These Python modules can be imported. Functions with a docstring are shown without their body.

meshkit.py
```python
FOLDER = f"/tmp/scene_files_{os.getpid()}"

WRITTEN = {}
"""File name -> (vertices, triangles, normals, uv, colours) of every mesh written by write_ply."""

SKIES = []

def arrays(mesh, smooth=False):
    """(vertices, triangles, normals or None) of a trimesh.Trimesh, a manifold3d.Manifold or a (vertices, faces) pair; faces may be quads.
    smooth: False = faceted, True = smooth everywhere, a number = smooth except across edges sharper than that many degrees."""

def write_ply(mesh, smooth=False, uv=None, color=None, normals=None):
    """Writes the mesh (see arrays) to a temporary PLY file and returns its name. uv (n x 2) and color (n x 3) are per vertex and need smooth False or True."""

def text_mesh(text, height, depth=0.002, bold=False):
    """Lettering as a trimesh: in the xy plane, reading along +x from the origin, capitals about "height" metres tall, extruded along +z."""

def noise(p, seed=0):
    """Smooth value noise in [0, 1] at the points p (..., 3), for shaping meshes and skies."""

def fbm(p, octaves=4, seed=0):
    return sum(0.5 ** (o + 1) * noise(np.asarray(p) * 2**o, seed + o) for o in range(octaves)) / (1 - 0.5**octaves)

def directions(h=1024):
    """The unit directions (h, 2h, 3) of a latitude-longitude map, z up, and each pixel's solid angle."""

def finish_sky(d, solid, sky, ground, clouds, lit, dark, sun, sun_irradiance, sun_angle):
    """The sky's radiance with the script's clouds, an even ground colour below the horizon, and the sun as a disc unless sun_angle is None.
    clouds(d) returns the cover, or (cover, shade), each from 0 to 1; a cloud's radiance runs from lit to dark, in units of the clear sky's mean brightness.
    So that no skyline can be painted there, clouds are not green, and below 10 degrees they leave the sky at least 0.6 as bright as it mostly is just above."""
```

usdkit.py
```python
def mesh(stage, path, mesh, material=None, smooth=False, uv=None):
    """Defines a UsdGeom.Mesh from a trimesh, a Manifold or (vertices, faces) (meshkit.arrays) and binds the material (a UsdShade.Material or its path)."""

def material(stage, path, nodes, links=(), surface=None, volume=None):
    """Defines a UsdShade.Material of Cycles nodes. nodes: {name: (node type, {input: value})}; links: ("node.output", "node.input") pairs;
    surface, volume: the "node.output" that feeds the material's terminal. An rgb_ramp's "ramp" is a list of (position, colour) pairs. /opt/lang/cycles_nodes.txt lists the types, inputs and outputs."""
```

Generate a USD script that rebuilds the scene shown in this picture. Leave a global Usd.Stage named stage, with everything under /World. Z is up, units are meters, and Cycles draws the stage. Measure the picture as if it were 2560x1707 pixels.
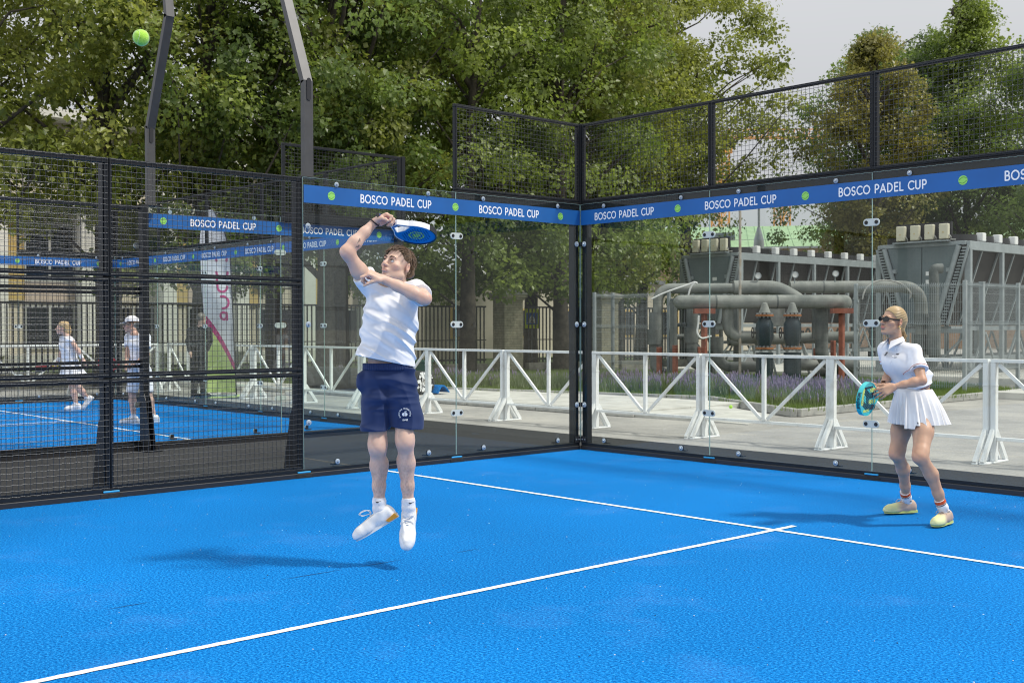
import math, random
import numpy as np
import trimesh
import shapely.geometry as sg
import usdkit, meshkit
from pxr import Usd, UsdGeom, UsdLux, UsdShade, Sdf, Gf, Vt

stage = Usd.Stage.CreateInMemory()
UsdGeom.SetStageUpAxis(stage, UsdGeom.Tokens.z)
UsdGeom.SetStageMetersPerUnit(stage, 1.0)
stage.DefinePrim('/World', 'Xform')
stage.DefinePrim('/World/Looks', 'Scope')

# ------------------------------------------------------------------ camera
CAM = np.array([9.999, -10.285, 1.516])
YAW, PITCH, ROLL = -0.8306, -0.0124, -0.002
FWD = np.array([math.sin(YAW) * math.cos(PITCH), math.cos(YAW) * math.cos(PITCH), math.sin(PITCH)])
_r0 = np.array([math.cos(YAW), -math.sin(YAW), 0.0])
_u0 = np.cross(_r0, FWD)
RIGHT = math.cos(ROLL) * _r0 + math.sin(ROLL) * _u0
UP = -math.sin(ROLL) * _r0 + math.cos(ROLL) * _u0
cam = UsdGeom.Camera.Define(stage, '/World/camera')
cam.CreateHorizontalApertureAttr(36.0)
cam.CreateVerticalApertureAttr(24.0)
cam.CreateFocalLengthAttr(2881.87 / 2560 * 36.0)
cam.CreateFStopAttr(5.6)
cam.CreateFocusDistanceAttr(8.0)
cam.CreateClippingRangeAttr(Gf.Vec2f(0.05, 2000.0))
EXPOSURE = 0.25
cam.CreateExposureAttr(EXPOSURE)
M4 = np.eye(4)
M4[0, :3], M4[1, :3], M4[2, :3], M4[3, :3] = RIGHT, UP, -FWD, CAM
UsdGeom.Xformable(cam).AddTransformOp().Set(Gf.Matrix4d(*M4.ravel().tolist()))

# ------------------------------------------------------------------ sun and sky
SUN_AZ = np.array([0.85, 0.52]); SUN_AZ = SUN_AZ / np.linalg.norm(SUN_AZ)
SUN_EL = math.radians(54)
SUN = np.array([SUN_AZ[0] * math.cos(SUN_EL), SUN_AZ[1] * math.cos(SUN_EL), math.sin(SUN_EL)])
SUN_INTENSITY, SUN_ANGLE = 0.74, 5.5
SKY_STRENGTH, CLOUD, ZENITH = 0.10, (4.05, 4.12, 4.24), 1.7
sun = UsdLux.DistantLight.Define(stage, '/World/sun')
sun.CreateIntensityAttr(SUN_INTENSITY)
sun.CreateAngleAttr(SUN_ANGLE)
sun.CreateNormalizeAttr(True)
sun.CreateColorAttr(Gf.Vec3f(1.0, 0.95, 0.86))
_z = SUN; _x = np.cross([0, 0, 1.0], _z); _x /= np.linalg.norm(_x); _y = np.cross(_z, _x)
_m = np.eye(4); _m[0, :3], _m[1, :3], _m[2, :3] = _x, _y, _z
UsdGeom.Xformable(sun).AddTransformOp().Set(Gf.Matrix4d(*_m.ravel().tolist()))
dome = UsdLux.DomeLight.Define(stage, '/World/sky')
dome.GetPrim().SetCustomDataByKey('kind', 'structure')
skymat = usdkit.material(stage, '/World/Looks/sky_look', {
    'sky': ('sky_texture', {'sky_type': 'single_scattering', 'sun_disc': False, 'sun_elevation': SUN_EL,
                            'sun_rotation': math.atan2(SUN[0], SUN[1]), 'aerosol_density': 3.0}),
    'tc': ('texture_coordinate', {}),
    'n': ('noise_texture', {'scale': 2.2, 'detail': 5.0, 'roughness': 0.55}),
    'r': ('map_range', {'from_min': 0.25, 'from_max': 0.75, 'to_min': 0.90, 'to_max': 1.0, 'clamp': True}),
    'xyz': ('separate_xyz', {}), 'up': ('math', {'math_type': 'maximum', 'value2': 0.0}),
    'grad': ('math', {'math_type': 'multiply_add', 'value2': ZENITH, 'value3': 1.0}),        # hazy sky: brighter overhead than at the horizon
    'cl': ('mix_color', {'blend_type': 'multiply', 'fac': 1.0, 'a': CLOUD, 'use_clamp_result': False, 'use_clamp': False}),
    'mix': ('mix_color', {'use_clamp_result': False}),
    'bg': ('background_shader', {'strength': SKY_STRENGTH})},
    [('tc.generated', 'n.vector'), ('n.fac', 'r.value'), ('r.result', 'mix.fac'), ('sky.color', 'mix.a'),
     ('tc.generated', 'xyz.vector'), ('xyz.z', 'up.value1'), ('up.value', 'grad.value1'), ('grad.value', 'cl.b'), ('cl.result', 'mix.b'),
     ('mix.result', 'bg.color')], surface='bg.background')
UsdShade.MaterialBindingAPI.Apply(dome.GetPrim()).Bind(skymat)

# ------------------------------------------------------------------ naming and scene-tree helpers
USED = {}


def unique(parent, name):
    k = (parent, name)
    n = USED.get(k, 0)
    USED[k] = n + 1
    return f'{parent}/{name}' if n == 0 else f'{parent}/{name}_{n:03d}'


def mark(prim, label=None, cat=None, group=None, kind=None):
    for k, v in (('label', label), ('category', cat), ('group', group), ('kind', kind)):
        if v:
            prim.SetCustomDataByKey(k, v)


def place(x, loc, rotz=0.0):
    x.AddTranslateOp().Set(Gf.Vec3d(*map(float, loc)))
    if rotz:
        x.AddRotateZOp().Set(math.degrees(rotz))


def thing(name, label, cat, loc=(0, 0, 0), rotz=0.0, group=None, kind=None):
    p = unique('/World', name)
    x = UsdGeom.Xform.Define(stage, p)
    place(x, loc, rotz)
    mark(x.GetPrim(), label, cat, group, kind)
    return p


def put(name, mb, m, parent='/World', smooth=False, label=None, cat=None, group=None, kind=None):
    """defines one Mesh prim from a builder, a trimesh or (v, f)"""
    p = unique(parent, name)
    geo = mb.arrays() if isinstance(mb, MB) else mb
    pr = usdkit.mesh(stage, p, geo, m, smooth=smooth)
    mark(pr.GetPrim(), label, cat, group, kind)
    return p


def dup(src, label, loc, rotz=0.0, group=None):
    name = src.split('/')[-1]
    p = unique('/World', name)
    x = UsdGeom.Xform.Define(stage, p)
    x.GetPrim().GetReferences().AddInternalReference(src)
    x.ClearXformOpOrder()
    t = x.GetPrim().GetAttribute('xformOp:translate')
    x.SetXformOpOrder([])
    x = UsdGeom.Xform(x.GetPrim())
    op = x.AddTransformOp()
    c, s = math.cos(rotz), math.sin(rotz)
    op.Set(Gf.Matrix4d(c, s, 0, 0, -s, c, 0, 0, 0, 0, 1, 0, *map(float, loc), 1))
    x.SetXformOpOrder([op])
    x.GetPrim().SetInstanceable(True)
    mark(x.GetPrim(), label, None, group)
    return p


class MB:
    """collects simple solids into one mesh"""

    def __init__(self):
        self.v, self.f, self.n = [], [], 0

    def add(self, v, f):
        v = np.asarray(v, float); f = np.asarray(f, int)
        if f.shape[1] == 4:
            f = np.vstack([f[:, [0, 1, 2]], f[:, [0, 2, 3]]])
        self.v.append(v); self.f.append(f + self.n); self.n += len(v)
        return self

    def tm(self, t):
        return self.add(t.vertices, t.faces)

    def box(self, a, b):
        a, b = np.minimum(a, b), np.maximum(a, b)
        v = [[(a, b)[i >> k & 1][k] for k in range(3)] for i in range(8)]
        return self.add(v, [[0, 2, 3, 1], [4, 5, 7, 6], [0, 1, 5, 4], [2, 6, 7, 3], [0, 4, 6, 2], [1, 3, 7, 5]])

    def cbox(self, c, s):
        c, s = np.array(c, float), np.array(s, float) / 2
        return self.box(c - s, c + s)

    def bev(self, a, b, r=0.006):
        """box with chamfered edges"""
        a, b = np.minimum(a, b).astype(float), np.maximum(a, b).astype(float)
        c, h = (a + b) / 2, (b - a) / 2
        r = min(r, h.min() * 0.49)
        pts = []
        for s in np.ndindex(2, 2, 2):
            s = np.array(s) * 2 - 1
            for k in range(3):
                q = h - r; q[k] = h[k]
                pts.append(c + s * q)
        return self.tm(trimesh.convex.convex_hull(np.array(pts)))

    def beam(self, p, q, w, h=None, up=(0, 0, 1)):
        """rectangular bar from p to q; w across, h along 'up'"""
        h = w if h is None else h
        p, q = np.array(p, float), np.array(q, float)
        d = q - p; d /= np.linalg.norm(d)
        u = np.array(up, float)
        if abs(u @ d) > 0.98:
            u = np.array([0, 1.0, 0]) if abs(d[1]) < .9 else np.array([1.0, 0, 0])
        s = np.cross(d, u); s /= np.linalg.norm(s); u = np.cross(s, d)
        v = [e + s * w / 2 * a + u * h / 2 * b for e in (p, q) for a, b in ((-1, -1), (1, -1), (1, 1), (-1, 1))]
        return self.add(v, [[0, 1, 2, 3], [7, 6, 5, 4], [0, 4, 5, 1], [1, 5, 6, 2], [2, 6, 7, 3], [3, 7, 4, 0]])

    def tube(self, pts, r, n=8, cap=True):
        """tube through points; r number or list"""
        pts = np.asarray(pts, float)
        r = np.broadcast_to(np.asarray(r, float), (len(pts),))
        d = np.gradient(pts, axis=0) if len(pts) > 2 else np.repeat([pts[1] - pts[0]], 2, 0)
        d = d / np.maximum(np.linalg.norm(d, axis=1, keepdims=True), 1e-12)
        u = np.array([0, 0, 1.0]) if abs(d[0, 2]) < .9 else np.array([1.0, 0, 0])
        V = []
        a = np.linspace(0, 2 * np.pi, n, endpoint=False)
        for i in range(len(pts)):
            s = np.cross(d[i], u); s /= np.linalg.norm(s); u = np.cross(s, d[i])
            V.append(pts[i] + r[i] * (np.cos(a)[:, None] * s + np.sin(a)[:, None] * u))
        V = np.vstack(V)
        F = []
        for i in range(len(pts) - 1):
            for k in range(n):
                k2 = (k + 1) % n
                F.append([i * n + k, i * n + k2, (i + 1) * n + k2, (i + 1) * n + k])
        F = np.array(F); F = np.vstack([F[:, [0, 1, 2]], F[:, [0, 2, 3]]])
        if cap:
            c0, c1 = len(V), len(V) + 1
            V = np.vstack([V, pts[:1], pts[-1:]])
            e = (len(pts) - 1) * n
            F = np.vstack([F, [[c0, (k + 1) % n, k] for k in range(n)], [[c1, e + k, e + (k + 1) % n] for k in range(n)]])
        return self.add(V, F)

    def cyl(self, p, q, r, n=12, r2=None):
        return self.tube([p, q], [r, r if r2 is None else r2], n)

    def prism(self, poly, z0, z1, T=None):
        """polygon (list or shapely) extruded z0..z1, then 4x4 T"""
        poly = poly if hasattr(poly, 'area') else sg.Polygon(poly)
        t = trimesh.util.concatenate([trimesh.creation.extrude_polygon(g, z1 - z0, engine='earcut') for g in getattr(poly, 'geoms', [poly]) if g.area > 1e-9])
        t.apply_translation([0, 0, z0])
        if T is not None:
            t.apply_transform(T)
        return self.tm(t)

    def lathe(self, prof, n=20, T=None):
        t = trimesh.creation.revolve(np.array(prof, float), sections=n)
        if T is not None:
            t.apply_transform(T)
        return self.tm(t)

    def xf(self, T):
        self.v = [trimesh.transform_points(v, T) for v in self.v]
        return self

    def arrays(self):
        return np.vstack(self.v), np.vstack(self.f)


def frame(origin, x, y):
    """4x4 whose columns are x, y and x cross y"""
    x = np.array(x, float); x /= np.linalg.norm(x)
    z = np.cross(x, np.array(y, float)); z /= np.linalg.norm(z)
    T = np.eye(4)
    T[:3, 0], T[:3, 1], T[:3, 2], T[:3, 3] = x, np.cross(z, x), z, origin
    return T


def pix(px, py, depth):
    """the point that lies depth metres ahead of the photographer in the direction of display pixel (2352 wide)"""
    k = 2560 / 2352
    return CAM + depth * (FWD + RIGHT * (px * k - 1280) / 2881.87 - UP * (py * k - 853.5) / 2881.87)


def bend(pts, k=8, r=.45):
    """rounds the corners of a polyline"""
    pts = [np.array(p, float) for p in pts]
    out = [pts[0]]
    for a, b, c in zip(pts[:-2], pts[1:-1], pts[2:]):
        la, lc = np.linalg.norm(a - b), np.linalg.norm(c - b)
        d = min(r, la * .48, lc * .48)
        p, q = b + (a - b) / la * d, b + (c - b) / lc * d
        for i in range(k + 1):
            u = i / k
            out.append(p * (1 - u) ** 2 + 2 * b * u * (1 - u) + q * u ** 2)
    return out + [pts[-1]]


# ------------------------------------------------------------------ materials
def mat(name, color, rough=0.5, metal=0.0, var=0.0, scale=8.0, bump=0.0, bscale=60.0, color2=None, spec=0.5,
        lo=0.35, hi=0.65, extra=None, coat=0.0, detail=4.0):
    """principled material; var or color2 with noise in world position, bump from finer noise"""
    nodes = {'p': ('principled_bsdf', {'base_color': color, 'roughness': rough, 'metallic': metal, 'specular_ior_level': spec, 'coat_weight': coat}),
             'g': ('geometry', {})}
    links = []
    if var or color2 is not None:
        c = np.array(color)
        a, b = (c * (1 - var), np.minimum(c * (1 + var), 1)) if color2 is None else (c, np.array(color2))
        nodes['n'] = ('noise_texture', {'scale': scale, 'detail': detail, 'roughness': 0.6})
        nodes['r'] = ('rgb_ramp', {'ramp': [(lo, tuple(a)), (hi, tuple(b))]})
        links += [('g.position', 'n.vector'), ('n.fac', 'r.fac'), ('r.color', 'p.base_color')]
    if bump:
        nodes['bn'] = ('noise_texture', {'scale': bscale, 'detail': 3.0})
        nodes['b'] = ('bump', {'strength': bump, 'distance': 0.01})
        links += [('g.position', 'bn.vector'), ('bn.fac', 'b.height'), ('b.normal', 'p.normal')]
    return usdkit.material(stage, f'/World/Looks/{name}', nodes, links, surface='p.BSDF')


def layered(name, nodes, links):
    return usdkit.material(stage, f'/World/Looks/{name}', nodes, links, surface='p.BSDF')


M = {}
# blue artificial turf: fine fibre speckle, larger worn and sandy patches, tiny rubber specks
M['turf'] = layered('blue_turf', {
    'g': ('geometry', {}),
    'n1': ('noise_texture', {'scale': 72.0, 'detail': 3.0, 'roughness': 0.8}),
    'r1': ('rgb_ramp', {'ramp': [(0.36, (0.0005, 0.058, 0.235)), (0.50, (0.0014, 0.140, 0.44)), (0.60, (0.012, 0.24, 0.62)), (0.70, (0.05, 0.36, 0.76))]}),
    'n2': ('noise_texture', {'scale': 1.1, 'detail': 6.0, 'roughness': 0.65}),
    'r2': ('map_range', {'from_min': 0.55, 'from_max': 0.8, 'to_min': 0.0, 'to_max': 0.16, 'clamp': True}),
    'm2': ('mix_color', {'b': (0.16, 0.33, 0.72)}),
    'v': ('voronoi_texture', {'scale': 9.0, 'randomness': 1.0}),
    'r3': ('map_range', {'from_min': 0.035, 'from_max': 0.055, 'to_min': 1.0, 'to_max': 0.0, 'clamp': True}),
    'm3': ('mix_color', {'b': (0.004, 0.02, 0.06)}),
    'wn': ('noise_texture', {'scale': 0.35, 'detail': 2.0}),
    'mw': ('map_range', {'from_min': 0.3, 'from_max': 0.7, 'to_min': 0.88, 'to_max': 1.12}),
    'm4': ('mix_color', {'blend_type': 'multiply', 'fac': 1.0}),
    'b': ('bump', {'strength': 0.12, 'distance': 0.003}),
    'p': ('principled_bsdf', {'roughness': 0.8, 'specular_ior_level': 0.06})},
    [('g.position', 'n1.vector'), ('g.position', 'n2.vector'), ('g.position', 'v.vector'), ('g.position', 'wn.vector'),
     ('n1.fac', 'r1.fac'), ('n2.fac', 'r2.value'), ('r1.color', 'm2.a'), ('r2.result', 'm2.fac'),
     ('v.distance', 'r3.value'), ('r3.result', 'm3.fac'), ('m2.result', 'm3.a'),
     ('wn.fac', 'mw.value'), ('m3.result', 'm4.a'), ('mw.result', 'm4.b'), ('m4.result', 'p.base_color'),
     ('n1.fac', 'b.height'), ('b.normal', 'p.normal')])
M['line'] = mat('line_white', (0.74, 0.75, 0.76), 0.8, var=0.10, scale=90.0, bump=0.3, bscale=150)
M['rubber'] = mat('black_rubber', (0.012, 0.013, 0.014), 0.85, color2=(0.028, 0.029, 0.030), scale=28.0, bump=0.5, bscale=140, lo=.4, hi=.72)
M['asphalt'] = layered('worn_asphalt', {
    'g': ('geometry', {}),
    'n1': ('noise_texture', {'scale': 0.6, 'detail': 7.0, 'roughness': 0.65}),
    'r1': ('rgb_ramp', {'ramp': [(0.33, (0.235, 0.228, 0.215)), (0.5, (0.32, 0.308, 0.288)), (0.68, (0.41, 0.39, 0.355))]}),
    'n2': ('noise_texture', {'scale': 45.0, 'detail': 3.0}),
    'r2': ('map_range', {'from_min': 0.3, 'from_max': 0.7, 'to_min': 0.86, 'to_max': 1.1}),
    'm': ('mix_color', {'blend_type': 'multiply', 'fac': 1.0}),
    'b': ('bump', {'strength': 0.3, 'distance': 0.01}),
    'p': ('principled_bsdf', {'roughness': 0.9, 'specular_ior_level': 0.25})},
    [('g.position', 'n1.vector'), ('n1.fac', 'r1.fac'), ('g.position', 'n2.vector'), ('n2.fac', 'r2.value'),
     ('r1.color', 'm.a'), ('r2.result', 'm.b'), ('m.result', 'p.base_color'), ('n2.fac', 'b.height'), ('b.normal', 'p.normal')])
M['slab'] = mat('pale_concrete', (0.40, 0.39, 0.36), 0.85, color2=(0.54, 0.53, 0.49), scale=2.0, bump=0.2, bscale=60)
M['kerb'] = mat('kerb_concrete', (0.27, 0.27, 0.26), 0.85, color2=(0.40, 0.39, 0.36), scale=5.0, bump=0.2, bscale=50)
M['lawn'] = mat('lawn_soil', (0.05, 0.09, 0.022), 0.9, color2=(0.13, 0.16, 0.045), scale=3.0, bump=0.5, bscale=60)
M['frame'] = mat('black_powder_coat', (0.009, 0.011, 0.014), 0.42, var=0.12, scale=6, spec=.32)
M['pole'] = mat('dark_grey_pole', (0.085, 0.085, 0.087), 0.45, metal=.55, var=0.08, scale=6)
M['wire'] = mat('galvanised_black_wire', (0.075, 0.078, 0.082), 0.30, 0.75)
M['steel'] = mat('bolt_steel', (0.55, 0.60, 0.66), 0.28, 0.9)
M['bolt_dark'] = mat('bolt_black', (0.02, 0.02, 0.022), 0.35)
M['washer'] = mat('grey_washer', (0.34, 0.40, 0.46), 0.4)
M['clamp'] = mat('clear_clamp', (0.52, 0.56, 0.53), 0.3)
M['tab'] = mat('blue_spacer', (0.02, 0.30, 0.60), 0.45)
M['banner'] = mat('banner_blue', (0.009, 0.105, 0.34), 0.42, var=0.06, scale=3, coat=0.0)
M['letter'] = mat('print_white', (0.80, 0.81, 0.83), 0.5)
M['ballprint'] = mat('print_lime', (0.27, 0.62, 0.12), 0.5)
M['ballline'] = mat('print_dark_green', (0.05, 0.20, 0.05), 0.5)
M['glassedge'] = mat('glass_edge', (0.30, 0.41, 0.37), 0.25)
M['glass'] = usdkit.material(stage, '/World/Looks/clear_glass', {
    't': ('transparent_bsdf', {'color': (0.955, 0.982, 0.974)}), 'gl': ('glossy_bsdf', {'color': (1, 1, 1), 'roughness': 0.0}),
    'f': ('fresnel', {'IOR': 1.5}), 'g': ('geometry', {}),
    'inv': ('math', {'math_type': 'subtract', 'value1': 1.0}), 'mul': ('math', {'math_type': 'multiply'}), 'mx': ('mix_closure', {})},
    [('g.backfacing', 'inv.value2'), ('inv.value', 'mul.value1'), ('f.fac', 'mul.value2'), ('mul.value', 'mx.fac'), ('t.BSDF', 'mx.closure1'), ('gl.BSDF', 'mx.closure2')], surface='mx.closure')
M['white'] = mat('white_paint', (0.58, 0.58, 0.56), 0.5, color2=(0.79, 0.80, 0.80), scale=5, lo=.24, hi=.48, detail=8.0)
M['tie'] = mat('cable_tie', (0.75, 0.76, 0.76), 0.5)
M['grey'] = mat('painted_grey', (0.25, 0.27, 0.28), 0.5, var=.12, scale=3)
# ================================================================== the setting: ground, turf, paths
def sheet(name, poly, z, m, kind='structure', label=None, cat=None, sub=0):
    t = trimesh.creation.triangulate_polygon(sg.Polygon(poly), engine='earcut')
    v = np.c_[t[0], np.full(len(t[0]), z)]
    f = np.array(t[1])
    nz = np.cross(v[f[:, 1]] - v[f[:, 0]], v[f[:, 2]] - v[f[:, 0]])[:, 2]
    f[nz < 0] = f[nz < 0][:, ::-1]
    return put(name, (v, f), m, kind=kind, label=label, cat=cat)


def rect(x0, y0, x1, y1):
    return [(x0, y0), (x1, y0), (x1, y1), (x0, y1)]


sheet('ground', rect(-500, -500, 500, 500), -0.012, M['asphalt'])
sheet('rubber_apron', [(-16.2, -22), (12.5, -22), (12.5, 1.05), (6.0, 1.34), (2.0, 1.42), (-1.3, 1.38), (-16.2, 1.5)], -0.004, M['rubber'])
sheet('court_turf', rect(0.004, -20, 9.996, -0.004), 0.0, M['turf'])
sheet('neighbour_court_turf', rect(-13.746, -20, -3.754, -0.004), 0.0, M['turf'])


def seam_line(x0, y0, x1, y1):
    """court marking with slightly fuzzy turf edges"""
    p, q = np.array([x0, y0]), np.array([x1, y1])
    d = (q - p); L = np.linalg.norm(d); d /= L
    s = np.array([-d[1], d[0]])
    n = int(L / 0.03)
    rs = np.random.RandomState(int(abs(x0 * 7 + y0 * 3) * 10) % 1000)
    t = np.linspace(0, L, n)
    a = p + t[:, None] * d + s * (0.025 + rs.uniform(-.0025, .0025, n))[:, None]
    b = p + t[:, None] * d - s * (0.025 + rs.uniform(-.0025, .0025, n))[:, None]
    v = np.vstack([np.c_[a, np.full(n, .004)], np.c_[b, np.full(n, .004)]])
    f = np.vstack([np.c_[np.arange(n - 1) + n, np.arange(1, n) + n, np.arange(1, n)], np.c_[np.arange(n - 1) + n, np.arange(1, n), np.arange(n - 1)]])
    return put('court_line', (v, f), M['line'], kind='structure')


seam_line(0.02, -3.058, 9.98, -3.058)
seam_line(4.985, -10, 4.985, -3.09); seam_line(4.985, -3.03, 4.985, -2.80)
seam_line(-13.73, -2.97, -3.77, -2.97)
seam_line(-8.75, -10, -8.75, -3.0)


M['seam'] = mat('turf_seam', (0.002, 0.018, 0.06), 0.9)
for x0, ya, yb in ((3.955, -6.65, -6.22), (3.965, -6.1, -5.75), (3.95, -7.72, -7.48), (4.03, -5.35, -5.15)):
    rs = np.random.RandomState(int(-ya * 10))
    yy = np.linspace(ya, yb, 16)
    xx = x0 + .02 * (yy - ya) + rs.uniform(-.002, .002, 16)
    w_ = .0035 * np.sin(np.linspace(.2, 2.9, 16))
    v = np.vstack([np.c_[xx - w_, yy, np.full(16, .003)], np.c_[xx + w_, yy, np.full(16, .003)]])
    k_ = np.arange(15)
    put('turf_seam', (v, np.vstack([np.c_[k_, k_ + 16, k_ + 17], np.c_[k_, k_ + 17, k_ + 1]])), M['seam'], kind='structure')


def strewn(name, n, m, x0, y0, x1, y1, seed, size, label=None):
    """tiny crumbs lying on the turf"""
    rs = np.random.RandomState(seed)
    mb = MB()
    for i in range(n):
        r = size * rs.uniform(.5, 1.4)
        t = trimesh.creation.icosphere(0, r)
        t.apply_scale([1, rs.uniform(.5, 1), .5]); t.apply_translation([rs.uniform(x0, x1), rs.uniform(y0, y1), r * .3])
        mb.tm(t)
    put(name, mb, m, kind='stuff', label=label, cat='crumbs')


strewn('rubber_crumbs', 300, M['rubber'], 0.3, -8.5, 9.5, -0.2, 5, 0.0038, 'tiny black rubber crumbs scattered over the blue court')
strewn('sand_grains', 380, M['line'], 0.3, -8.5, 9.5, -0.2, 6, 0.0036, 'tiny pale sand grains scattered over the blue court')

# pale raised walk beyond the white barrier: slabs laid side by side, each its own piece
walk = UsdGeom.Xform.Define(stage, '/World/footpath'); mark(walk.GetPrim(), kind='structure')
rs = np.random.RandomState(3)
WALK_Z = 0.10
grass_front = [(-34, 2.6), (-18, 4.9), (-11.5, 6.35), (-7.1, 7.5), (-4.3, 8.15), (-1.15, 6.35)]


def front_y(x):
    return np.interp(x, [p[0] for p in grass_front], [p[1] for p in grass_front])


x = -30.0
while x < -4.35:
    w = 1.5
    y0 = 4.35 if x > -13 else np.interp(x, [-30, -13], [1.2, 4.35])
    y1 = min(front_y(x + w / 2), 7.6) - 0.14
    nrow = 2
    ys = np.linspace(y0, y1, nrow + 1)
    for k in range(nrow):
        dz = rs.uniform(-.004, .004)
        put('slab', MB().bev((x + .006, ys[k] + .006, -.01), (x + w - .006, ys[k + 1] - .006, WALK_Z + dz), .008), M['slab'], '/World/footpath')
    x += w
# the end of the walk slopes down to the asphalt
ramp = MB()
ramp.add([(-4.35, 4.35, WALK_Z), (-4.35, 7.4, WALK_Z), (-0.75, 4.5, 0.0), (-1.4, 6.1, 0.03), (-4.35, 4.35, -.011), (-4.35, 7.4, -.011), (-0.75, 4.5, -.011), (-1.4, 6.1, -.011)],
         [[0, 2, 3, 1], [4, 6, 2, 0], [6, 7, 3, 2], [5, 1, 3, 7], [4, 0, 1, 5]])
put('ramp', ramp, M['slab'], '/World/footpath')

# bed: raised lawn with kerb stones along its edge
bed = grass_front + [(-1.3, 15.4), (-2.6, 15.4), (-6.4, 17.6), (-20, 30), (-60, 30), (-60, 0)]
sheet('lawn', bed, 0.085, M['lawn'])
kerb = UsdGeom.Xform.Define(stage, '/World/kerb'); mark(kerb.GetPrim(), kind='structure')


def kerb_run(p, q, h=0.135, w=0.12, step=1.0):
    p, q = np.array(p, float), np.array(q, float)
    d = q - p; L = np.linalg.norm(d); d /= L
    n = max(1, round(L / step))
    for i in range(n):
        a, b = p + d * (i * L / n + .004), p + d * ((i + 1) * L / n - .004)
        T = frame([*((a + b) / 2), h / 2 - .01], [d[0], d[1], 0], [-d[1], d[0], 0])
        l = np.linalg.norm(b - a)
        put('kerb_stone', MB().bev((-l / 2, -w / 2, -h / 2), (l / 2, w / 2, h / 2), .012).xf(T), M['kerb'], '/World/kerb')


for i in range(2, 5):
    kerb_run(grass_front[i], grass_front[i + 1], h=0.145)
kerb_run((-1.12, 6.42), (-1.28, 15.4))
kerb_run((-20, 4.52), (-13, 4.30), h=0.09); kerb_run((-13, 4.29), (-4.3, 4.29), h=0.09)
# concrete plinth that carries the machinery
pl = MB().box((-14, 17.9, -.01), (1.5, 40, 0.22)).box((-1.25, 13.6, -.01), (6.5, 17.8, .13))
put('plinth', pl, M['slab'], kind='structure')

# ================================================================== court enclosures
D_POST = 0.05


def wall_thing(name, label, cat, wall, s, group=None):
    (ox, oy), rz = wall
    c, sn = math.cos(rz), math.sin(rz)
    return thing(name, label, cat, (ox + c * s, oy + sn * s, 0), rz, group)


def bolt(parent, x, z, y=-0.004, r=0.028, kind='washer'):
    T = frame([x, y, z], [1, 0, 0], [0, 0, 1])          # local z looks to the inside (-y)
    b = put('bolt', MB().lathe([(0, 0), (r, 0), (r, .006), (r * .8, .012), (0, .012)], 14, T), M[kind], parent, smooth=40)
    put('bolt_head', MB().lathe([(0, .012), (r * .42, .012), (r * .42, .02), (r * .3, .025), (0, .025)], 10, T), M['steel'], b, smooth=40)


def clamp(parent, x, z):
    """clear oblong plate with two black bolts across a joint between two panes"""
    T = frame([x, -.003, z], [1, 0, 0], [0, 0, 1])
    sh = sg.LineString([(-.052, 0), (.052, 0)]).buffer(.036, 8)
    c = put('clamp', MB().prism(sh, 0, .012, T), M['clamp'], parent)
    for dx in (-.055, .055):
        T2 = frame([x + dx, -.0152, z], [1, 0, 0], [0, 0, 1])
        put('bolt', MB().lathe([(0, 0), (.020, 0), (.018, .006), (0, .006)], 10, T2).lathe([(0, .006), (.008, .006), (.008, .009), (0, .009)], 8, T2), M['bolt_dark'], c, smooth=40)


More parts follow.
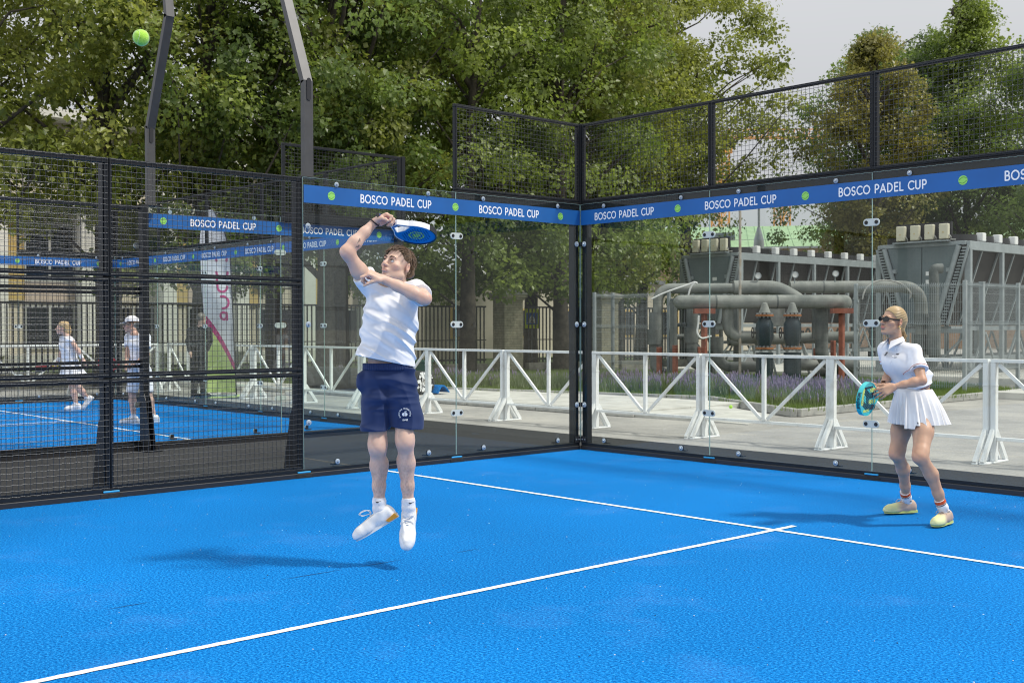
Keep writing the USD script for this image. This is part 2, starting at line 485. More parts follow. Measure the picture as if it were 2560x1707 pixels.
def glass_panel(wall, s, label, top_mesh, end_clamp=True, edge_bolts=None, w=2.0, group=None):
    t = wall_thing('glass_panel', label, 'glass panel', wall, s, group)
    g = .003
    p = put('pane', MB().box((g, 0, .085), (w - g, .012, 3.03)), M['glass'], t)
    put('pane_edge', MB().box((0.0005, .0005, .086), (g - .0003, .0115, 3.029)), M['glassedge'], p)
    put('pane_edge', MB().box((w - g + .0003, .0005, .086), (w - .0005, .0115, 3.029)), M['glassedge'], p)
    put('pane_edge', MB().box((g, .001, 3.0303), (w - g, .011, 3.0323)), M['glassedge'], p)
    for x in (.4, w - .4):
        bolt(t, x, .135)
        bolt(t, x, 2.985, r=.026)
        put('bracket', MB().bev((x - .04, .02, .1), (x + .04, .075, .112), .003).bev((x - .02, .0125, .1), (x + .02, .022, .16), .003), M['frame'], t)
    if end_clamp:
        for z in (.555, 1.548, 2.54):
            clamp(t, w, z)
    if edge_bolts is not None:
        for z in (.555, 1.548, 2.54):
            bolt(t, edge_bolts, z, r=.03)
    if top_mesh:
        rail = put('top_rail', MB().bev((0, .016, 2.955), (w, .086, 3.055), .006), M['frame'], t)
        put('seal_strip', MB().box((0.02, .0125, 2.945), (w - .02, .0155, 2.957)), M['kerb'], rail)
    return t


def wires(x0, x1, z0, z1, step=.05, r=.0022, y=0.0):
    mb = MB()
    nx = max(1, round((x1 - x0) / step)); nz = max(1, round((z1 - z0) / step))
    for i in range(nx + 1):
        xx = x0 + (x1 - x0) * i / nx
        mb.tube([(xx, y + .0042, z0), (xx, y + .0042, z1)], r, 5, cap=True)
    for i in range(nz + 1):
        zz = z0 + (z1 - z0) * i / nz
        mb.tube([(x0, y, zz), (x1, y, zz)], r, 6, cap=True)
    return mb


def upper_mesh(wall, s, label, w=2.0, z0=3.06, z1=4.03, group=None):
    t = wall_thing('upper_mesh_panel', label, 'mesh panel', wall, s, group)
    e = .035
    put('frame_rail', MB().bev((0, .02, z1 - e), (w, .06, z1), .003), M['frame'], t)
    put('frame_rail', MB().bev((0, .02, z0), (w, .06, z0 + e), .003), M['frame'], t)
    put('frame_post', MB().bev((0.001, .021, z0 + e + .0005), (.04, .061, z1 - e - .0005), .003), M['frame'], t)
    put('frame_post', MB().bev((w - .04, .021, z0 + e + .0005), (w - .001, .061, z1 - e - .0005), .003), M['frame'], t)
    put('wire_mesh', wires(.02, w - .02, z0 + .02, z1 - .02, y=.012), M['wire'], t, smooth=True, kind='stuff')
    return t


def side_mesh(wall, s, label, w=2.0, group=None):
    """three-metre mesh panel: frame, two mid rails, wires in three fields"""
    t = wall_thing('mesh_fence_panel', label, 'mesh panel', wall, s, group)
    for z0, z1 in ((.085, .115), (1.02, 1.06), (1.075, 1.115), (1.93, 1.965), (1.98, 2.02), (2.985, 3.03)):
        put('rail', MB().bev((.002, .012, z0), (w - .002, .052, z1), .003), M['frame'], t)
    for x in (.002, w - .03):
        put('side_bar', MB().bev((x, .0125, .1155), (x + .028, .0515, 1.0195), .002).bev((x, .0125, 1.1155), (x + .028, .0515, 1.9295), .002)
            .bev((x, .0125, 2.0205), (x + .028, .0515, 2.9845), .002), M['frame'], t)
    for z0, z1 in ((.09, 1.045), (1.095, 1.95), (2.0, 3.02)):
        put('wire_mesh', wires(.012, w - .012, z0, z1, y=.004), M['wire'], t, smooth=True, kind='stuff')
    return t


def wall_post(wall, s, label, h=3.03, group=None, gusset=True):
    t = wall_thing('fence_post', label, 'post', wall, s, group)
    put('column', MB().bev((-.04, .056, .0), (.04, .156, h), .004), M['frame'], t)
    if gusset:
        for x in (-.034, .034):
            pts = [(.157, .012), (.33, .012), (.33, .05), (.20, .62), (.157, .70)]
            T = frame([x - .004, 0, 0], [0, 1, 0], [0, 0, 1])
            put('gusset', MB().prism(pts, 0, .008, T), M['frame'], t)
        b = put('base_plate', MB().bev((-.10, .02, -.004), (.10, .38, .012), .003), M['frame'], t)
        for x in (-.07, .07):
            for y in (.22, .34):
                put('anchor_bolt', MB().cyl((x, y, .012), (x, y, .05), .011, 8), M['bolt_dark'], b, smooth=40)
    return t


def base_rail(wall, s0, s1, label, joints):
    t = wall_thing('base_rail', label, 'rail', wall, s0)
    L = s1 - s0
    put('rail', MB().bev((0, .0125, .05), (L, .10, .082), .004).bev((0, .004, .046), (L, .0118, .084), .002), M['frame'], t)
    put('skirt', MB().bev((0, -.012, -.01), (L, .09, .048), .005), M['bolt_dark'], t)
    for j in joints:
        put('joint_plate', MB().bev((j - s0 - .10, -.0165, .002), (j - s0 + .10, -.012, .044), .002), M['rubber'], t)
        put('spacer', MB().bev((j - s0 - .075, -.012, .0495), (j - s0 + .075, .0035, .066), .004), M['tab'], t)
    return t


def stroke_text(text, width, cap, wt=.155, depth=.0012):
    """bold rounded sans capitals drawn as thick strokes, fitted to a width"""
    a = lambda cx, cy, rx, ry, a0, a1, n=14: [(cx + rx * math.cos(math.radians(t)), cy + ry * math.sin(math.radians(t))) for t in np.linspace(a0, a1, n)]
    G = {'B': (.56, [[(.08, 0), (.08, 1)], [(.08, 1), (.28, 1)] + a(.28, .76, .20, .24, 90, -90) + [(.08, .52)], [(.08, .52), (.32, .52)] + a(.32, .26, .22, .26, 90, -90) + [(.08, 0)]]),
         'O': (.86, [a(.43, .5, .40, .5, 0, 360, 36)]),
         'S': (.52, [a(.26, .74, .20, .26, 35, 250) + a(.26, .24, .22, .26, 75, -150)]),
         'C': (.72, [a(.45, .5, .40, .5, 48, 312, 26)]),
         'P': (.54, [[(.08, 0), (.08, 1)], [(.08, 1), (.28, 1)] + a(.28, .72, .24, .28, 90, -90) + [(.08, .44)]]),
         'A': (.72, [[(.02, 0), (.36, 1), (.70, 0)], [(.15, .30), (.57, .30)]]),
         'D': (.72, [[(.08, 0), (.08, 1), (.24, 1)] + a(.24, .5, .42, .5, 90, -90, 18) + [(.08, 0)]]),
         'E': (.50, [[(.48, 1), (.08, 1), (.08, 0), (.48, 0)], [(.08, .52), (.44, .52)]]),
         'L': (.46, [[(.08, 1), (.08, 0), (.46, 0)]]),
         'U': (.66, [[(.07, 1), (.07, .34)] + a(.33, .30, .26, .30, 180, 360) + [(.59, .34), (.59, 1)]]), ' ': (.30, [])}
    x, parts = 0.0, []
    for ch in text:
        w, st = G[ch]
        for ln in st:
            parts.append(sg.LineString([(x + px, py * (1 - wt) + wt / 2) for px, py in ln]).buffer(wt / 2, 4, join_style=1))
        x += w + .17
    import shapely
    u = shapely.union_all(parts).simplify(.004)
    ms = [trimesh.creation.extrude_polygon(g, depth / cap, engine='earcut') for g in getattr(u, 'geoms', [u])]
    m = trimesh.util.concatenate(ms)
    m.vertices -= [m.bounds[0][0], 0, 0]
    m.vertices *= [width / m.bounds[1][0], cap, cap]
    return m


SLOGAN = stroke_text('BOSCO PADEL CUP', .945, .093)


def banner(wall, s0, s1, texts, balls, label, outside=False, z0=2.775, z1=2.955):
    t = wall_thing('banner_strip', label, 'banner', wall, s0)
    ys = (.0125, .0140) if outside else (-.0022, -.0007)
    put('band', MB().box((0, ys[0], z0), (s1 - s0, ys[1], z1)), M['banner'], t)
    zc = (z0 + z1) / 2
    y = ys[1] + .0004 if outside else ys[0] - .0004
    for s in texts:
        T = frame([s - s0, y, zc - .0465], [-1, 0, 0] if outside else [1, 0, 0], [0, 0, 1])
        m = SLOGAN.copy(); m.apply_transform(T)
        put('lettering', m, M['letter'], t)
    for s in balls:
        T = frame([s - s0, y, zc], [-1, 0, 0] if outside else [1, 0, 0], [0, 0, 1])
        b = put('ball_emblem', MB().lathe([(0, 0), (.044, 0), (.044, .0010), (0, .0010)], 24, T), M['ballprint'], t)
        a = np.linspace(-1.0, 1.0, 9)
        arcs = MB()
        for sg_ in (-1, 1):
            L1 = sg.LineString([(.036 * x, sg_ * (.018 + .010 * np.cos(x * 2.4)) + .006 * x) for x in a]).buffer(.0022)
            L1 = L1.intersection(sg.Point(0, 0).buffer(.0425))
            for gg in getattr(L1, 'geoms', [L1]):
                arcs.prism(gg, .0011, .0016, T)
        put('seam', arcs, M['ballline'], b)
    return t


def pole(wall, s, label, flip=1):
    """flat black lighting mast that bows outwards over the gap between the courts"""
    t = wall_thing('lighting_mast', label, 'lighting mast', wall, s)
    P = [(.075, 3.035), (.075, 4.02), (.52, 4.96), (.62, 5.30), (.40, 6.6), (-.6, 7.9)]
    nm = ['shaft', 'lower_arm', 'upper_arm']
    th = .034
    def seg(p, q):
        return MB().beam((0, p[0], p[1]), (0, q[0], q[1]), .104, th * 2, up=(0, 1, 0))
    put('shaft', seg(P[0], P[1]), M['pole'], t)
    put('lower_arm', seg((P[1][0] + .004, P[1][1] - .02), P[3]), M['pole'], t)
    put('upper_arm', seg((P[3][0] + .003, P[3][1] - .03), P[4]).beam((0, P[4][0], P[4][1] - .02), (0, P[5][0], P[5][1]), .102, th * 1.9, up=(0, 1, 0)), M['pole'], t)
    slot = MB().prism(sg.LineString([(0, -.09), (0, .09)]).buffer(.024), 0, .004, frame([0, P[1][0] + th + .004, P[1][1] - .09], [-1, 0, 0], [0, 0, 1]))
    slot.prism(sg.LineString([(0, -.09), (0, .09)]).buffer(.024), 0, .004, frame([0, P[1][0] - th - .004, P[1][1] - .09], [1, 0, 0], [0, 0, 1]))
    put('cable_slot', slot, M['bolt_dark'], t)
    put('foot_plate', MB().bev((-.10, .01, 3.031), (.10, .14, 3.043), .003), M['frame'], t)
    return t


R90 = math.pi / 2
W_SIDE = ((0.0, -10.0), R90)                   # s = y + 10
W_BACK = ((0.0, 0.0), 0.0)                     # s = x
N_NEAR = ((-3.75, 0.0), -R90)                  # s = -y
N_BACK = ((-13.75, 0.0), 0.0)                  # s = x + 13.75
N_FAR = ((-13.75, -10.0), R90)

# our court: side wall
glass_panel(W_SIDE, 8.0, 'clear side-wall glass pane next to the corner, under the short mesh panel', True, end_clamp=False)
glass_panel(W_SIDE, 6.0, 'clear glass pane behind the jumping player, beside the mesh fence', False, edge_bolts=.055)
side_lbl = {4.0: 'black mesh fence panel right beside the glass, with the feather flag seen through it',
            2.0: 'black mesh fence panel at the left picture edge of the near court'}
for s in (4.0, 2.0, 0.0):
    side_mesh(W_SIDE, s, side_lbl.get(s, 'black mesh fence panel of the near court past the left picture edge'))
for s, l in ((6.0, 'black fence post where the side mesh meets the glass, under the bent mast'), (4.0, 'black fence post between the two large mesh panels on the left'),
             (2.0, 'black fence post of the near court past the left edge')):
    wall_post(W_SIDE, s, l)
upper_mesh(W_SIDE, 8.0, 'short black mesh panel on top of the side glass, left of the corner')
base_rail(W_SIDE, 0.0, 9.99, 'black base rail with blue spacers under the side wall of the near court', [4.0, 6.0, 8.0])
banner(W_SIDE, 6.01, 9.99, [6.70, 8.34], [6.34, 7.99, 9.65], 'blue slogan strip along the side glass above the jumping player')
pole(W_SIDE, 6.10, 'black bent lighting mast with sunlit arm, rising from the end of the side glass')
# our court: back wall
bl = ['clear back-wall glass pane next to the corner, right of the corner post', 'clear back-wall glass pane in front of the pipes and valves', 'clear back-wall glass pane behind the woman in the white skirt',
      'clear back-wall glass pane past the right picture edge', 'last clear back-wall glass pane of the near court']
ml = ['black upper mesh panel on the back wall next to the corner', 'middle black upper mesh panel on the back wall', 'black upper mesh panel at the right picture edge',
      'black upper mesh panel past the right picture edge', 'last black upper mesh panel of the near court']
for k in range(5):
    glass_panel(W_BACK, 2.0 * k, bl[k], True, end_clamp=k < 4)
    upper_mesh(W_BACK, 2.0 * k, ml[k])
base_rail(W_BACK, 0.01, 10.0, 'black base rail with blue spacers under the back glass wall', [2.0, 4.0, 6.0, 8.0])
banner(W_BACK, 0.01, 9.9, [.25 + 1.69 * k for k in range(6)], [1.55 + 1.69 * k for k in range(5)], 'blue slogan strip along the whole back glass wall')
# corner post: two black uprights behind the glass corner, with paired bolts
t = thing('corner_post', 'black corner post where side glass and back glass meet', 'post')
put('upright', MB().bev((-.105, -.098, 0), (-.016, -.014, 2.95), .004), M['frame'], t)
put('upright', MB().bev((.014, .016, 0), (.098, .105, 2.95), .004), M['frame'], t)
put('cap_post', MB().bev((-.07, .016, 2.95), (-.006, .08, 4.035), .004), M['frame'], t)
for z in (.555, 1.548, 2.54):
    for T in (frame([.003, -.07, z], [0, 1, 0], [0, 0, 1]), frame([.07, -.003, z], [1, 0, 0], [0, 0, 1])):
        b = put('bolt', MB().lathe([(0, 0), (.033, 0), (.033, .006), (.026, .012), (0, .012)], 14, T), M['washer'], t, smooth=40)
        put('bolt_head', MB().lathe([(0, .012), (.014, .012), (.014, .02), (.01, .025), (0, .025)], 10, T), M['steel'], b, smooth=40)
    put('angle_bracket', MB().bev((.002, -.036, z - .028), (.010, -.012, z + .028), .002).bev((.010, -.0115, z - .028), (.036, -.002, z + .028), .002), M['frame'], t)
put('foot_bracket', MB().bev((.0005, -.10, .085), (.006, -.01, .16), .001).bev((.01, -.006, .085), (.10, -.0005, .16), .001), M['bolt_dark'], t)
for q in ((.0065, -.08), (.0065, -.035), (.035, -.0065), (.08, -.0065)):
    put('bolt_head', MB().tm(trimesh.creation.icosphere(1, .008).apply_translation([*q, .125])), M['steel'], t, smooth=True)

# neighbouring court
glass_panel(N_NEAR, 0.0, 'neighbouring court glass pane at its near corner, seen through the side glass', True, end_clamp=True)
glass_panel(N_NEAR, 2.0, 'neighbouring court glass pane with the slogan seen through the black mesh', False, edge_bolts=1.945)
upper_mesh(N_NEAR, 0.0, 'short black mesh panel of the neighbouring court behind the bent mast')
for k, l in ((4.0, 'mesh fence panel of the neighbouring court in front of the woman in the white dress'), (6.0, 'mesh fence panel of the neighbouring court at the left edge')):
    side_mesh(N_NEAR, k, l)
for k, l in ((4.0, 'black post of the neighbouring court in front of the man in the white cap'), (6.0, 'black post of the neighbouring court at the far left')):
    wall_post(N_NEAR, k, l)
base_rail(N_NEAR, 0.01, 10.0, 'black base rail of the neighbouring court facing the black rubber path', [2.0, 4.0, 6.0])
banner(N_NEAR, 0.01, 3.99, [2.35 + .98, .70 + .98], [.36, 2.03, 3.70], 'blue slogan strip on the side glass of the neighbouring court', outside=True)
pole(N_NEAR, 3.9, 'black bent lighting mast behind the flying ball, on the neighbouring court')
nl = ['first back glass pane of the neighbouring court from its far corner', 'second back glass pane of the neighbouring court, left of the feather flag', 'third back glass pane of the neighbouring court, in front of the feather flag',
      'fourth back glass pane of the neighbouring court', 'back glass pane of the neighbouring court at its near corner']
for k in range(5):
    glass_panel(N_BACK, 2.0 * k, nl[k], True, end_clamp=k < 4)
    upper_mesh(N_BACK, 2.0 * k, nl[k].replace('glass pane', 'upper mesh panel'))
base_rail(N_BACK, 0.01, 9.99, 'black base rail under the back wall of the neighbouring court', [2.0, 4.0, 6.0, 8.0])
banner(N_BACK, 0.01, 9.99, [.65 + 1.62 * k for k in range(6)], [.30 + 1.62 * k for k in range(6)], 'blue slogan strip on the back wall of the neighbouring court')
for k, l in ((8.0, 'far side glass pane of the neighbouring court at its far corner'), (6.0, 'far side glass pane of the neighbouring court beside its mesh')):
    glass_panel(N_FAR, k, l, k == 8.0, end_clamp=k == 6.0)
upper_mesh(N_FAR, 8.0, 'short upper mesh panel on the far side of the neighbouring court')
side_mesh(N_FAR, 4.0, 'far side mesh fence panel of the neighbouring court')
for k, l in ((6.0, 'far side post of the neighbouring court beside its glass'), (4.0, 'far side post of the neighbouring court past the left edge')):
    wall_post(N_FAR, k, l)
base_rail(N_FAR, 2.0, 9.99, 'black base rail under the far side wall of the neighbouring court', [6.0, 8.0])
banner(N_FAR, 6.01, 9.99, [6.70, 8.34], [6.34, 7.99, 9.65], 'blue slogan strip on the far side wall of the neighbouring court')
for q, l in (((-3.75, 0), 'black near corner post of the neighbouring court'), ((-13.75, 0), 'black far corner post of the neighbouring court')):
    t = thing('corner_post', l, 'post', (*q, 0))
    sgn = 1 if q[0] > -5 else -1
    put('upright', MB().bev((sgn * .016, -.098, 0), (sgn * .105, -.014, 2.95), .004), M['frame'], t)
    put('upright', MB().bev((-sgn * .014, .016, 0), (-sgn * .098, .105, 2.95), .004), M['frame'], t)
    put('cap_post', MB().bev((sgn * .006, .016, 2.95), (sgn * .07, .08, 4.035), .004), M['frame'], t)

# ================================================================== white barriers
def make_barrier(label, loc, rz, group):
    t = thing('crowd_barrier', label, 'barrier', loc, rz, group)
    L, h, w = 2.02, 1.16, .05
    put('top_rail', MB().bev((.002, -.035, h - .04), (L - .002, .035, h), .004), M['white'], t)
    put('bottom_rail', MB().bev((.063, -.02, .25), (L - .063, .02, .29), .004), M['white'], t)
    for x in (.032, L - .032):
        put('end_post', MB().bev((x - .03, -.035, .02), (x + .03, .035, h - .0405), .004), M['white'], t)
    put('middle_post', MB().bev((L / 2 - .025, -.025, .2905), (L / 2 + .025, .025, h - .0405), .004), M['white'], t)
    for s in (-1, 1):
        put('brace', MB().beam((L / 2 + s * .05, 0, .31), (L / 2 + s * (L / 2 - .085), 0, h - .06), .03, .04), M['white'], t)
    for x in (.032, L - .032):
        f = put('foot', MB().bev((x - .03, -.30, 0), (x + .03, .30, .0195), .004), M['white'], t)
        for s in (-1, 1):
            put('foot_brace', MB().beam((x, s * .28, .02), (x, s * .036, .36), .056, .04, up=(1, 0, 0)), M['white'], f)
    for x in (.032, L - .032):
        put('cable_tie', MB().bev((x - .034, -.039, .86), (x + .034, .039, .868), .001), M['tie'], t)
    return t


BG = 'white barriers lined up behind the courts'
bx0 = -2.0
spots = [(bx0 + 2.03 * k, 2.36) for k in range(-7, 5)]
blabels = {}
for k, (x, y) in zip(range(-7, 5), spots):
    blabels[k] = {0: 'white barrier panel just right of the glass corner', 1: 'white barrier panel in front of the dark valves', 2: 'white barrier panel left of the turquoise racket player',
                  3: 'white barrier panel behind the turquoise racket player with an orange clip on its rail', -1: 'white barrier panel just left of the corner post', -2: 'white barrier panel right of the jumping player',
                  -3: 'white barrier panel hidden mostly by the jumping player', -4: 'white barrier panel left of the jumping player, behind the side glass', -5: 'white barrier panel right of the feather flag',
                  -6: 'white barrier panel left of the feather flag, behind the man in black', -7: 'white barrier panel behind the man in the white cap', 4: 'white barrier panel past the right picture edge'}[k]
b0 = make_barrier(blabels[0], (spots[7][0], spots[7][1], -.012), 0.0, BG)
for k, (x, y) in zip(range(-7, 5), spots):
    if k:
        dup(b0, blabels[k], (x, y + (.03 if k % 2 else 0), -.012), 0.0, BG)
FB = 'white barriers along the far side of the neighbouring court'
for k in range(5):
    dup(b0, ['first', 'second', 'third', 'fourth', 'fifth'][k] + ' white barrier on the far left beyond the neighbouring court, counted from its corner', (-15.9, 2.0 - 2.03 * (k + 1), -.012), R90, FB)
clip = put('orange_clip', MB().bev((5.05, 2.318, 1.095), (5.17, 2.323, 1.15), .001), mat('orange_plastic', (.75, .28, .01), .5), label='orange clip on the top rail of the white barrier at the right', cat='clip')
# ================================================================== planting, fences, machinery and houses behind the courts
BASE = {}


def wthing(name, label, cat, loc, group=None, kind=None):
    p = thing(name, label, cat, loc, 0.0, group, kind)
    BASE[p] = np.array(loc, float)
    return p


def wput(name, mb, m, parent, smooth=False, **kw):
    """mesh given in world coordinates"""
    root = '/'.join(parent.split('/')[:3])
    v, f = mb.arrays() if isinstance(mb, MB) else mb
    return put(name, (np.asarray(v) - BASE[root], f), m, parent, smooth, **kw)


def zpx(x, y, t):
    """source pixel (2560 wide) and depth to world point"""
    return pix(x * 2352 / 2560, y * 2352 / 2560, t)


def ground_at(x, t, z=0.0):
    p = zpx(x, 818, t)
    return np.array([p[0], p[1], z])


# ------------------------------------------------------------------ trees
def leaf_mat(name, dark, mid, light, trans=0.46):
    return usdkit.material(stage, f'/World/Looks/{name}', {
        'g': ('geometry', {}), 'oi': ('object_info', {}),
        'n': ('noise_texture', {'scale': 0.9, 'detail': 3.0}),
        'a': ('math', {'math_type': 'multiply_add', 'value2': 0.38, 'value3': -0.10}),
        'a2': ('math', {'math_type': 'multiply_add', 'value2': 0.85}),
        'r': ('rgb_ramp', {'ramp': [(0.14, dark), (0.44, mid), (0.78, light)]}),
        'p': ('principled_bsdf', {'roughness': 0.42, 'specular_ior_level': 0.5}),
        'h': ('hsv', {'saturation': 1.05, 'value': 1.75}),
        't': ('translucent_bsdf', {}),
        'mx': ('mix_closure', {'fac': trans})},
        [('g.position', 'n.vector'), ('g.random_per_island', 'a.value1'), ('n.fac', 'a2.value1'), ('a.value', 'a2.value3'),
         ('a2.value', 'r.fac'), ('r.color', 'p.base_color'), ('r.color', 'h.color'), ('h.color', 't.color'),
         ('p.BSDF', 'mx.closure1'), ('t.BSDF', 'mx.closure2')], surface='mx.closure')


M['leaf_a'] = leaf_mat('leaf_green', (0.060, 0.095, 0.020), (0.205, 0.260, 0.052), (0.43, 0.43, 0.13))
M['leaf_b'] = leaf_mat('leaf_olive', (0.075, 0.105, 0.020), (0.240, 0.265, 0.055), (0.48, 0.45, 0.14))
M['leaf_c'] = leaf_mat('leaf_deep', (0.050, 0.088, 0.022), (0.160, 0.220, 0.052), (0.35, 0.38, 0.12))
M['leaf_d'] = leaf_mat('leaf_turning', (0.100, 0.110, 0.028), (0.240, 0.220, 0.058), (0.43, 0.36, 0.12))
M['bark'] = mat('bark', (0.035, 0.030, 0.024), 0.9, color2=(0.085, 0.072, 0.056), scale=5.0, bump=0.9, bscale=16)


def leaves(centres, radii, per, size, rs, droop=0.45):
    n = len(centres) * per
    c = np.repeat(centres, per, 0)
    r = np.repeat(radii, per)
    d = rs.normal(size=(n, 3)); d /= np.linalg.norm(d, axis=1, keepdims=True)
    rad = rs.uniform(0, 1, n) ** 0.45
    p = c + d * (rad * r)[:, None] * [1, 1, .72]
    out = d * .5 + rs.normal(size=(n, 3)) * .6 + [0, 0, -droop]
    ax = out / np.linalg.norm(out, axis=1, keepdims=True)                 # leaf axis
    cn = np.repeat(np.c_[centres[:, :2] - centres[:, :2].mean(0), np.zeros(len(centres))] * .16 + rs.normal(size=(len(centres), 3)) * .45 + [0, 0, .75], per, 0)
    nn = rs.normal(size=(n, 3)) * .38 + cn + d * .30
    s = np.cross(ax, nn); s /= np.maximum(np.linalg.norm(s, axis=1, keepdims=True), 1e-6)
    nn = np.cross(s, ax)
    L = size * np.clip(np.exp(rs.normal(size=n) * .32), .5, 1.9)[:, None]
    w = L * .40
    tip = p + ax * L
    a = p + ax * L * .42 + s * w + nn * L * .10
    b = p + ax * L * .42 - s * w + nn * L * .10
    V = np.stack([p, a, tip, b], 1).reshape(-1, 3)
    i = np.arange(n)[:, None] * 4
    return V, np.vstack([i + [0, 1, 2], i + [0, 2, 3]])


def crown_points(rs, h, base, R, n, skew=(0, 0)):
    """clump centres inside an uneven crown between base and h"""
    out = []
    while len(out) < n:
        z = rs.uniform(0, 1)
        prof = (math.sin(math.pi * min(z * .92 + .10, 1)) ** .6) * (1.05 - .30 * z)
        a = rs.uniform(0, 2 * np.pi)
        q = np.array([math.cos(a) * 1.3, math.sin(a) * 1.3, z * 3])
        lump = .70 + .6 * meshkit.noise(q[None] * 1.6 + 20, rs.randint(1, 2) + int(R * 10))[0]
        rr = R * prof * lump * (rs.uniform(0, 1) ** .38)
        out.append([rr * math.cos(a) + skew[0] * z, rr * math.sin(a) + skew[1] * z, base + z * (h - base)])
    return np.array(out)


def make_tree(label, m, loc, h, base, R, seed, nclump=190, per=180, size=.122, trunk_r=.26, group=None, fork=None):
    rs = np.random.RandomState(seed)
    t = thing('tree', label, 'tree', loc, 0.0, group)
    C = crown_points(rs, h, base, R, nclump)
    lean = rs.normal(size=2) * .25
    zs = np.array([-.15, .25, 1.2, base, base + (h - base) * .4, base + (h - base) * .78])
    path = np.c_[lean[0] * (zs / h) ** 2 * 3 + np.sin(zs * .7) * .06, lean[1] * (zs / h) ** 2 * 3 + np.cos(zs * .6) * .05, zs]
    tr = MB().tube(path, [trunk_r * 1.45, trunk_r * 1.1, trunk_r, trunk_r * .86, trunk_r * .5, trunk_r * .15], 10)
    put('trunk', tr, M['bark'], t, smooth=True)
    lb = MB()
    order = rs.permutation(nclump)[:46]
    for k, i in enumerate(order):
        e = C[i]
        zz = max(base * .72, e[2] - np.hypot(e[0], e[1]) * rs.uniform(.5, 1.0) - .3)
        s = np.array([np.interp(zz, zs, path[:, 0]), np.interp(zz, zs, path[:, 1]), zz])
        mid = s * .45 + e * .55 + rs.normal(size=3) * .22 + [0, 0, .25]
        r0 = trunk_r * (.42 if k < 10 else .20)
        lb.tube([s, s * .72 + mid * .28, mid, e * .8 + mid * .2, e], [r0, r0 * .8, r0 * .55, r0 * .3, .008], 6, cap=False)
    put('limbs', lb, M['bark'], t, smooth=True)
    rad = rs.uniform(.45, .95, nclump) * (R / 4) ** .4
    v, f = leaves(C, rad, per, size, rs)
    put('crown', (v, f), m, t)
    return t


G_TREES = 'street trees in front of and behind the iron fence'
T_A = make_tree('leafy tree with its trunk at the iron fence, right of the jumping player', M['leaf_a'], ground_at(1165, 34.5), 15.5, 2.6, 4.0, 11)
T_B = make_tree('olive-green tree whose trunk stands beside the brick fence pillar', M['leaf_b'], ground_at(1292, 35.4), 16.0, 4.0, 3.9, 12)
T_C = make_tree('dark green tree at the far left behind the black mesh', M['leaf_c'], ground_at(95, 28.0), 15.0, 3.8, 4.0, 13)
T_D = make_tree('tall tree right of the glass corner with yellowish crown', M['leaf_b'], ground_at(1455, 41.0), 17.5, 3.0, 4.3, 14, nclump=270)
T_E = make_tree('deep green tree behind the right machine, at the right edge', M['leaf_c'], ground_at(2540, 47.0), 14.6, 3.0, 4.8, 15, nclump=250)
T_G = make_tree('tall high-crowned tree whose right side stands free against the sky', M['leaf_b'], ground_at(1725, 47.0), 17.0, 6.6, 4.3, 17, nclump=210)
T_F = make_tree('tree with turning brownish leaves between the two machines', M['leaf_d'], ground_at(2185, 47.0), 13.4, 4.0, 2.6, 16, nclump=150)
more = [  # source, label, pixel column, depth, rotation
    (T_B, 'leafy tree straight behind the flying ball', 260, 29.5, 0.8), (T_A, 'tree between the two bent lighting masts', 500, 30.5, 2.1),
    (T_C, 'dark tree behind the foot of the sunlit mast', 690, 33.0, 4.0), (T_B, 'tree seen behind the raised racket', 850, 33.5, 5.0),
    (T_C, 'dark-trunked tree seen through the glass left of the jumping player', 810, 31.5, 1.0), (T_A, 'tree behind the sunlit mast, second row', 1010, 39.0, 3.3),
    (T_C, 'slim tree behind the short mesh panel, second row', 1330, 40.5, 2.7), (T_A, 'tree just left of the corner post', 1400, 37.0, 5.6),
    (T_B, 'tree straight above the second brick pillar', 1545, 44.5, 1.9), (T_A, 'tree in the second row behind the corner of the court', 1600, 49.0, 0.4),
    
    
    (T_E, 'green tree right of the brownish one', 2330, 52.0, 2.6), (T_E, 'green tree directly behind the brownish one', 2190, 52.0, 4.1),
    (T_A, 'green tree between the brownish tree and the right edge', 2430, 50.0, 3.6), (T_B, 'tree outside the left picture edge', -90, 27.0, 2.9), (T_E, 'tree outside the right picture edge', 2720, 46.0, 1.2)]
for src, l, px, t_, rz in more:
    dup(src, l, ground_at(px, t_), rz)

# ------------------------------------------------------------------ grass and lavender in the bed
M['grass'] = leaf_mat('grass_blade', (0.075, 0.120, 0.025), (0.150, 0.205, 0.045), (0.26, 0.29, 0.09), 0.3)
M['lav_leaf'] = leaf_mat('lavender_leaf', (0.080, 0.115, 0.050), (0.160, 0.195, 0.085), (0.26, 0.28, 0.14), 0.25)
M['lav_bloom'] = leaf_mat('lavender_bloom', (0.20, 0.165, 0.23), (0.30, 0.25, 0.35), (0.43, 0.38, 0.48), 0.2)


def blades(rs, n, spread, h0, h1, w, lean=.35, z0=0.0):
    b = rs.normal(size=(n, 2)) * spread
    h = rs.uniform(h0, h1, n)
    a = rs.uniform(0, 2 * np.pi, n)
    tip = b + np.c_[np.cos(a), np.sin(a)] * (h * lean * rs.uniform(.2, 1, n))[:, None]
    s = np.c_[-np.sin(a), np.cos(a)] * w
    V = np.stack([np.c_[b - s, np.full(n, z0)], np.c_[b + s, np.full(n, z0)], np.c_[tip, z0 + h]], 1).reshape(-1, 3)
    return V, np.arange(3 * n).reshape(-1, 3), np.c_[tip, z0 + h]


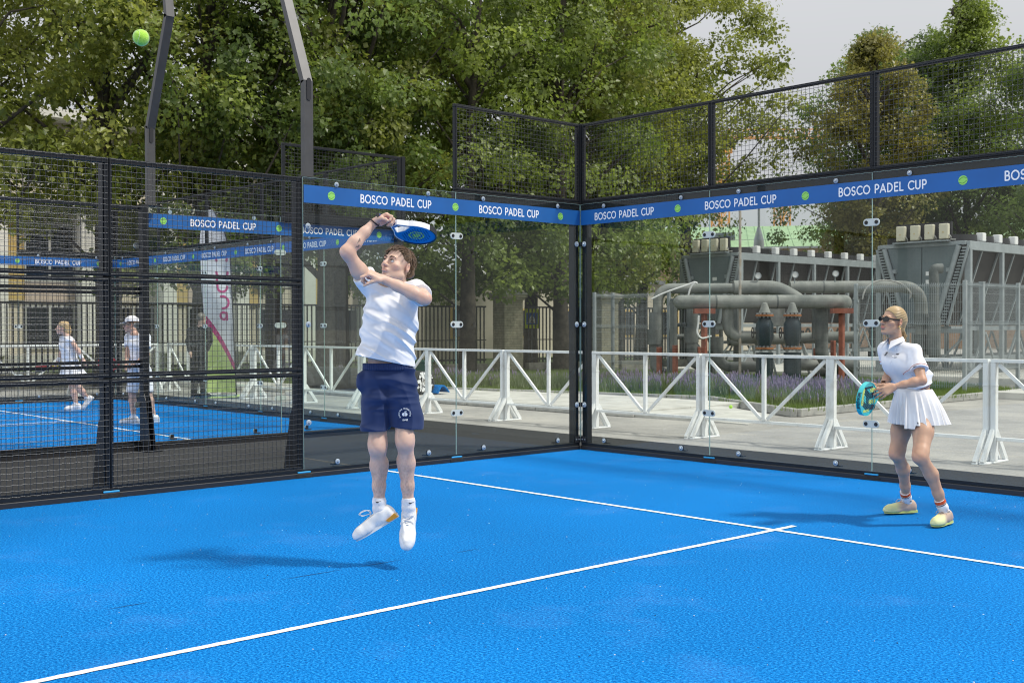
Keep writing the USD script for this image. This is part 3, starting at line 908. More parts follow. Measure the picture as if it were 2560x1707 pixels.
def instancer(name, label, cat, protos, pos, rot, scl, idx):
    p = unique('/World', name)
    pi = UsdGeom.PointInstancer.Define(stage, p)
    mark(pi.GetPrim(), label, cat, kind='stuff')
    rel = pi.CreatePrototypesRel()
    for k, parts in enumerate(protos):
        x = UsdGeom.Xform.Define(stage, f'{p}/proto_{k}')
        for j, (geo, m) in enumerate(parts):
            usdkit.mesh(stage, f'{p}/proto_{k}/m{j}', geo, m)
        rel.AddTarget(x.GetPath())
    pi.CreatePositionsAttr(Vt.Vec3fArray.FromNumpy(np.asarray(pos, np.float32)))
    q = [Gf.Quath(math.cos(a / 2), 0, 0, math.sin(a / 2)) for a in rot]
    pi.CreateOrientationsAttr(Vt.QuathArray(q))
    pi.CreateScalesAttr(Vt.Vec3fArray.FromNumpy(np.repeat(np.asarray(scl, np.float32)[:, None], 3, 1)))
    pi.CreateProtoIndicesAttr(Vt.IntArray.FromNumpy(np.asarray(idx, np.int32)))


rs = np.random.RandomState(21)
bedpoly = sg.Polygon(bed).buffer(-.12)
near_bed = sg.Polygon([(-34, 2.6), (-18, 4.9), (-11.5, 6.35), (-7.1, 7.5), (-4.3, 8.15), (-1.15, 6.35), (-1.3, 15.4), (-6.4, 17.6), (-17, 17), (-20, 4)]).buffer(-.08)


def scatter(poly, n, rs):
    x0, y0, x1, y1 = poly.bounds
    P = rs.uniform([x0, y0], [x1, y1], (n * 4, 2))
    import shapely
    return P[shapely.contains_xy(poly, P[:, 0], P[:, 1])][:n]


gp = scatter(near_bed, 5200, rs)
gprotos = []
for k in range(3):
    v, f, _ = blades(rs, 60, .13, .05, .13, .006)
    gprotos.append([((v, f), M['grass'])])
instancer('grass', 'mown green grass in the planting bed', 'grass', gprotos, np.c_[gp, np.full(len(gp), .085)], rs.uniform(0, 6.28, len(gp)), rs.uniform(.7, 1.3, len(gp)), rs.randint(0, 3, len(gp)))

lprotos = []
for k in range(4):
    v, f, tips = blades(rs, 110, .13, .12, .33, .007, .45)
    bl = rs.choice(len(tips), 12, replace=False)
    mb = MB()
    for i in bl:
        q = tips[i]
        hgt = rs.uniform(.05, .10)
        mb.tube([q - [0, 0, .01], q + [0, 0, hgt * .5], q + [0, 0, hgt]], [.006, .012, .003], 4, cap=False)
    lprotos.append([((v, f), M['lav_leaf']), (mb.arrays(), M['lav_bloom'])])
tall = []
for k in range(2):
    v, f, tips = blades(rs, 120, .16, .15, .40, .009, .6)
    tall.append([((v, f), M['lav_leaf'])])
# lavender along the front of the bed, densest right of the glass corner
lav = sg.Polygon([(-8.8, 8.3), (-7.0, 8.1), (-4.4, 8.75), (-1.45, 7.0), (-1.55, 11.0), (-4.5, 11.4), (-8.8, 10.6)])
left = sg.Polygon([(-17, 6.3), (-11.4, 6.85), (-7.2, 8.0), (-8.8, 8.3), (-9.0, 9.3), (-12.5, 8.6), (-17.3, 7.9)])
lp = np.vstack([scatter(lav, 430, rs), scatter(left, 300, rs)])
ix = np.concatenate([rs.choice([0, 1, 2, 3, 4, 5], 430), rs.choice([4, 5, 4, 5, 0], 300)])
instancer('lavender', 'purple lavender and grey-green herbs blooming along the bed', 'lavender', lprotos + tall, np.c_[lp, np.full(len(lp), .085)], rs.uniform(0, 6.28, len(lp)), rs.uniform(.75, 1.2, len(lp)), ix)

# ------------------------------------------------------------------ iron fence with brick pillars
M['iron'] = mat('black_iron', (0.014, 0.014, 0.015), 0.5)
M['brick'] = mat('tan_brick', (0.27, 0.245, 0.17), 0.85, color2=(0.40, 0.37, 0.27), scale=7.0, bump=0.3, bscale=60)
M['mortar'] = mat('mortar', (0.20, 0.19, 0.15), 0.9)
M['wallstone'] = mat('low_wall', (0.13, 0.12, 0.10), 0.9, color2=(0.26, 0.25, 0.21), scale=4.0, bump=0.4, bscale=30)
FA, FB_ = np.array([-19.3, 0.0]), np.array([-16.9, 13.65])
FD = (FB_ - FA) / np.linalg.norm(FB_ - FA)


def fpt(y):
    return FA + FD * ((y - FA[1]) / FD[1])


FRZ = math.atan2(FD[1], FD[0])


def make_fence(label, y, L):
    p = fpt(y)
    t = thing('iron_fence', label, 'fence', (p[0], p[1], .085), FRZ)
    put('low_wall', MB().bev((0, -.12, -.1), (L, .12, .30), .01), M['wallstone'], t)
    r = put('rail', MB().box((0, -.02, .40), (L, .02, .45)), M['iron'], t)
    put('rail', MB().box((0, -.02, 1.02), (L, .02, 1.05)), M['iron'], t)
    put('rail', MB().box((0, -.02, 2.04), (L, .02, 2.09)), M['iron'], t)
    mb = MB()
    n = int(L / .135)
    for i in range(n):
        x = (i + .5) * L / n
        mb.box((x - .016, -.0195, .32), (x + .016, .0195, 2.0395))
    put('bars', mb, M['iron'], t, kind='stuff')
    return t


seg = (14.0 + 6.0 - .45) / 6
f0 = make_fence('black iron fence section at the far left behind the first tree', -6.0, seg)
names = ['black iron fence section behind the woman in the white dress', 'black iron fence section behind the man in the white cap', 'black iron fence section behind the feather flag',
         'black iron fence section left of the jumping player', 'black iron fence section just left of the brick pillar']
for k in range(1, 6):
    p = fpt(-6.0 + (seg * k) * FD[1])
    dup(f0, names[k - 1], (p[0], p[1], .085), FRZ)
for y, l in ((14.75, 'black iron fence section between the two brick pillars, behind the crossing sign'), (18.4, 'black iron fence section behind the grey pipes')):
    p = fpt(y); dup(f0, l, (p[0], p[1], .085), FRZ)


def pillar(label, y):
    p = fpt(y)
    t = thing('brick_pillar', label, 'pillar', (p[0], p[1], 0.0), FRZ)
    put('core', MB().box((-.33, -.33, -.05), (.33, .33, 2.36)), M['mortar'], t)
    rs = np.random.RandomState(int(abs(y) * 10))
    bh = .078
    for i in range(29):
        z = .02 + i * (bh + .003)
        odd = i % 2
        for face in range(4):
            c, s = [(1, 0), (0, 1), (-1, 0), (0, -1)][face]
            xs = [-.345, -.115, .115, .345] if not odd else [-.345, -.23, 0, .23, .345]
            for a, b in zip(xs[:-1], xs[1:]):
                o = rs.uniform(-.002, .003)
                q = MB().box((a + .004, .331, z), (b - .004, .345 + o, z + bh - .007))
                T = np.eye(4); T[:2, :2] = [[c, -s], [s, c]]
                if i % 1 == 0 and face in (0, 3):
                    put('brick', q.xf(T), M['brick'], t)
                else:
                    q.xf(T); put('brick', q, M['brick'], t) if i > 1000 else EXTRA.setdefault(t, MB()).add(*q.arrays())
    put('brick_course', EXTRA.pop(t), M['brick'], t, kind='stuff')
    put('cornice', MB().bev((-.40, -.40, 2.36), (.40, .40, 2.44), .01).bev((-.45, -.45, 2.44), (.45, .45, 2.53), .01), M['brick'], t)
    put('cap', MB().lathe([(0, 0), (.66, 0), (.66, .04), (0, .22)], 4, frame([0, 0, 2.5305], [math.cos(.785), math.sin(.785), 0], [-math.sin(.785), math.cos(.785), 0])), M['slab'], t)


EXTRA = {}
pillar('tan brick fence pillar between two tree trunks, right of the jumping player', 14.05)
pillar('tan brick fence pillar just right of the corner post, behind the grey mesh fence', 17.75)

# ------------------------------------------------------------------ crossing sign
M['signblue'] = mat('sign_blue', (0.01, 0.12, 0.42), 0.5)
M['signlime'] = mat('sign_lime', (0.62, 0.72, 0.02), 0.5)
sp = ground_at(1330, 39.0)
t = wthing('crossing_sign', 'blue and lime pedestrian crossing sign behind the iron fence', 'road sign', sp)
T = frame(sp + [0, 0, 1.80] - FWD * .05, [RIGHT[0], RIGHT[1], 0], [0, 0, 1])
wput('post', MB().cyl(sp, sp + [0, 0, 2.15], .03, 8), M['grey'], t, smooth=40)
pl_ = wput('board', MB().prism(sg.box(-.24, -.33, .24, .33), 0, .012, T), M['signlime'], t)
wput('panel', MB().prism(sg.box(-.19, -.20, .19, .20), .012, .015, T), M['signblue'], pl_)
wput('triangle', MB().prism([(-.16, -.15), (.16, -.15), (0, .16)], .0151, .017, T), M['letter'], pl_)
man = sg.Point(0, .07).buffer(.024).union(sg.LineString([(0, .04), (0, -.03)]).buffer(.022)).union(sg.LineString([(0, -.03), (-.045, -.13)]).buffer(.013)).union(sg.LineString([(0, -.03), (.05, -.13)]).buffer(.013)).union(sg.LineString([(-.06, -.02), (0, .035), (.055, -.015)]).buffer(.010))
wput('walking_figure', MB().prism(man, .0171, .019, T), M['iron'], pl_)

# ------------------------------------------------------------------ houses
M['cream'] = mat('cream_plaster', (0.52, 0.47, 0.38), 0.85, var=.06, scale=.8)
M['ochre'] = mat('ochre_plaster', (0.50, 0.36, 0.13), 0.85, var=.06, scale=.8)
M['pilaster'] = mat('white_plaster', (0.66, 0.65, 0.60), 0.8, var=.05, scale=1.0)
M['pink'] = mat('pale_pink_plaster', (0.50, 0.40, 0.33), 0.85)
M['pane'] = mat('dark_window', (0.016, 0.02, 0.024), 0.08, spec=.8)
M['wframe'] = mat('window_frame', (0.42, 0.42, 0.40), 0.5)
M['roofgreen'] = mat('green_sheet_roof', (0.25, 0.37, 0.20), 0.6, var=.12, scale=1.5)
M['redbrick'] = mat('far_brick', (0.30, 0.20, 0.14), 0.9, color2=(0.40, 0.28, 0.20), scale=6)
M['tin'] = mat('grey_roof', (0.16, 0.17, 0.18), 0.5)

BX = -32.0
t = wthing('columned_building', 'cream building with white pilasters and ochre panels behind the left trees', 'building', (BX, 10, 0))
wput('wall', MB().box((BX - 9, -9.0, -.1), (BX - .6, 20.0, 9.4)), M['cream'], t)
wput('plinth', MB().box((BX - .6, -9.0, -.1), (BX - .3, 20.0, .55)), M['slab'], t)
wput('cornice', MB().box((BX - .6, -9.2, 9.05), (BX + .5, 20.2, 9.4)).box((BX - .6, -9.1, 5.9), (BX + .18, 20.1, 6.15)), M['pilaster'], t)
for k in range(-4, 5):
    y = 6.9 + 3.17 * k
    if y > 19.8:
        continue
    wput('pilaster', MB().box((BX - .6, y - .27, .55), (BX + .1, y + .27, 5.9)).box((BX - .6, y - .36, 5.5), (BX + .18, y + .36, 5.8)).box((BX - .6, y - .25, 6.15), (BX, y + .25, 9.05)), M['pilaster'], t)
    if k == 4:
        continue
    for z0, z1 in ((.75, 2.35), (3.2, 5.3), (6.7, 8.5)):
        w = wput('window', MB().box((BX - .60, y + 1.05, z0), (BX - .52, y + 2.85, z1)), M['wframe'], t)
        ww = MB()
        for a in (1.12, 2.0):
            ww.box((BX - .52, y + a, z0 + .08), (BX - .505, y + a + .78, z1 - .08))
        wput('pane', ww, M['pane'], w)
    wput('wall_panel', MB().box((BX - .60, y + .34, 2.5), (BX - .45, y + 1.0, 5.45)), M['ochre'], t)
    wput('spandrel', MB().box((BX - .60, y + 1.05, 2.42), (BX - .48, y + 2.85, 3.12)), M['pink'] if k % 2 else M['cream'], t)
ac = wput('air_conditioner', MB().bev((BX - .45, 14.15, 3.5), (BX - .05, 15.0, 4.1), .03), M['pilaster'], t)
wput('fan_grille', MB().cyl((BX - .05, 14.45, 3.8), (BX - .03, 14.45, 3.8), .22, 16), M['grey'], ac)

t = wthing('low_building', 'low beige building behind the iron fence right of the jumping player', 'building', (-30, 30, 0))
wput('wall', MB().box((-38, 21.0, -.1), (-30, 46, 3.75)), M['cream'], t)
wput('eaves', MB().box((-38.2, 20.8, 3.75), (-29.7, 46.2, 3.95)), M['tin'], t)
for k in range(6):
    y = 22.5 + 3.6 * k
    w = wput('window', MB().box((-30.0, y, 1.0), (-29.93, y + 1.5, 2.4)), M['ochre'], t)
    wput('pane', MB().box((-29.93, y + .1, 1.1), (-29.915, y + .7, 2.3)).box((-29.93, y + .8, 1.1), (-29.915, y + 1.4, 2.3)), M['pane'], w)

c0 = zpx(1415, 818, 92)
t = wthing('apartment_block', 'distant grey-white apartment block glimpsed between tree trunks', 'building', (c0[0], c0[1], 0))
ax, ay = np.array([RIGHT[0], RIGHT[1], 0]), np.array([FWD[0], FWD[1], 0])
Tb = frame([c0[0], c0[1], 0], ax, ay)


def bb(a, b):
    return MB().box(a, b).xf(Tb)


wput('wall', bb((-7, 0, -.2), (7, 10, 14)), M['pilaster'], t)
for i in range(6):
    for j in range(4):
        x, z = -6.2 + 2.1 * i, 3.0 + 2.8 * j
        w = wput('window', bb((x, -.05, z), (x + 1.3, 0.0, z + 1.6)), M['wframe'], t)
        wput('pane', bb((x + .1, -.06, z + .1), (x + 1.2, -.051, z + 1.5)), M['pane'], w)
for j in range(3):
    wput('balcony', bb((-2.2, -1.0, 4.9 + 2.8 * j), (1.9, -.002, 5.7 + 2.8 * j)), M['ochre'], t)

c1 = zpx(2000, 818, 80)
t = wthing('green_roofed_building', 'brick building with green sheet-metal roof behind the left machine', 'building', (c1[0], c1[1], 0))
Tg = frame([c1[0], c1[1], 0], ax * .985 - ay * .17, ay * .985 + ax * .17)
wput('wall', MB().box((-11, 0, -.2), (16, 14, 6.95)).xf(Tg), M['redbrick'], t)
rf = MB()
rf.add([(-11.6, -.5, 7.05), (16.6, -.5, 7.05), (16.6, 7, 9.1), (-11.6, 7, 9.1), (-11.6, 14.5, 7.05), (16.6, 14.5, 7.05), (-11.6, -.5, 6.95), (16.6, -.5, 6.95), (16.6, 14.5, 6.95), (-11.6, 14.5, 6.95)],
       [[0, 1, 2, 3], [3, 2, 5, 4], [6, 7, 1, 0], [9, 6, 0, 4], [0, 3, 4, 4], [1, 5, 2, 2], [7, 8, 5, 1], [8, 9, 4, 5], [6, 9, 8, 7]])
roof = wput('roof', rf.xf(Tg), M['roofgreen'], t)
sm = MB()
for i in range(46):
    x = -11.4 + i * .61
    sm.beam((x, -.5, 7.07), (x, 7, 9.12), .03, .05)
wput('roof_seams', sm.xf(Tg), M['roofgreen'], roof, kind='stuff')
wput('snow_guard', MB().beam((-11.5, .6, 7.62), (16.5, .6, 7.62), .03, .03).xf(Tg), M['grey'], roof)
wput('dormer', MB().box((-6.5, 1.8, 7.5), (-4.4, 4.5, 8.25)).xf(Tg), M['tin'], roof)
wput('gutter', MB().box((-11.6, -.62, 6.9), (16.6, -.505, 7.04)).xf(Tg), M['grey'], t)

# distant tower cranes
M['crane'] = mat('crane_orange', (0.55, 0.26, 0.05), 0.5)


def crane(px, t_, ztop, label, jib):
    b = ground_at(px, t_)
    t = wthing('tower_crane', label, 'crane', b)
    w, mb = .8, MB()
    for a in (-w, w):
        for c in (-w, w):
            mb.beam(b + [a, c, 0], b + [a, c, ztop], .16)
    z = 0
    while z < ztop - 1.7:
        for a, c, e, g in ((-w, -w, w, -w), (w, -w, w, w), (w, w, -w, w), (-w, w, -w, -w)):
            mb.beam(b + [a, c, z], b + [e, g, z + 1.7], .09); mb.beam(b + [a, c, z], b + [e, g, z], .09)
        z += 1.7
    wput('mast', mb, M['crane'], t)
    wput('cab', MB().box(b + [-1.1, -1.1, ztop], b + [1.1, 1.1, ztop + 1.6]), M['crane'], t)
    j = MB()
    e = b + [0, 0, ztop + 2.0]
    for s in (-.6, .6):
        j.beam(e - ax * jib * .3 + ay * s, e + ax * jib + ay * s, .14)
    j.beam(e - ax * jib * .3 + [0, 0, 1.1], e + ax * jib + [0, 0, 1.1], .14)
    for k in range(-6, 22):
        p = e + ax * jib * k / 21
        j.beam(p + ay * .6, p + ax * jib / 42 + [0, 0, 1.1], .07); j.beam(p - ay * .6, p + ax * jib / 42 + [0, 0, 1.1], .07)
    wput('jib', j, M['crane'], t)


crane(1801, 150, 24.0, 'left distant orange tower crane above the green roof', 14)
crane(1955, 165, 19.0, 'right distant orange tower crane above the green roof', -12)

# lamp post and thin rusty pole
b = ground_at(1897, 58)
t = wthing('street_lamp', 'tall grey double-armed street lamp behind the left machine', 'street lamp', b)
wput('post', MB().tube([b, b + [0, 0, 5.6], b + [0, 0, 5.9], b + [0, 0, 6.5]], [.28, .26, .24, .08], 12).tube([b + [0, 0, 6.5], b + [0, 0, 8.2]], .06, 8), M['grey'], t, smooth=40)
for s in (-1, 1):
    arm = wput('arm', MB().tube([b + [0, 0, 7.9], b + ax * s * .35 + [0, 0, 8.35], b + ax * s * .9 + [0, 0, 8.5]], .04, 8), M['grey'], t, smooth=40)
    wput('lamp_head', MB().bev(b + ax * s * 1.1 - [.28, .12, -8.45], b + ax * s * 1.1 + [.28, .12, 8.57], .03), M['grey'], arm)
M['rust'] = mat('rusty_pipe', (0.30, 0.24, 0.17), 0.8, color2=(0.38, 0.36, 0.33), scale=6)
b = ground_at(1850, 29.3, .085)
t = wthing('thin_pole', 'thin rust-stained pole standing in the lavender before the pipes', 'pole', b)
wput('pole_tube', MB().cyl(b, b + [0, 0, 4.6], .035, 10), M['rust'], t, smooth=40)
wput('cap', MB().cyl(b + [0, 0, 4.6], b + [0, 0, 4.64], .042, 10), M['iron'], t, smooth=40)
wput('side_arm', MB().cyl(b + [0, 0, .97], b + [0, 0, .97] + ax * .38, .018, 8), M['rust'], t)

# ------------------------------------------------------------------ dry coolers
M['steelblue'] = mat('grey_green_sheet', (0.120, 0.148, 0.155), 0.5, var=.10, scale=2.0, spec=.5)
M['galv'] = mat('galvanised', (0.27, 0.30, 0.31), 0.48, var=.10, scale=4.0, metal=.15)
M['coil'] = mat('coil_fins', (0.026, 0.024, 0.022), 0.7, var=.15, scale=6)
M['black'] = mat('fan_black', (0.012, 0.012, 0.013), 0.5)
M['beige'] = mat('beige_box', (0.55, 0.52, 0.40), 0.5)
M['whitebox'] = mat('white_box', (0.68, 0.68, 0.67), 0.45)


def cooler(label, loc, W, L, z0, z1, nb):
    t = thing('dry_cooler', label, 'dry cooler', loc)
    h = W / 2
    bw = .42                                                     # half width at the foot of the V
    beam_h = .24
    for s in (-1, 1):
        put('top_beam', MB().bev((s * h - .05, 0, z1 - beam_h), (s * h + .05, L, z1), .01), M['galv'], t)
    put('front_beam', MB().bev((-h + .051, -.04, z1 - .10), (h - .051, .06, z1 + .01), .008), M['galv'], t)
    put('deck', MB().box((-h + .051, .07, z1 - .06), (h - .051, L, z1 - .02)), M['galv'], t)
    # folded end panel, in two sheets with a seam
    for s in (-1, 1):
        pts = [(s * .012, z0 + .15), (s * bw, z0 + .15), (s * (h - .28), z1 - .105), (s * .012, z1 - .105)]
        q = put('end_panel', MB().prism(pts if s > 0 else pts[::-1], 0, .05, frame([0, .02, 0], [1, 0, 0], [0, 0, 1])), M['steelblue'], t)
        if s > 0:
            for zz in (.90, 1.13):
                put('plate', MB().box((s * .12, -.034, z1 - zz), (s * .30, -.031, z1 - zz + .11)), M['whitebox'], q)
    for s in (-1, 1):
        a, b = np.array([s * (bw + .02), -.10, z0 + .1]), np.array([s * (h - .22), -.10, z1 - .12])
        put('header_pipe', MB().tube([a, b], .072, 12), M['galv'], t, smooth=40)
        lug = put('lug', MB().bev(a * .3 + b * .7 - [.16 if s > 0 else .0, .02, .06], a * .3 + b * .7 + [.0 if s > 0 else .16, .06, .06], .01), M['galv'], t)
        d = (b - a) / np.linalg.norm(b - a)
        o = np.array([s * .17, .03, 0])
        put('edge_strip', MB().beam(a + o * 1.9, b + o * 1.5, .05, .06), M['galv'], t)
        zig = MB()
        nz = int(np.linalg.norm(b - a) / .085)
        for i in range(nz):
            p = a + d * (i + .5) * .085 + o * .95
            zig.beam(p - [s * .06, 0, -.015], p + [s * .075, 0, .015], .03, .042)
        put('coil_bends', zig, M['galv'], t, kind='stuff')
        put('coil_backing', MB().beam(a + o + [0, .05, 0], b + o * .8 + [0, .05, 0], .03, .26, up=(s, 0, 0)), M['coil'], t)
    bay = L / nb
    for i in range(nb + 1):
        y = min(max(i * bay, .06), L - .06)
        for s in (-1, 1):
            put('post', MB().bev((s * h - (.11 if i == 0 else .05), y - .06, -.0), (s * h + (.06 if i == 0 else .05), y + .06, z1 - beam_h - .001), .006), M['galv'] if i else M['galv'], t)
    for i in range(nb * 2):
        y0_, y1_ = i * bay / 2 + .04, (i + 1) * bay / 2 - .04
        for s in (-1, 1):
            v = [(s * (h - .12), y0_, z1 - beam_h), (s * (h - .12), y1_, z1 - beam_h), (s * (bw + .12), y1_, z0 + .1), (s * (bw + .12), y0_, z0 + .1)]
            v2 = [(a - s * .12, b, c) for a, b, c in v]
            put('coil', MB().add(v + v2, [[0, 1, 2, 3], [7, 6, 5, 4], [0, 4, 5, 1], [1, 5, 6, 2], [2, 6, 7, 3], [3, 7, 4, 0]]), M['coil'], t)
            put('divider', MB().beam((s * (h - .105), y1_ + .04, z1 - beam_h), (s * (bw + .13), y1_ + .04, z0 + .1), .05, .05), M['galv'], t)
    for i in range(nb * 2):
        for s in (-1, 1):
            c = np.array([s * (h - .53), (i + .5) * bay / 2, z1 - .02])
            ring = put('fan_ring', MB().lathe([(.40, 0), (.50, 0), (.48, .22), (.43, .22), (.40, 0)], 20, frame(c, [1, 0, 0], [0, 1, 0])), M['black'], t, smooth=40)
            fan = MB().cyl(c + [0, 0, .05], c + [0, 0, .15], .12, 10)
            for k in range(5):
                a = k * 2 * math.pi / 5
                fan.beam(c + [.11 * math.cos(a), .11 * math.sin(a), .08], c + [.38 * math.cos(a), .38 * math.sin(a), .12], .16, .012)
            put('fan', fan, M['black'], ring)
            if s > 0:
                put('motor_box', MB().bev(c + [.30, bay / 4 - .10, .05], c + [.50, bay / 4 + .12, .29], .02), M['whitebox'], t)
    tray = put('tray', MB().bev((-h * .62, -.16, z1 + .012), (h * .62, .16, z1 + .05), .006), M['galv'], t)
    for i in range(4):
        x = -h * .45 + i * h * .32
        bx = put('control_box', MB().bev((x - .13, -.14, z1 + .08), (x + .13, .0, z1 + .50), .02), M['beige'], t)
        put('warning_mark', MB().prism([(-.025, -.02), (.025, -.02), (0, .025)], 0, .002, frame([x, -.1425, z1 + .27], [1, 0, 0], [0, 0, 1])), M['ochre'], bx)
        put('cable', MB().tube([(x + .13, -.06, z1 + .2), (x + .2, -.08, z1 + .12), (x + .17, -.05, z1 + .06), (x + .3, 0, z1 + .055)], .018, 6), M['kerb'], t, smooth=True)
    put('back_tray', MB().box((-h * .62, .05, z1 + .10), (h * .62, .12, z1 + .56)), M['black'], t)
    # stand
    for s in (-1, 1):
        put('base_beam', MB().bev((s * h - .07, 0, z0 - .18), (s * h + .07, L, z0 - .02), .006), M['galv'], t) if False else None
    for zz in (z0 - .05, .35):
        for s in (-.55, .55):
            put('base_beam', MB().bev((s * h - .05, .13, zz), (s * h + .05, L, zz + .12), .006), M['galv'], t)
    st = 0
    for i in range(nb):
        for s in (-1, 1):
            put('stand_brace', MB().beam((s * h * .98, i * bay + .2, .05), (s * h * .98, i * bay + bay / 2, z0 - .1), .05, .05), M['galv'], t)
            put('stand_brace', MB().beam((s * h * .98, i * bay + bay - .2, .05), (s * h * .98, i * bay + bay / 2 + .06, z0 - .1), .05, .05), M['galv'], t)
    put('cross_beam', MB().bev((-h + .062, .02, z0 - .12), (h - .062, .10, z0 + .0), .006), M['galv'], t)
    for s in (-1, 1):
        put('front_brace', MB().beam((s * (h - .1), .16, z0 - .12), (s * .1, .16, .05), .05, .05), M['galv'], t)
    return t


cooler('far grey V-shaped cooling unit left of the green roof', (-14.45, 21.2, .2), 2.45, 13.2, 1.35, 3.78, 6)
cooler('near grey V-shaped cooling unit above the woman with sunglasses', (-6.0, 19.8, .2), 2.65, 12.0, 1.25, 3.62, 6)

# ------------------------------------------------------------------ insulated pipework
M['lag'] = mat('pipe_lagging', (0.135, 0.148, 0.138), 0.75, color2=(0.25, 0.255, 0.235), scale=2.2, bump=0.35, bscale=14, detail=6)
M['lagdark'] = mat('pipe_lagging_dark', (0.075, 0.088, 0.086), 0.7, color2=(0.14, 0.15, 0.143), scale=3.0, bump=0.25, bscale=16)
M['valve'] = mat('dark_valve', (0.018, 0.030, 0.036), 0.35, var=.2, scale=5)
M['rustred'] = mat('rust_red', (0.24, 0.075, 0.045), 0.7, var=.2, scale=6)
M['orange_rust'] = mat('rusty_flange', (0.30, 0.115, 0.04), 0.7, var=.3, scale=20)


def z4(x, y, t):
    return zpx(1640 + .2806 * x, 540 + .2806 * y, t)


def z5(x, y, t):
    return zpx(2100 + .2934 * x, 520 + .2934 * y, t)


base = ground_at(1900, 29.5, .085)
t = wthing('pipework', 'grey insulated pipework with two dark valves before the machines', 'pipes', base)


def pipe(pts, r, m='lag', round_=.4, bands=True, name='pipe'):
    P = wput(name, MB().tube(bend(pts, r=round_), r, 18), M[m], t, smooth=50)
    if bands:
        a, b = np.array(pts[0], float), np.array(pts[1], float)
        L = np.linalg.norm(b - a)
        for u in np.arange(.9, L - .3, 1.55):
            c = a + (b - a) * u / L
            d = (b - a) / L
            wput('band', MB().tube([c - d * .02, c + d * .02], r * 1.035, 18), M['lagdark'], P, smooth=40)
    return P


def zfix(p, z):
    p = np.array(p, float); p[2] = z; return p


TU = 30.3
zu = z4(300, 645, TU)[2]
zl = z4(900, 765, 29.3)[2]
pu = [z4(20, 900, TU), z4(15, 645, TU), z4(700, 640, TU)]
pu = [zfix(pu[0], .25), zfix(pu[1], zu), zfix(pu[2], zu)]
pipe(pu, .135)
pipe([zfix(z4(690, 640, TU), zu + .02), zfix(z4(1080, 640, TU), zu + .02), zfix(z4(1250, 700, TU - .2), zl + .1), zfix(z4(1290, 770, TU - .3), zl)], .185)
pipe([zfix(z4(1190, 620, 31.2), zu + .06), zfix(z5(40, 640, 31.2), zu + .06), zfix(z5(690, 650, 31.0), zu + .06), zfix(z5(700, 1150, 31.0), .35)], .165, round_=.55)
wput('flange', MB().cyl(zfix(z5(700, 800, 31.0), 1.55), zfix(z5(700, 800, 31.0), 1.85), .215, 18), M['lagdark'], t, smooth=40)
wput('flange', MB().cyl(zfix(z5(700, 800, 31.0), .85), zfix(z5(700, 800, 31.0), 1.30), .215, 18), M['lagdark'], t, smooth=40)
pipe([zfix(z5(870, 590, 30.6), 3.05), zfix(z5(800, 590, 30.6), 3.05), zfix(z5(805, 1230, 30.6), .5), zfix(z5(700, 1250, 30.9), .45)], .13, 'lagdark', .22)
wput('flange', MB().cyl(zfix(z5(800, 800, 30.6), .75), zfix(z5(800, 800, 30.6), 1.75), .175, 18), M['lagdark'], t, smooth=40)
# lower main
a, b = zfix(z4(215, 765, 29.3), zl), zfix(z4(1690, 760, 29.3), zl)
pipe([a, b, b + ay * 1.1 + ax * .25], .178)
wput('end_cap', MB().tm(trimesh.creation.icosphere(2, .176).apply_translation(a)), M['lag'], t, smooth=True)


def col(x, t_, ztop, zbot, r, m='lagdark', elbow=None, **kw):
    p = [zfix(z4(x, 800, t_), ztop), zfix(z4(x, 800, t_), zbot)]
    if elbow is not None:
        p.append(zfix(z4(elbow, 800, t_), zbot - .001))
    return pipe(p, r, m, .42, **kw)


col(320, 30.0, zl - .1, .55, .15, elbow=470)
wput('flange', MB().cyl(zfix(z4(315, 0, 30.0), 1.1), zfix(z4(315, 0, 30.0), 1.5), .19, 18), M['lagdark'], t, smooth=40)
col(640, 29.4, zl - .1, z4(0, 1075, 29.4)[2], .145, 'lag', elbow=900)
col(555, 29.9, 1.25, z4(0, 1345, 29.9)[2], .135, elbow=900)
col(1475, 29.6, zl - .05, z4(0, 1330, 29.6)[2], .165, elbow=1800)
pipe([zfix(z4(1430, 900, 29.7), 1.2), zfix(z4(1430, 780, 29.7), zl + .02), zfix(z4(1530, 780, 29.7), zl + .02)], .12, 'lagdark', .3, bands=False)
pipe([zfix(z4(640, 1100, 30.6), z4(0, 1110, 30.6)[2]), zfix(z4(1800, 1075, 30.6), z4(0, 1075, 30.6)[2])], .145, 'lag')
pipe([zfix(z4(1280, 1330, 30.2), z4(0, 1330, 30.2)[2]), zfix(z4(1790, 1330, 30.2), z4(0, 1330, 30.2)[2])], .14, 'lag')
pipe([zfix(z4(150, 970, 30.2), z4(0, 970, 30.2)[2]), zfix(z4(330, 970, 30.2), z4(0, 970, 30.2)[2])], .05, 'lagdark', bands=False)
pipe([zfix(z4(150, 1075, 30.4), z4(0, 1075, 30.4)[2]), zfix(z4(480, 1075, 30.4), z4(0, 1075, 30.4)[2])], .07, 'lagdark', bands=False)
pipe([zfix(z4(1440, 1420, 30.0), z4(0, 1375, 30)[2]), zfix(z4(1780, 1420, 30), z4(0, 1375, 30)[2])], .16, 'lagdark', bands=False)
# pipe behind the small mesh fence
q = zpx(1637, 760, 30.3)
wput('flange', MB().cyl(zfix(q, 1.05), zfix(q, 1.45), .20, 18), M['lagdark'], t, smooth=40)
pipe([zfix(zpx(1655, 860, 30.0), .30), zfix(zpx(1640, 800, 30.1), .45), zfix(q, .9), zfix(q, 1.9)], .15, 'lagdark', .3, bands=False)
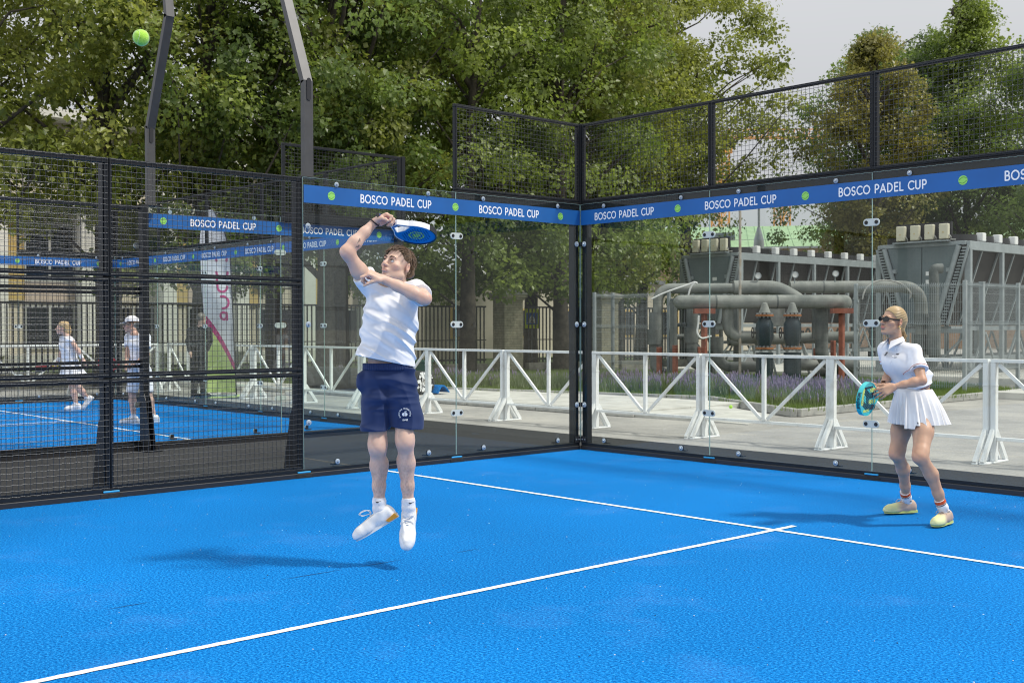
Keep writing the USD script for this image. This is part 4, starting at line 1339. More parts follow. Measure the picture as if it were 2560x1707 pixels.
# the two valves
for xc, tt in ((968, 28.9), (1215, 28.9)):
    c = z4(xc, 800, tt)
    zz = lambda y: z4(xc, y, tt)[2]
    T = frame([c[0], c[1], 0], [1, 0, 0], [0, 1, 0])
    wput('reducer', MB().lathe([(.02, zz(770)), (.06, zz(775)), (.15, zz(862)), (0, zz(862))], 18, T), M['lag'], t, smooth=40)
    v = wput('valve', MB().lathe([(0, zz(1160)), (.155, zz(1160)), (.17, zz(1140)), (.215, zz(1090)), (.222, zz(1010)), (.215, zz(960)), (.16, zz(925)), (.15, zz(900)), (0, zz(900))], 24, T), M['valve'], t, smooth=45)
    for y in (885, 1178):
        fl = MB().lathe([(0, zz(y) - .025), (.222, zz(y) - .025), (.222, zz(y) + .025), (0, zz(y) + .025)], 22, T)
        f_ = wput('flange', fl, M['orange_rust'], v, smooth=40)
        for k in range(12):
            an = k * math.pi / 6
            if True:
                p = c + [.19 * math.cos(an), .19 * math.sin(an), 0]
                EXTRA.setdefault('b', MB()).cyl(zfix(p, zz(y) - .06), zfix(p, zz(y) + .06), .016, 6)
    wput('flange_bolts', EXTRA.pop('b'), M['galv'], v, kind='stuff')
    wput('hand_wheel', MB().tm(trimesh.creation.torus(.13, .014, 20, 6).apply_transform(frame([c[0], c[1], zz(1040)] - ax * .30, ay, [0, 0, 1]))).cyl(zfix(c - ax * .31, zz(1040)), zfix(c - ax * .2, zz(1040)), .03, 8), M['black'], v, smooth=40)
    wput('stub', MB().cyl(zfix(c, zz(1030)) + ax * .2, zfix(c, zz(1030)) + ax * .29, .03, 8), M['black'], v, smooth=40)
    wput('valve_base', MB().lathe([(0, .05), (.215, .05), (.215, zz(1215)), (0, zz(1215))], 22, T), M['valve'], t, smooth=40)
for xc, y0_, y1_, tt in ((430, 838, 1450, 29.1), (1655, 822, 1500, 29.0)):
    p = z4(xc, 800, tt)
    w = wput('support', MB().bev(zfix(p, .05) - [.06, .06, 0], zfix(p, zl - .30) + [.06, .06, 0], .01), M['rustred'], t)
    wput('saddle', MB().beam(zfix(p, zl - .235) - ax * .26, zfix(p, zl - .235) + ax * .26, .26, .13), M['rustred'], w)
for px, tt, zt in ((1648, 29.6, .95), (1688, 29.4, 1.0), (1745, 30.0, .95), (2083, 30.2, 1.1), (2040, 30.4, .9)):
    p = ground_at(px, tt, .05)
    wput('support', MB().bev(p - [.055, .055, 0], p + [.055, .055, zt], .01), M['rustred'], t)
for px, tt in ((1684, 29.9), (1780, 30.6), (1842, 30.8), (2140, 31)):
    p = ground_at(px, tt, .05)
    wput('upright', MB().bev(p - [.07, .07, 0], p + [.07, .07, 2.2], .01), M['lagdark'], t)
tz = z4(0, 1125, 30.9)[2]
pa, pb = zfix(z4(560, 0, 30.9), tz), zfix(z4(1750, 0, 30.9), tz)
wput('steel_beam', MB().beam(pa, pb, .08, .08), M['galv'], t)
for k in range(9):
    p, q = pa + (pb - pa) * k / 8, pa + (pb - pa) * (k + .5) / 8
    wput('strut', MB().beam(p - [0, 0, .05], zfix(q, .1), .05, .05), M['galv'], t)
for gx, gy in ((905, 535), (1235, 525), (1595, 515)):
    c = z4(gx, gy, 30.2)
    g_ = wput('gauge', MB().cyl(c, c - ay * .06, .075, 16), M['whitebox'], t, smooth=40)
    wput('gauge_rim', MB().tm(trimesh.creation.torus(.077, .012, 18, 6).apply_transform(frame(c - ay * .06, ax, [0, 0, 1]))), M['galv'], g_, smooth=40)
    wput('stem', MB().cyl(c - [0, 0, .07], c - [0, 0, .22], .014, 6), M['galv'], g_)
c = z4(1080, 900, 30.4)
wput('switch_box', MB().bev(c - [.18, .12, .24], c + [.18, .12, .22], .02), M['kerb'], t)
for pts in ([(-40, 740), (60, 690), (170, 650), (260, 622), (345, 588), (370, 600)], [(345, 590), (305, 640), (285, 720)], [(380, 885), (378, 960), (362, 1040), (400, 1095), (495, 1070)]):
    P = [z4(x, y, 30.05 if y < 760 else 29.0) for x, y in pts]
    wput('white_hose', MB().tube(bend(P, 4, .3), .024, 8), M['whitebox'], t, smooth=True)
P = [z5(190, 780, 30.6), z5(210, 690, 30.6), z5(300, 620, 30.7), z5(420, 612, 30.7), z5(540, 650, 30.7), z5(610, 730, 30.7), z5(590, 775, 30.7)]
wput('white_hose', MB().tube(bend(P, 4, .3), .022, 8), M['kerb'], t, smooth=True)

# ------------------------------------------------------------------ galvanised mesh fence round the machines
def grid_fence(label, p, q, h, z0):
    p, q = np.array(p, float), np.array(q, float)
    L = np.linalg.norm((q - p)[:2])
    rz = math.atan2(q[1] - p[1], q[0] - p[0])
    t = thing('grid_fence', label, 'fence', (p[0], p[1], z0), rz)
    put('post', MB().bev((-.04, -.04, -.05), (.04, .04, h + .03), .008), M['galv'], t)
    mb = MB()
    n = int(L / .05)
    for i in range(1, n):
        x = i * L / n
        mb.beam((x, 0, .05), (x, 0, h), .006)
    for z in np.arange(.1, h, .2):
        mb.beam((.04, .006, z), (L - .04, .006, z), .006)
    for zc in (h - .12, h - .95, .4):
        for i in range(1, n):
            x = i * L / n
            mb.beam((x, 0, zc), (x, -.045, zc + .05), .007); mb.beam((x, -.045, zc + .05), (x, 0, zc + .1), .007)
        mb.beam((.04, -.048, zc + .05), (L - .04, -.048, zc + .05), .007)
    put('wire_grid', mb, M['galv'], t, kind='stuff')
    for z in (.4, h - .4, h * .55):
        put('clip', MB().bev((.041, -.025, z), (.06, .025, z + .05), .003), M['galv'], t)
    return t


G = lambda px, tt: ground_at(px, tt)[:2]
HF = 2.34
grid_fence('short galvanised grid fence panel right of the corner post', G(1486, 31.3), G(1532, 32.0), HF, .085)
grid_fence('galvanised grid fence panel left of the grey pipework', G(1532, 32.0), G(1672, 30.2), HF, .085)
t = thing('fence_post', 'lone galvanised post at the left end of the pipework', 'post', (*G(1672, 30.2), .085))
put('column', MB().bev((-.04, -.04, -.05), (.04, .04, HF + .04), .008), M['galv'], t)
put('cap', MB().bev((-.044, -.044, HF + .04), (.044, .044, HF + .06), .004), M['galv'], t)
PR = np.array(G(2412, 24.7))
grid_fence('galvanised grid fence panel behind the woman with sunglasses', G(2140, 26.6), PR, HF, .13)
grid_fence('galvanised grid fence panel at the right edge, turning away to the rear', PR, PR + [.03, 2.5], HF, .13)
grid_fence('last galvanised grid fence panel at the right edge', PR + [.03, 2.5], PR + [.06, 5.0], HF, .13)
t = thing('fence_post', 'second galvanised post beside the fence corner on the right', 'post', (PR[0] + .02, PR[1] + .75, .13))
put('column', MB().bev((-.05, -.05, -.05), (.05, .05, HF), .008), M['galv'], t)
put('cap', MB().bev((-.054, -.054, HF), (.054, .054, HF + .02), .004), M['galv'], t)

# ------------------------------------------------------------------ turf roll and bin
M['turfback'] = mat('turf_backing', (0.030, 0.034, 0.036), 0.7, var=.2, scale=8)
e = ground_at(1062, 24.2, WALK_Z + .006)
t = wthing('turf_roll', 'big dark roll of spare turf lying on the walk behind the jumping player', 'turf roll', e)
ro = .255
th = np.linspace(0, 2 * np.pi * 5, 150)
rr = .08 + (ro - .08) * th / th[-1]
sp2 = np.c_[rr * np.cos(th), rr * np.sin(th)]
T = frame(e + [0, 0, ro], [0, 1, 0], [0, 0, 1])                # axis +x
ln = sg.LineString(sp2).buffer(.011, 2)
wput('roll', MB().prism(ln, -4.7, 0, T), M['turfback'], t, smooth=30)
wput('roll_core', MB().cyl(e + [-4.69, 0, ro], e + [-.02, 0, ro], .07, 12), M['kerb'], t, smooth=40)
rs = np.random.RandomState(9)
mb = MB()
for k in range(60):
    a = rs.uniform(0, 6.28); r_ = rs.uniform(.06, .235)
    p = e + [rs.uniform(-.005, .012), r_ * math.cos(a), ro + r_ * math.sin(a)]
    mb.cbox(p, (.01, .03 * rs.uniform(.5, 2), .05 * rs.uniform(.4, 1.5)))
wput('frayed_edge', mb, M['line'], t, kind='stuff')
mb = MB()
n = 9
u = np.linspace(0, 1, n)
prof = np.c_[.22 + .30 * u, .03 + .20 * np.sin(u * 3.0) * (1 - u * .5)]
wput('loose_flap', MB().prism(sg.LineString(prof).buffer(.012), -.35, .12, frame(e + [.05, 0, 0], [0, 1, 0], [0, 0, 1])), M['turf'], t)
e2 = ground_at(1052, 26.3, WALK_Z)
t = wthing('green_bin', 'dark green plastic bin behind the turf roll', 'bin', e2)
M['bin'] = mat('bin_green', (0.012, 0.055, 0.035), 0.4)
c4, s4 = RIGHT[0], RIGHT[1]
Tb2 = frame(e2, [c4, s4, 0], [-s4, c4, 0])
wput('tub', MB().tm(trimesh.convex.convex_hull(np.array([(x * s, y * s, z) for z, s in ((.02, .85), (.62, 1.0)) for x in (-.26, .26) for y in (-.2, .2)])).apply_transform(Tb2)), M['bin'], t)
wput('rim', MB().bev((-.29, -.23, .62), (.29, .23, .67), .01).xf(Tb2), M['bin'], t)

# ------------------------------------------------------------------ feather flag
M['flagwhite'] = mat('flag_white', (0.68, 0.68, 0.74), 0.8)
M['flaglime'] = mat('flag_lime', (0.50, 0.62, 0.22), 0.8)
M['flagpink'] = mat('flag_magenta', (0.48, 0.03, 0.19), 0.8)
fb = ground_at(552, 25.3, .0)
fb[2] = 0.0
t = wthing('feather_flag', 'tall white feather flag with magenta lettering and lime foot', 'flag', fb)
W2 = .48


def fl(u, v):
    """flag cloth: u across (-1..1), v height in metres"""
    lean = .02 - v * .045
    wv = .03 * math.sin(v * 2.2 + u * 1.5) + .02 * math.sin(v * 5 + u)
    half = .32 if v < 3.2 else .32 * math.cos(min((v - 3.2) / .95, 1) * 1.4)
    uu = lean + u * half - (.0 if v < 3.2 else .06 * (v - 3.2))
    return fb + ax * uu + ay * wv + np.array([0, 0, v])


def cloth(fn, us, vs):
    V = [fn(u, v) for v in vs for u in us]
    n = len(us)
    F = [[j * n + i, j * n + i + 1, (j + 1) * n + i + 1, (j + 1) * n + i] for j in range(len(vs) - 1) for i in range(n - 1)]
    V = np.array(V)
    F = np.array(F)
    k = len(V)
    return np.vstack([V, V + ay * .003]), np.vstack([F, F[:, ::-1] + k])


us = np.linspace(-1, 1, 13)
def edge_v(u, off=0.0):
    return 1.30 - .55 * u - .12 * u * u + off
def strip(lo, hi, nv=24):
    fn = lambda u, w: fl(u, lo(u) * (1 - w) + hi(u) * w)
    return cloth(fn, us, np.linspace(0, 1, nv))
wput('white_field', strip(lambda u: edge_v(u, .10), lambda u: 4.1, 40), M['flagwhite'], t, smooth=True)
wput('magenta_stripe', strip(lambda u: edge_v(u, -.10), lambda u: edge_v(u, .0995), 4), M['flagpink'], t, smooth=True)
wput('lime_foot', strip(lambda u: .10, lambda u: edge_v(u, -.1005), 20), M['flaglime'], t, smooth=True)
wput('mast', MB().tube([fb + ax * .34, fl(1.03, .9), fl(1.04, 2.2), fl(1.04, 3.2), fl(1.03, 3.7), fl(.9, 4.1)], .016, 6), M['iron'], t, smooth=True)
gl = []
arc = lambda a0, a1, r=.14, n=10: [(r * math.cos(math.radians(a)), r * math.sin(math.radians(a))) for a in np.linspace(a0, a1, n)]
glyphs = [(3.30, arc(-25, 205)), (2.97, arc(180, 360)), (2.62, [(-.13, .17), (-.12, .06)] + arc(185, 360, .12)), (2.25, arc(-95, 105, .15)), (1.93, arc(60, 330, .085) + [(.085, .07), (.085, -.09)])]
for v0, pl2 in glyphs:
    L = sg.LineString(pl2).buffer(.028)
    tri = trimesh.creation.extrude_polygon(L, .002, engine='earcut')
    tri = tri.subdivide()
    vv = []
    for x, y, z in tri.vertices:
        vv.append(fl((x * .85 + .13) / .32, v0 * .92 + y * .9) - ay * (.002 + z))
    wput('lettering', (np.array(vv), tri.faces), M['flagpink'], t)
wput('base_mat', MB().cyl(fb + [0, 0, .002], fb + [0, 0, .02], .55, 20), M['flaglime'], t)
wput('base_plate', MB().bev(fb + [-.25, -.25, .021], fb + [.25, .25, .05], .01), M['grey'], t)
# ================================================================== people: one distance field per body or garment, meshed by surface nets
class Field:
    def __init__(self, pts, h, pad=.12):
        pts = np.asarray(pts, float)
        self.h = h
        self.o = pts.min(0) - pad
        self.n = np.ceil((pts.max(0) + pad - self.o) / h).astype(int) + 1
        self.D = np.full(self.n, 1.0, np.float32)

    def box(self, lo, hi):
        a = np.clip(np.floor((np.asarray(lo) - self.o) / self.h).astype(int), 0, self.n - 1)
        b = np.clip(np.ceil((np.asarray(hi) - self.o) / self.h).astype(int) + 1, 1, self.n)
        sl = tuple(slice(i, j) for i, j in zip(a, b))
        g = [self.o[k] + self.h * np.arange(a[k], b[k]) for k in range(3)]
        P = np.stack(np.meshgrid(*g, indexing='ij'), -1).astype(np.float32)
        return sl, P

    def blend(self, sl, d, k, cut=False):
        A = self.D[sl]
        d = d.astype(np.float32)
        if cut:
            d = -d
            hh = np.clip(.5 - .5 * (d - A) / k, 0, 1) if k else (A > d).astype(np.float32)
            self.D[sl] = np.maximum(A, d) if not k else A * hh + d * (1 - hh) + k * hh * (1 - hh)
        elif k:
            hh = np.clip(.5 + .5 * (d - A) / k, 0, 1)
            self.D[sl] = d * (1 - hh) + A * hh - k * hh * (1 - hh)
        else:
            self.D[sl] = np.minimum(A, d)

    def cone(self, p, q, r1, r2=None, k=.02, cut=False):
        p, q = np.asarray(p, float), np.asarray(q, float)
        r2 = r1 if r2 is None else r2
        m = max(r1, r2) + k + .03
        sl, P = self.box(np.minimum(p, q) - m, np.maximum(p, q) + m)
        d = q - p
        t = np.clip(((P - p.astype(np.float32)) @ d.astype(np.float32)) / max(d @ d, 1e-9), 0, 1)
        dist = np.linalg.norm(P - (p + t[..., None] * d), axis=-1) - (r1 + (r2 - r1) * t)
        self.blend(sl, dist, k, cut)
        return self

    def chain(self, pts, rs, k=.02):
        for a, b, r, s in zip(pts[:-1], pts[1:], rs[:-1], rs[1:]):
            self.cone(a, b, r, s, k)
        return self

    def ell(self, c, rad, T=None, k=.02, cut=False):
        """ellipsoid; T's rows are its axes"""
        c, rad = np.asarray(c, float), np.asarray(rad, float)
        m = rad.max() + k + .02
        sl, P = self.box(c - m, c + m)
        q = P - c.astype(np.float32)
        if T is not None:
            q = q @ np.asarray(T, np.float32).T
        k0 = np.linalg.norm(q / rad, axis=-1)
        k1 = np.linalg.norm(q / (rad * rad), axis=-1)
        self.blend(sl, k0 * (k0 - 1) / np.maximum(k1, 1e-6), k, cut)
        return self

    def plane(self, p, n, near=None, k=.004):
        """removes everything on the side n points to (only within near = (centre, radius) if given)"""
        n = np.asarray(n, float) / np.linalg.norm(n)
        if near is None:
            lo, hi = self.o, self.o + self.h * self.n
        else:
            lo, hi = np.asarray(near[0]) - near[1], np.asarray(near[0]) + near[1]
        sl, P = self.box(lo, hi)
        d = (P - np.asarray(p, np.float32)) @ n.astype(np.float32)
        A = self.D[sl]
        if near is not None:
            inside = np.linalg.norm(P - np.asarray(near[0], np.float32), axis=-1) < near[1]
            self.D[sl] = np.where(inside, np.maximum(A, d), A)
        else:
            self.D[sl] = np.maximum(A, d)
        return self

    def ripple(self, fn, band=.05):
        """adds fn(points) to the distance near the surface"""
        m = np.abs(self.D) < band
        i = np.argwhere(m)
        self.D[m] += fn(self.o + i * self.h).astype(np.float32)
        return self

    def mesh(self, smooth=1):
        D = self.D
        s = D < 0
        nx, ny, nz = D.shape
        c = np.zeros((nx - 1, ny - 1, nz - 1), np.int8)
        for a, b, e in np.ndindex(2, 2, 2):
            c += s[a:nx - 1 + a, b:ny - 1 + b, e:nz - 1 + e]
        act = (c > 0) & (c < 8)
        ids = np.argwhere(act)
        idx = np.full(act.shape, -1, np.int64)
        idx[act] = np.arange(len(ids))
        acc, cnt = np.zeros((len(ids), 3)), np.zeros(len(ids))
        corners = list(np.ndindex(2, 2, 2))
        for a in corners:
            for ax_ in range(3):
                if a[ax_] == 0:
                    b = list(a); b[ax_] = 1
                    va = D[tuple((ids + a).T)]; vb = D[tuple((ids + b).T)]
                    x = (va < 0) != (vb < 0)
                    t = np.where(x, va / np.where(x, va - vb, 1), 0)
                    pos = np.array(a, float) + np.zeros((len(ids), 3)); pos[:, ax_] += t
                    acc[x] += pos[x]; cnt[x] += 1
        V = self.o + self.h * (ids + acc / np.maximum(cnt, 1)[:, None])
        F = []
        for ax_ in range(3):
            u, w = (ax_ + 1) % 3, (ax_ + 2) % 3
            lo = [slice(None)] * 3; hi = [slice(None)] * 3
            lo[ax_] = slice(0, -1); hi[ax_] = slice(1, None)
            e = np.argwhere(s[tuple(lo)] != s[tuple(hi)])
            e = e[(e[:, u] > 0) & (e[:, w] > 0) & (e[:, u] < D.shape[u] - 1) & (e[:, w] < D.shape[w] - 1)]
            q = []
            for du, dw in ((0, 0), (-1, 0), (-1, -1), (0, -1)):
                g = e.copy(); g[:, u] += du; g[:, w] += dw
                q.append(idx[tuple(g.T)])
            q = np.stack(q, 1)
            flip = ~s[tuple(e.T)]
            q[flip] = q[flip][:, ::-1]
            F.append(q[(q >= 0).all(1)])
        F = np.vstack(F)
        if smooth:
            import scipy.sparse as sps
            e = np.vstack([F[:, [0, 1]], F[:, [1, 2]], F[:, [2, 3]], F[:, [3, 0]]])
            A = sps.coo_matrix((np.ones(len(e)), (e[:, 0], e[:, 1])), shape=(len(V), len(V))).tocsr()
            A = ((A + A.T) > 0).astype(float)
            deg = np.maximum(np.asarray(A.sum(1)).ravel(), 1)
            for _ in range(smooth):
                for lam in (.5, -.52):
                    V = V + lam * ((A @ V) / deg[:, None] - V)
        F = np.vstack([F[:, [0, 1, 2]], F[:, [0, 2, 3]]])
        a, b, c_ = V[F[:, 0]], V[F[:, 1]], V[F[:, 2]]
        if (np.cross(a, b) * c_).sum() < 0:
            F = F[:, ::-1]
        return V, F


def tinted(name, geo, m, parent, tint, label=None):
    """smooth mesh in world coordinates with a colour for each vertex in the primvar 'tint'"""
    root = '/'.join(parent.split('/')[:3])
    p = unique(parent, name)
    v, f = geo
    pr = usdkit.mesh(stage, p, (v - BASE[root], f), m, smooth=True)
    UsdGeom.PrimvarsAPI(pr).CreatePrimvar('tint', Sdf.ValueTypeNames.Float3Array, 'vertex').Set(Vt.Vec3fArray.FromNumpy(np.asarray(tint, np.float32)))
    mark(pr.GetPrim(), label)
    return p


def part_group(name, parent, label=None):
    p = unique(parent, name)
    mark(UsdGeom.Xform.Define(stage, p).GetPrim(), label)
    return p


def skin_mat(name):
    return layered(name, {
        'a': ('attribute', {'attribute': 'tint'}), 'g': ('geometry', {}),
        'n': ('noise_texture', {'scale': 22.0, 'detail': 4.0}),
        'r': ('map_range', {'from_min': .3, 'from_max': .7, 'to_min': .93, 'to_max': 1.06}),
        'm': ('mix_color', {'blend_type': 'multiply', 'fac': 1.0}),
        'bn': ('noise_texture', {'scale': 180.0, 'detail': 2.0}), 'b': ('bump', {'strength': .12, 'distance': .004}),
        'p': ('principled_bsdf', {'roughness': .48, 'specular_ior_level': .4, 'subsurface_weight': .12, 'subsurface_radius': (1, .35, .2), 'subsurface_scale': .008})},
        [('g.position', 'n.vector'), ('n.fac', 'r.value'), ('a.color', 'm.a'), ('r.result', 'm.b'), ('m.result', 'p.base_color'),
         ('g.position', 'bn.vector'), ('bn.fac', 'b.height'), ('b.normal', 'p.normal')])


M['skin'] = skin_mat('skin')
def cloth_mat(name, color, rough=.8, bump=.15, bscale=420, sheen=.15, trans=0.0):
    return layered(name, {
        'g': ('geometry', {}), 'bn': ('noise_texture', {'scale': bscale, 'detail': 2.0}), 'b': ('bump', {'strength': bump, 'distance': .003}),
        'n': ('noise_texture', {'scale': 9.0, 'detail': 3.0}), 'r': ('map_range', {'from_min': .3, 'from_max': .7, 'to_min': .94, 'to_max': 1.04}),
        'm': ('mix_color', {'blend_type': 'multiply', 'fac': 1.0, 'a': color}),
        'p': ('principled_bsdf', {'roughness': rough, 'specular_ior_level': .25, 'sheen_weight': sheen})},
        [('g.position', 'n.vector'), ('n.fac', 'r.value'), ('r.result', 'm.b'), ('m.result', 'p.base_color'), ('g.position', 'bn.vector'), ('bn.fac', 'b.height'), ('b.normal', 'p.normal')])


M['tee'] = cloth_mat('white_jersey', (.76, .77, .80))
M['navy'] = cloth_mat('navy_fabric', (.013, .029, .098), .7, sheen=.1)
M['knit'] = cloth_mat('white_knit', (.74, .74, .75), .9, .3, 260)
M['pleat'] = cloth_mat('white_pleats', (.76, .76, .76), .7)
M['shoewhite'] = mat('shoe_white', (.74, .74, .73), .45, var=.05, scale=30)
M['sole'] = mat('shoe_sole', (.70, .71, .71), .5)
M['ink'] = mat('black_print', (.012, .012, .014), .5)
M['amber'] = mat('amber_heel', (.55, .26, .02), .4)
M['brows'] = mat('eyebrow', (.10, .060, .035), .8)
M['eyewhite'] = mat('eye_white', (.60, .57, .54), .2)
M['iris'] = mat('iris', (.03, .025, .02), .15)
M['cord'] = mat('black_cord', (.012, .012, .012), .6)


def hair_mat(name, dark, light):
    return layered(name, {
        'g': ('geometry', {}), 'r': ('rgb_ramp', {'ramp': [(.1, dark), (.9, light)]}),
        'p': ('principled_bsdf', {'roughness': .38, 'specular_ior_level': .45, 'sheen_weight': .1})},
        [('g.random_per_island', 'r.fac'), ('r.color', 'p.base_color')])


M['hair_brown'] = hair_mat('brown_hair', (.12, .072, .040), (.42, .275, .165))
M['hair_blond'] = hair_mat('blond_hair', (.42, .30, .15), (.74, .59, .36))
M['hair_grey'] = hair_mat('grey_hair', (.16, .14, .12), (.36, .33, .29))


class Head:
    """head frame: x to its left, y forward, z up, from the midpoint between the eyes' level and ears"""

    def __init__(self, c, fwd, up, s=1.0):
        self.c, self.s = np.array(c, float), s
        y = np.array(fwd, float); y /= np.linalg.norm(y)
        x = np.cross(y, np.array(up, float)); x /= np.linalg.norm(x)
        self.T = np.stack([x, y, np.cross(x, y)])                     # rows

    def w(self, *p):
        return self.c + (np.array(p, float) * self.s) @ self.T

    def local(self, P):
        return (P - self.c) @ self.T.T / self.s

    def carve(self, F, ear=True, jaw=1.0):
        s, w, T = self.s, self.w, self.T
        F.ell(w(0, -.014, .034), np.array([.076, .098, .088]) * s, T, .02)
        F.ell(w(0, .030, -.040), np.array([.060, .066, .080]) * s, T, .03)
        for e in (-1, 1):
            F.cone(w(e * .053 * jaw, -.004, -.062), w(e * .016, .066, -.100), .021 * s, .017 * s, .025)
            F.ell(w(e * .046, .056, -.022), np.array([.024, .026, .020]) * s, T, .02)
        F.ell(w(0, .074, -.102), np.array([.022, .018, .017]) * s, T, .016)
        F.cone(w(-.034, .080, .022), w(.034, .080, .022), .0145 * s, None, .014)
        for e in (-1, 1):
            F.ell(w(e * .032, .103, .001), np.array([.018, .017, .0115]) * s, T, .010, cut=True)
            F.ell(w(e * .032, .079, .000), np.array([.0145, .0125, .0125]) * s, T, .004)
        F.cone(w(0, .090, .014), w(0, .115, -.030), .0085 * s, .0125 * s, .010)
        for e in (-1, 1):
            F.ell(w(e * .0125, .102, -.034), np.array([.0095, .012, .0085]) * s, T, .006)
        F.ell(w(0, .090, -.064), np.array([.026, .016, .014]) * s, T, .012)
        F.ell(w(0, .101, -.060), np.array([.021, .008, .0055]) * s, T, .004)
        F.ell(w(0, .100, -.072), np.array([.018, .009, .0065]) * s, T, .004)
        F.cone(w(-.021, .109, -.0655), w(.021, .109, -.0655), .0022 * s, None, .003, cut=True)
        F.ell(w(0, .096, -.086), np.array([.015, .008, .005]) * s, T, .008, cut=True)
        if ear:
            for e in (-1, 1):
                n = np.stack([T[0] * .92 - e * T[1] * .38, T[1] * .92 + e * T[0] * .38, T[2]])
                F.ell(w(e * .079, -.016, -.006), np.array([.010, .020, .031]) * s, n, .006)
                F.ell(w(e * .088, -.010, -.002), np.array([.006, .010, .016]) * s, n, .005, cut=True)

    def tint(self, V, base, lip=(.50, .255, .21)):
        C = np.repeat([np.array(base, float)], len(V), 0)
        L = self.local(V)
        near = (np.abs(L) < .14).all(1)
        def mixin(m, col):
            m = np.clip(m, 0, 1)[:, None] * near[:, None]
            C[:] = C * (1 - m) + np.array(col) * m
        g = lambda c, r: np.exp(-(((L - c) / r) ** 2).sum(1))
        red = np.array(base) * [1.06, .80, .76]
        for e in (-1, 1):
            mixin(.55 * g((e * .045, .065, -.035), (.022, .03, .022)), red)
            mixin(.7 * g((e * .083, -.014, -.006), (.012, .025, .03)), red)
            mixin(.45 * g((e * .032, .09, .006), (.017, .02, .010)), np.array(base) * .62)
        mixin(.5 * g((0, .116, -.03), (.014, .012, .014)), red)
        mixin(.75 * ((np.abs(L[:, 0]) < .023) & (np.abs(L[:, 2] + .066) < .0105 - .2 * np.abs(L[:, 0])) & (L[:, 1] > .088)), lip)
        return C

    def face_parts(self, parent, brow=True, brow_m='brows'):
        w, s = self.w, self.s
        for e in (-1, 1):
            E = wput('eye', MB().tm(trimesh.creation.icosphere(2, .0118 * s).apply_translation(w(e * .032, .0835, .000))), M['eyewhite'], parent, smooth=True)
            wput('iris', MB().tm(trimesh.creation.icosphere(1, .0062 * s).apply_translation(w(e * .032 , .0905, .0012))), M['iris'], E, smooth=True)
            wput('upper_lid', MB().tube([w(e * .018, .0915, .002), w(e * .026, .0972, .0075), w(e * .036, .0955, .0078), w(e * .046, .087, .002)], [.0016 * s, .0026 * s, .0026 * s, .0016 * s], 6), M['brows'], E, smooth=True)
            if brow:
                wput('eyebrow', MB().tube([w(e * .012, .0985, .021), w(e * .026, .0985, .0265), w(e * .040, .0910, .0255), w(e * .050, .079, .019)], [.0028 * s, .0042 * s, .0036 * s, .0014 * s], 6), M[brow_m], parent, smooth=True)


def locks(head, fn, n, rs, m, parent, name='hair', r=.005, seg=5):
    """many tapered strands; fn(rs) gives a strand as points in the head frame"""
    mb = MB()
    for i in range(n):
        P = np.array([head.w(*p) for p in fn(rs)])
        k = np.linspace(0, 1, len(P))
        mb.tube(P, r * rs.uniform(.6, 1.3) * np.maximum(.18, (1 - k ** 2.2)), seg, cap=False)
    return wput(name, mb, m, parent, smooth=True)


def hand(F, wrist, d, palm, thumb_dir, curls, s=1.0, thumb=None, spread=.10, k=.006):
    """wrist point, direction to the knuckles, palm normal, direction of the thumb side; curls = (mcp, pip, dip) per finger in degrees"""
    d = np.array(d, float); d /= np.linalg.norm(d)
    n = np.array(palm, float); n -= d * (n @ d); n /= np.linalg.norm(n)
    t = np.cross(d, n); t *= np.sign(t @ np.array(thumb_dir, float))
    W = np.array(wrist, float)
    kn = []
    for i, (o, l) in enumerate(((.030, .090), (.010, .095), (-.010, .091), (-.029, .082))):
        K = W + (d * l + t * o - n * .004 * (abs(o) > .02)) * s
        F.cone(W + (d * .008 + t * o * .55) * s, K, .0165 * s, .0125 * s, .014)
        kn.append(K)
    F.cone(W + (d * .02 + t * .026 + n * .008) * s, W + (d * .055 + t * .030 + n * .006) * s, .018 * s, .013 * s, .012)
    F.cone(W + (d * .03 - t * .022 + n * .008) * s, W + (d * .065 - t * .024 + n * .004) * s, .015 * s, .011 * s, .012)
    L = [(.044, .026, .021), (.048, .030, .022), (.044, .028, .022), (.034, .021, .019)]
    tips = []
    for i in range(4):
        p, a = kn[i], 0.0
        sp = (1.5 - i) * spread
        dd = d * math.cos(sp) + t * math.sin(sp)
        for j in range(3):
            a += math.radians(curls[i][j])
            v = dd * math.cos(a) + n * math.sin(a)
            q = p + v * L[i][j] * s
            F.cone(p, q, (.0095, .0088, .0080)[j] * s, (.0088, .0080, .0066)[j] * s, k)
            p = q
        tips.append((p, v))
    th = thumb or (.75, .55, .35)
    p = W + (d * .030 + t * .032 + n * .006) * s
    v = d * th[0] + t * th[1] + n * th[2]; v /= np.linalg.norm(v)
    q = p + v * .040 * s
    F.cone(p, q, .0145 * s, .0108 * s, .010)
    v2 = v * .85 + n * .35 + d * .15; v2 /= np.linalg.norm(v2)
    r_ = q + v2 * .030 * s
    F.cone(q, r_, .0105 * s, .0088 * s, k)
    F.cone(r_, r_ + (v2 * .8 + n * .3 - t * .1) * .024 * s, .0090 * s, .0068 * s, k)
    return tips, t, n


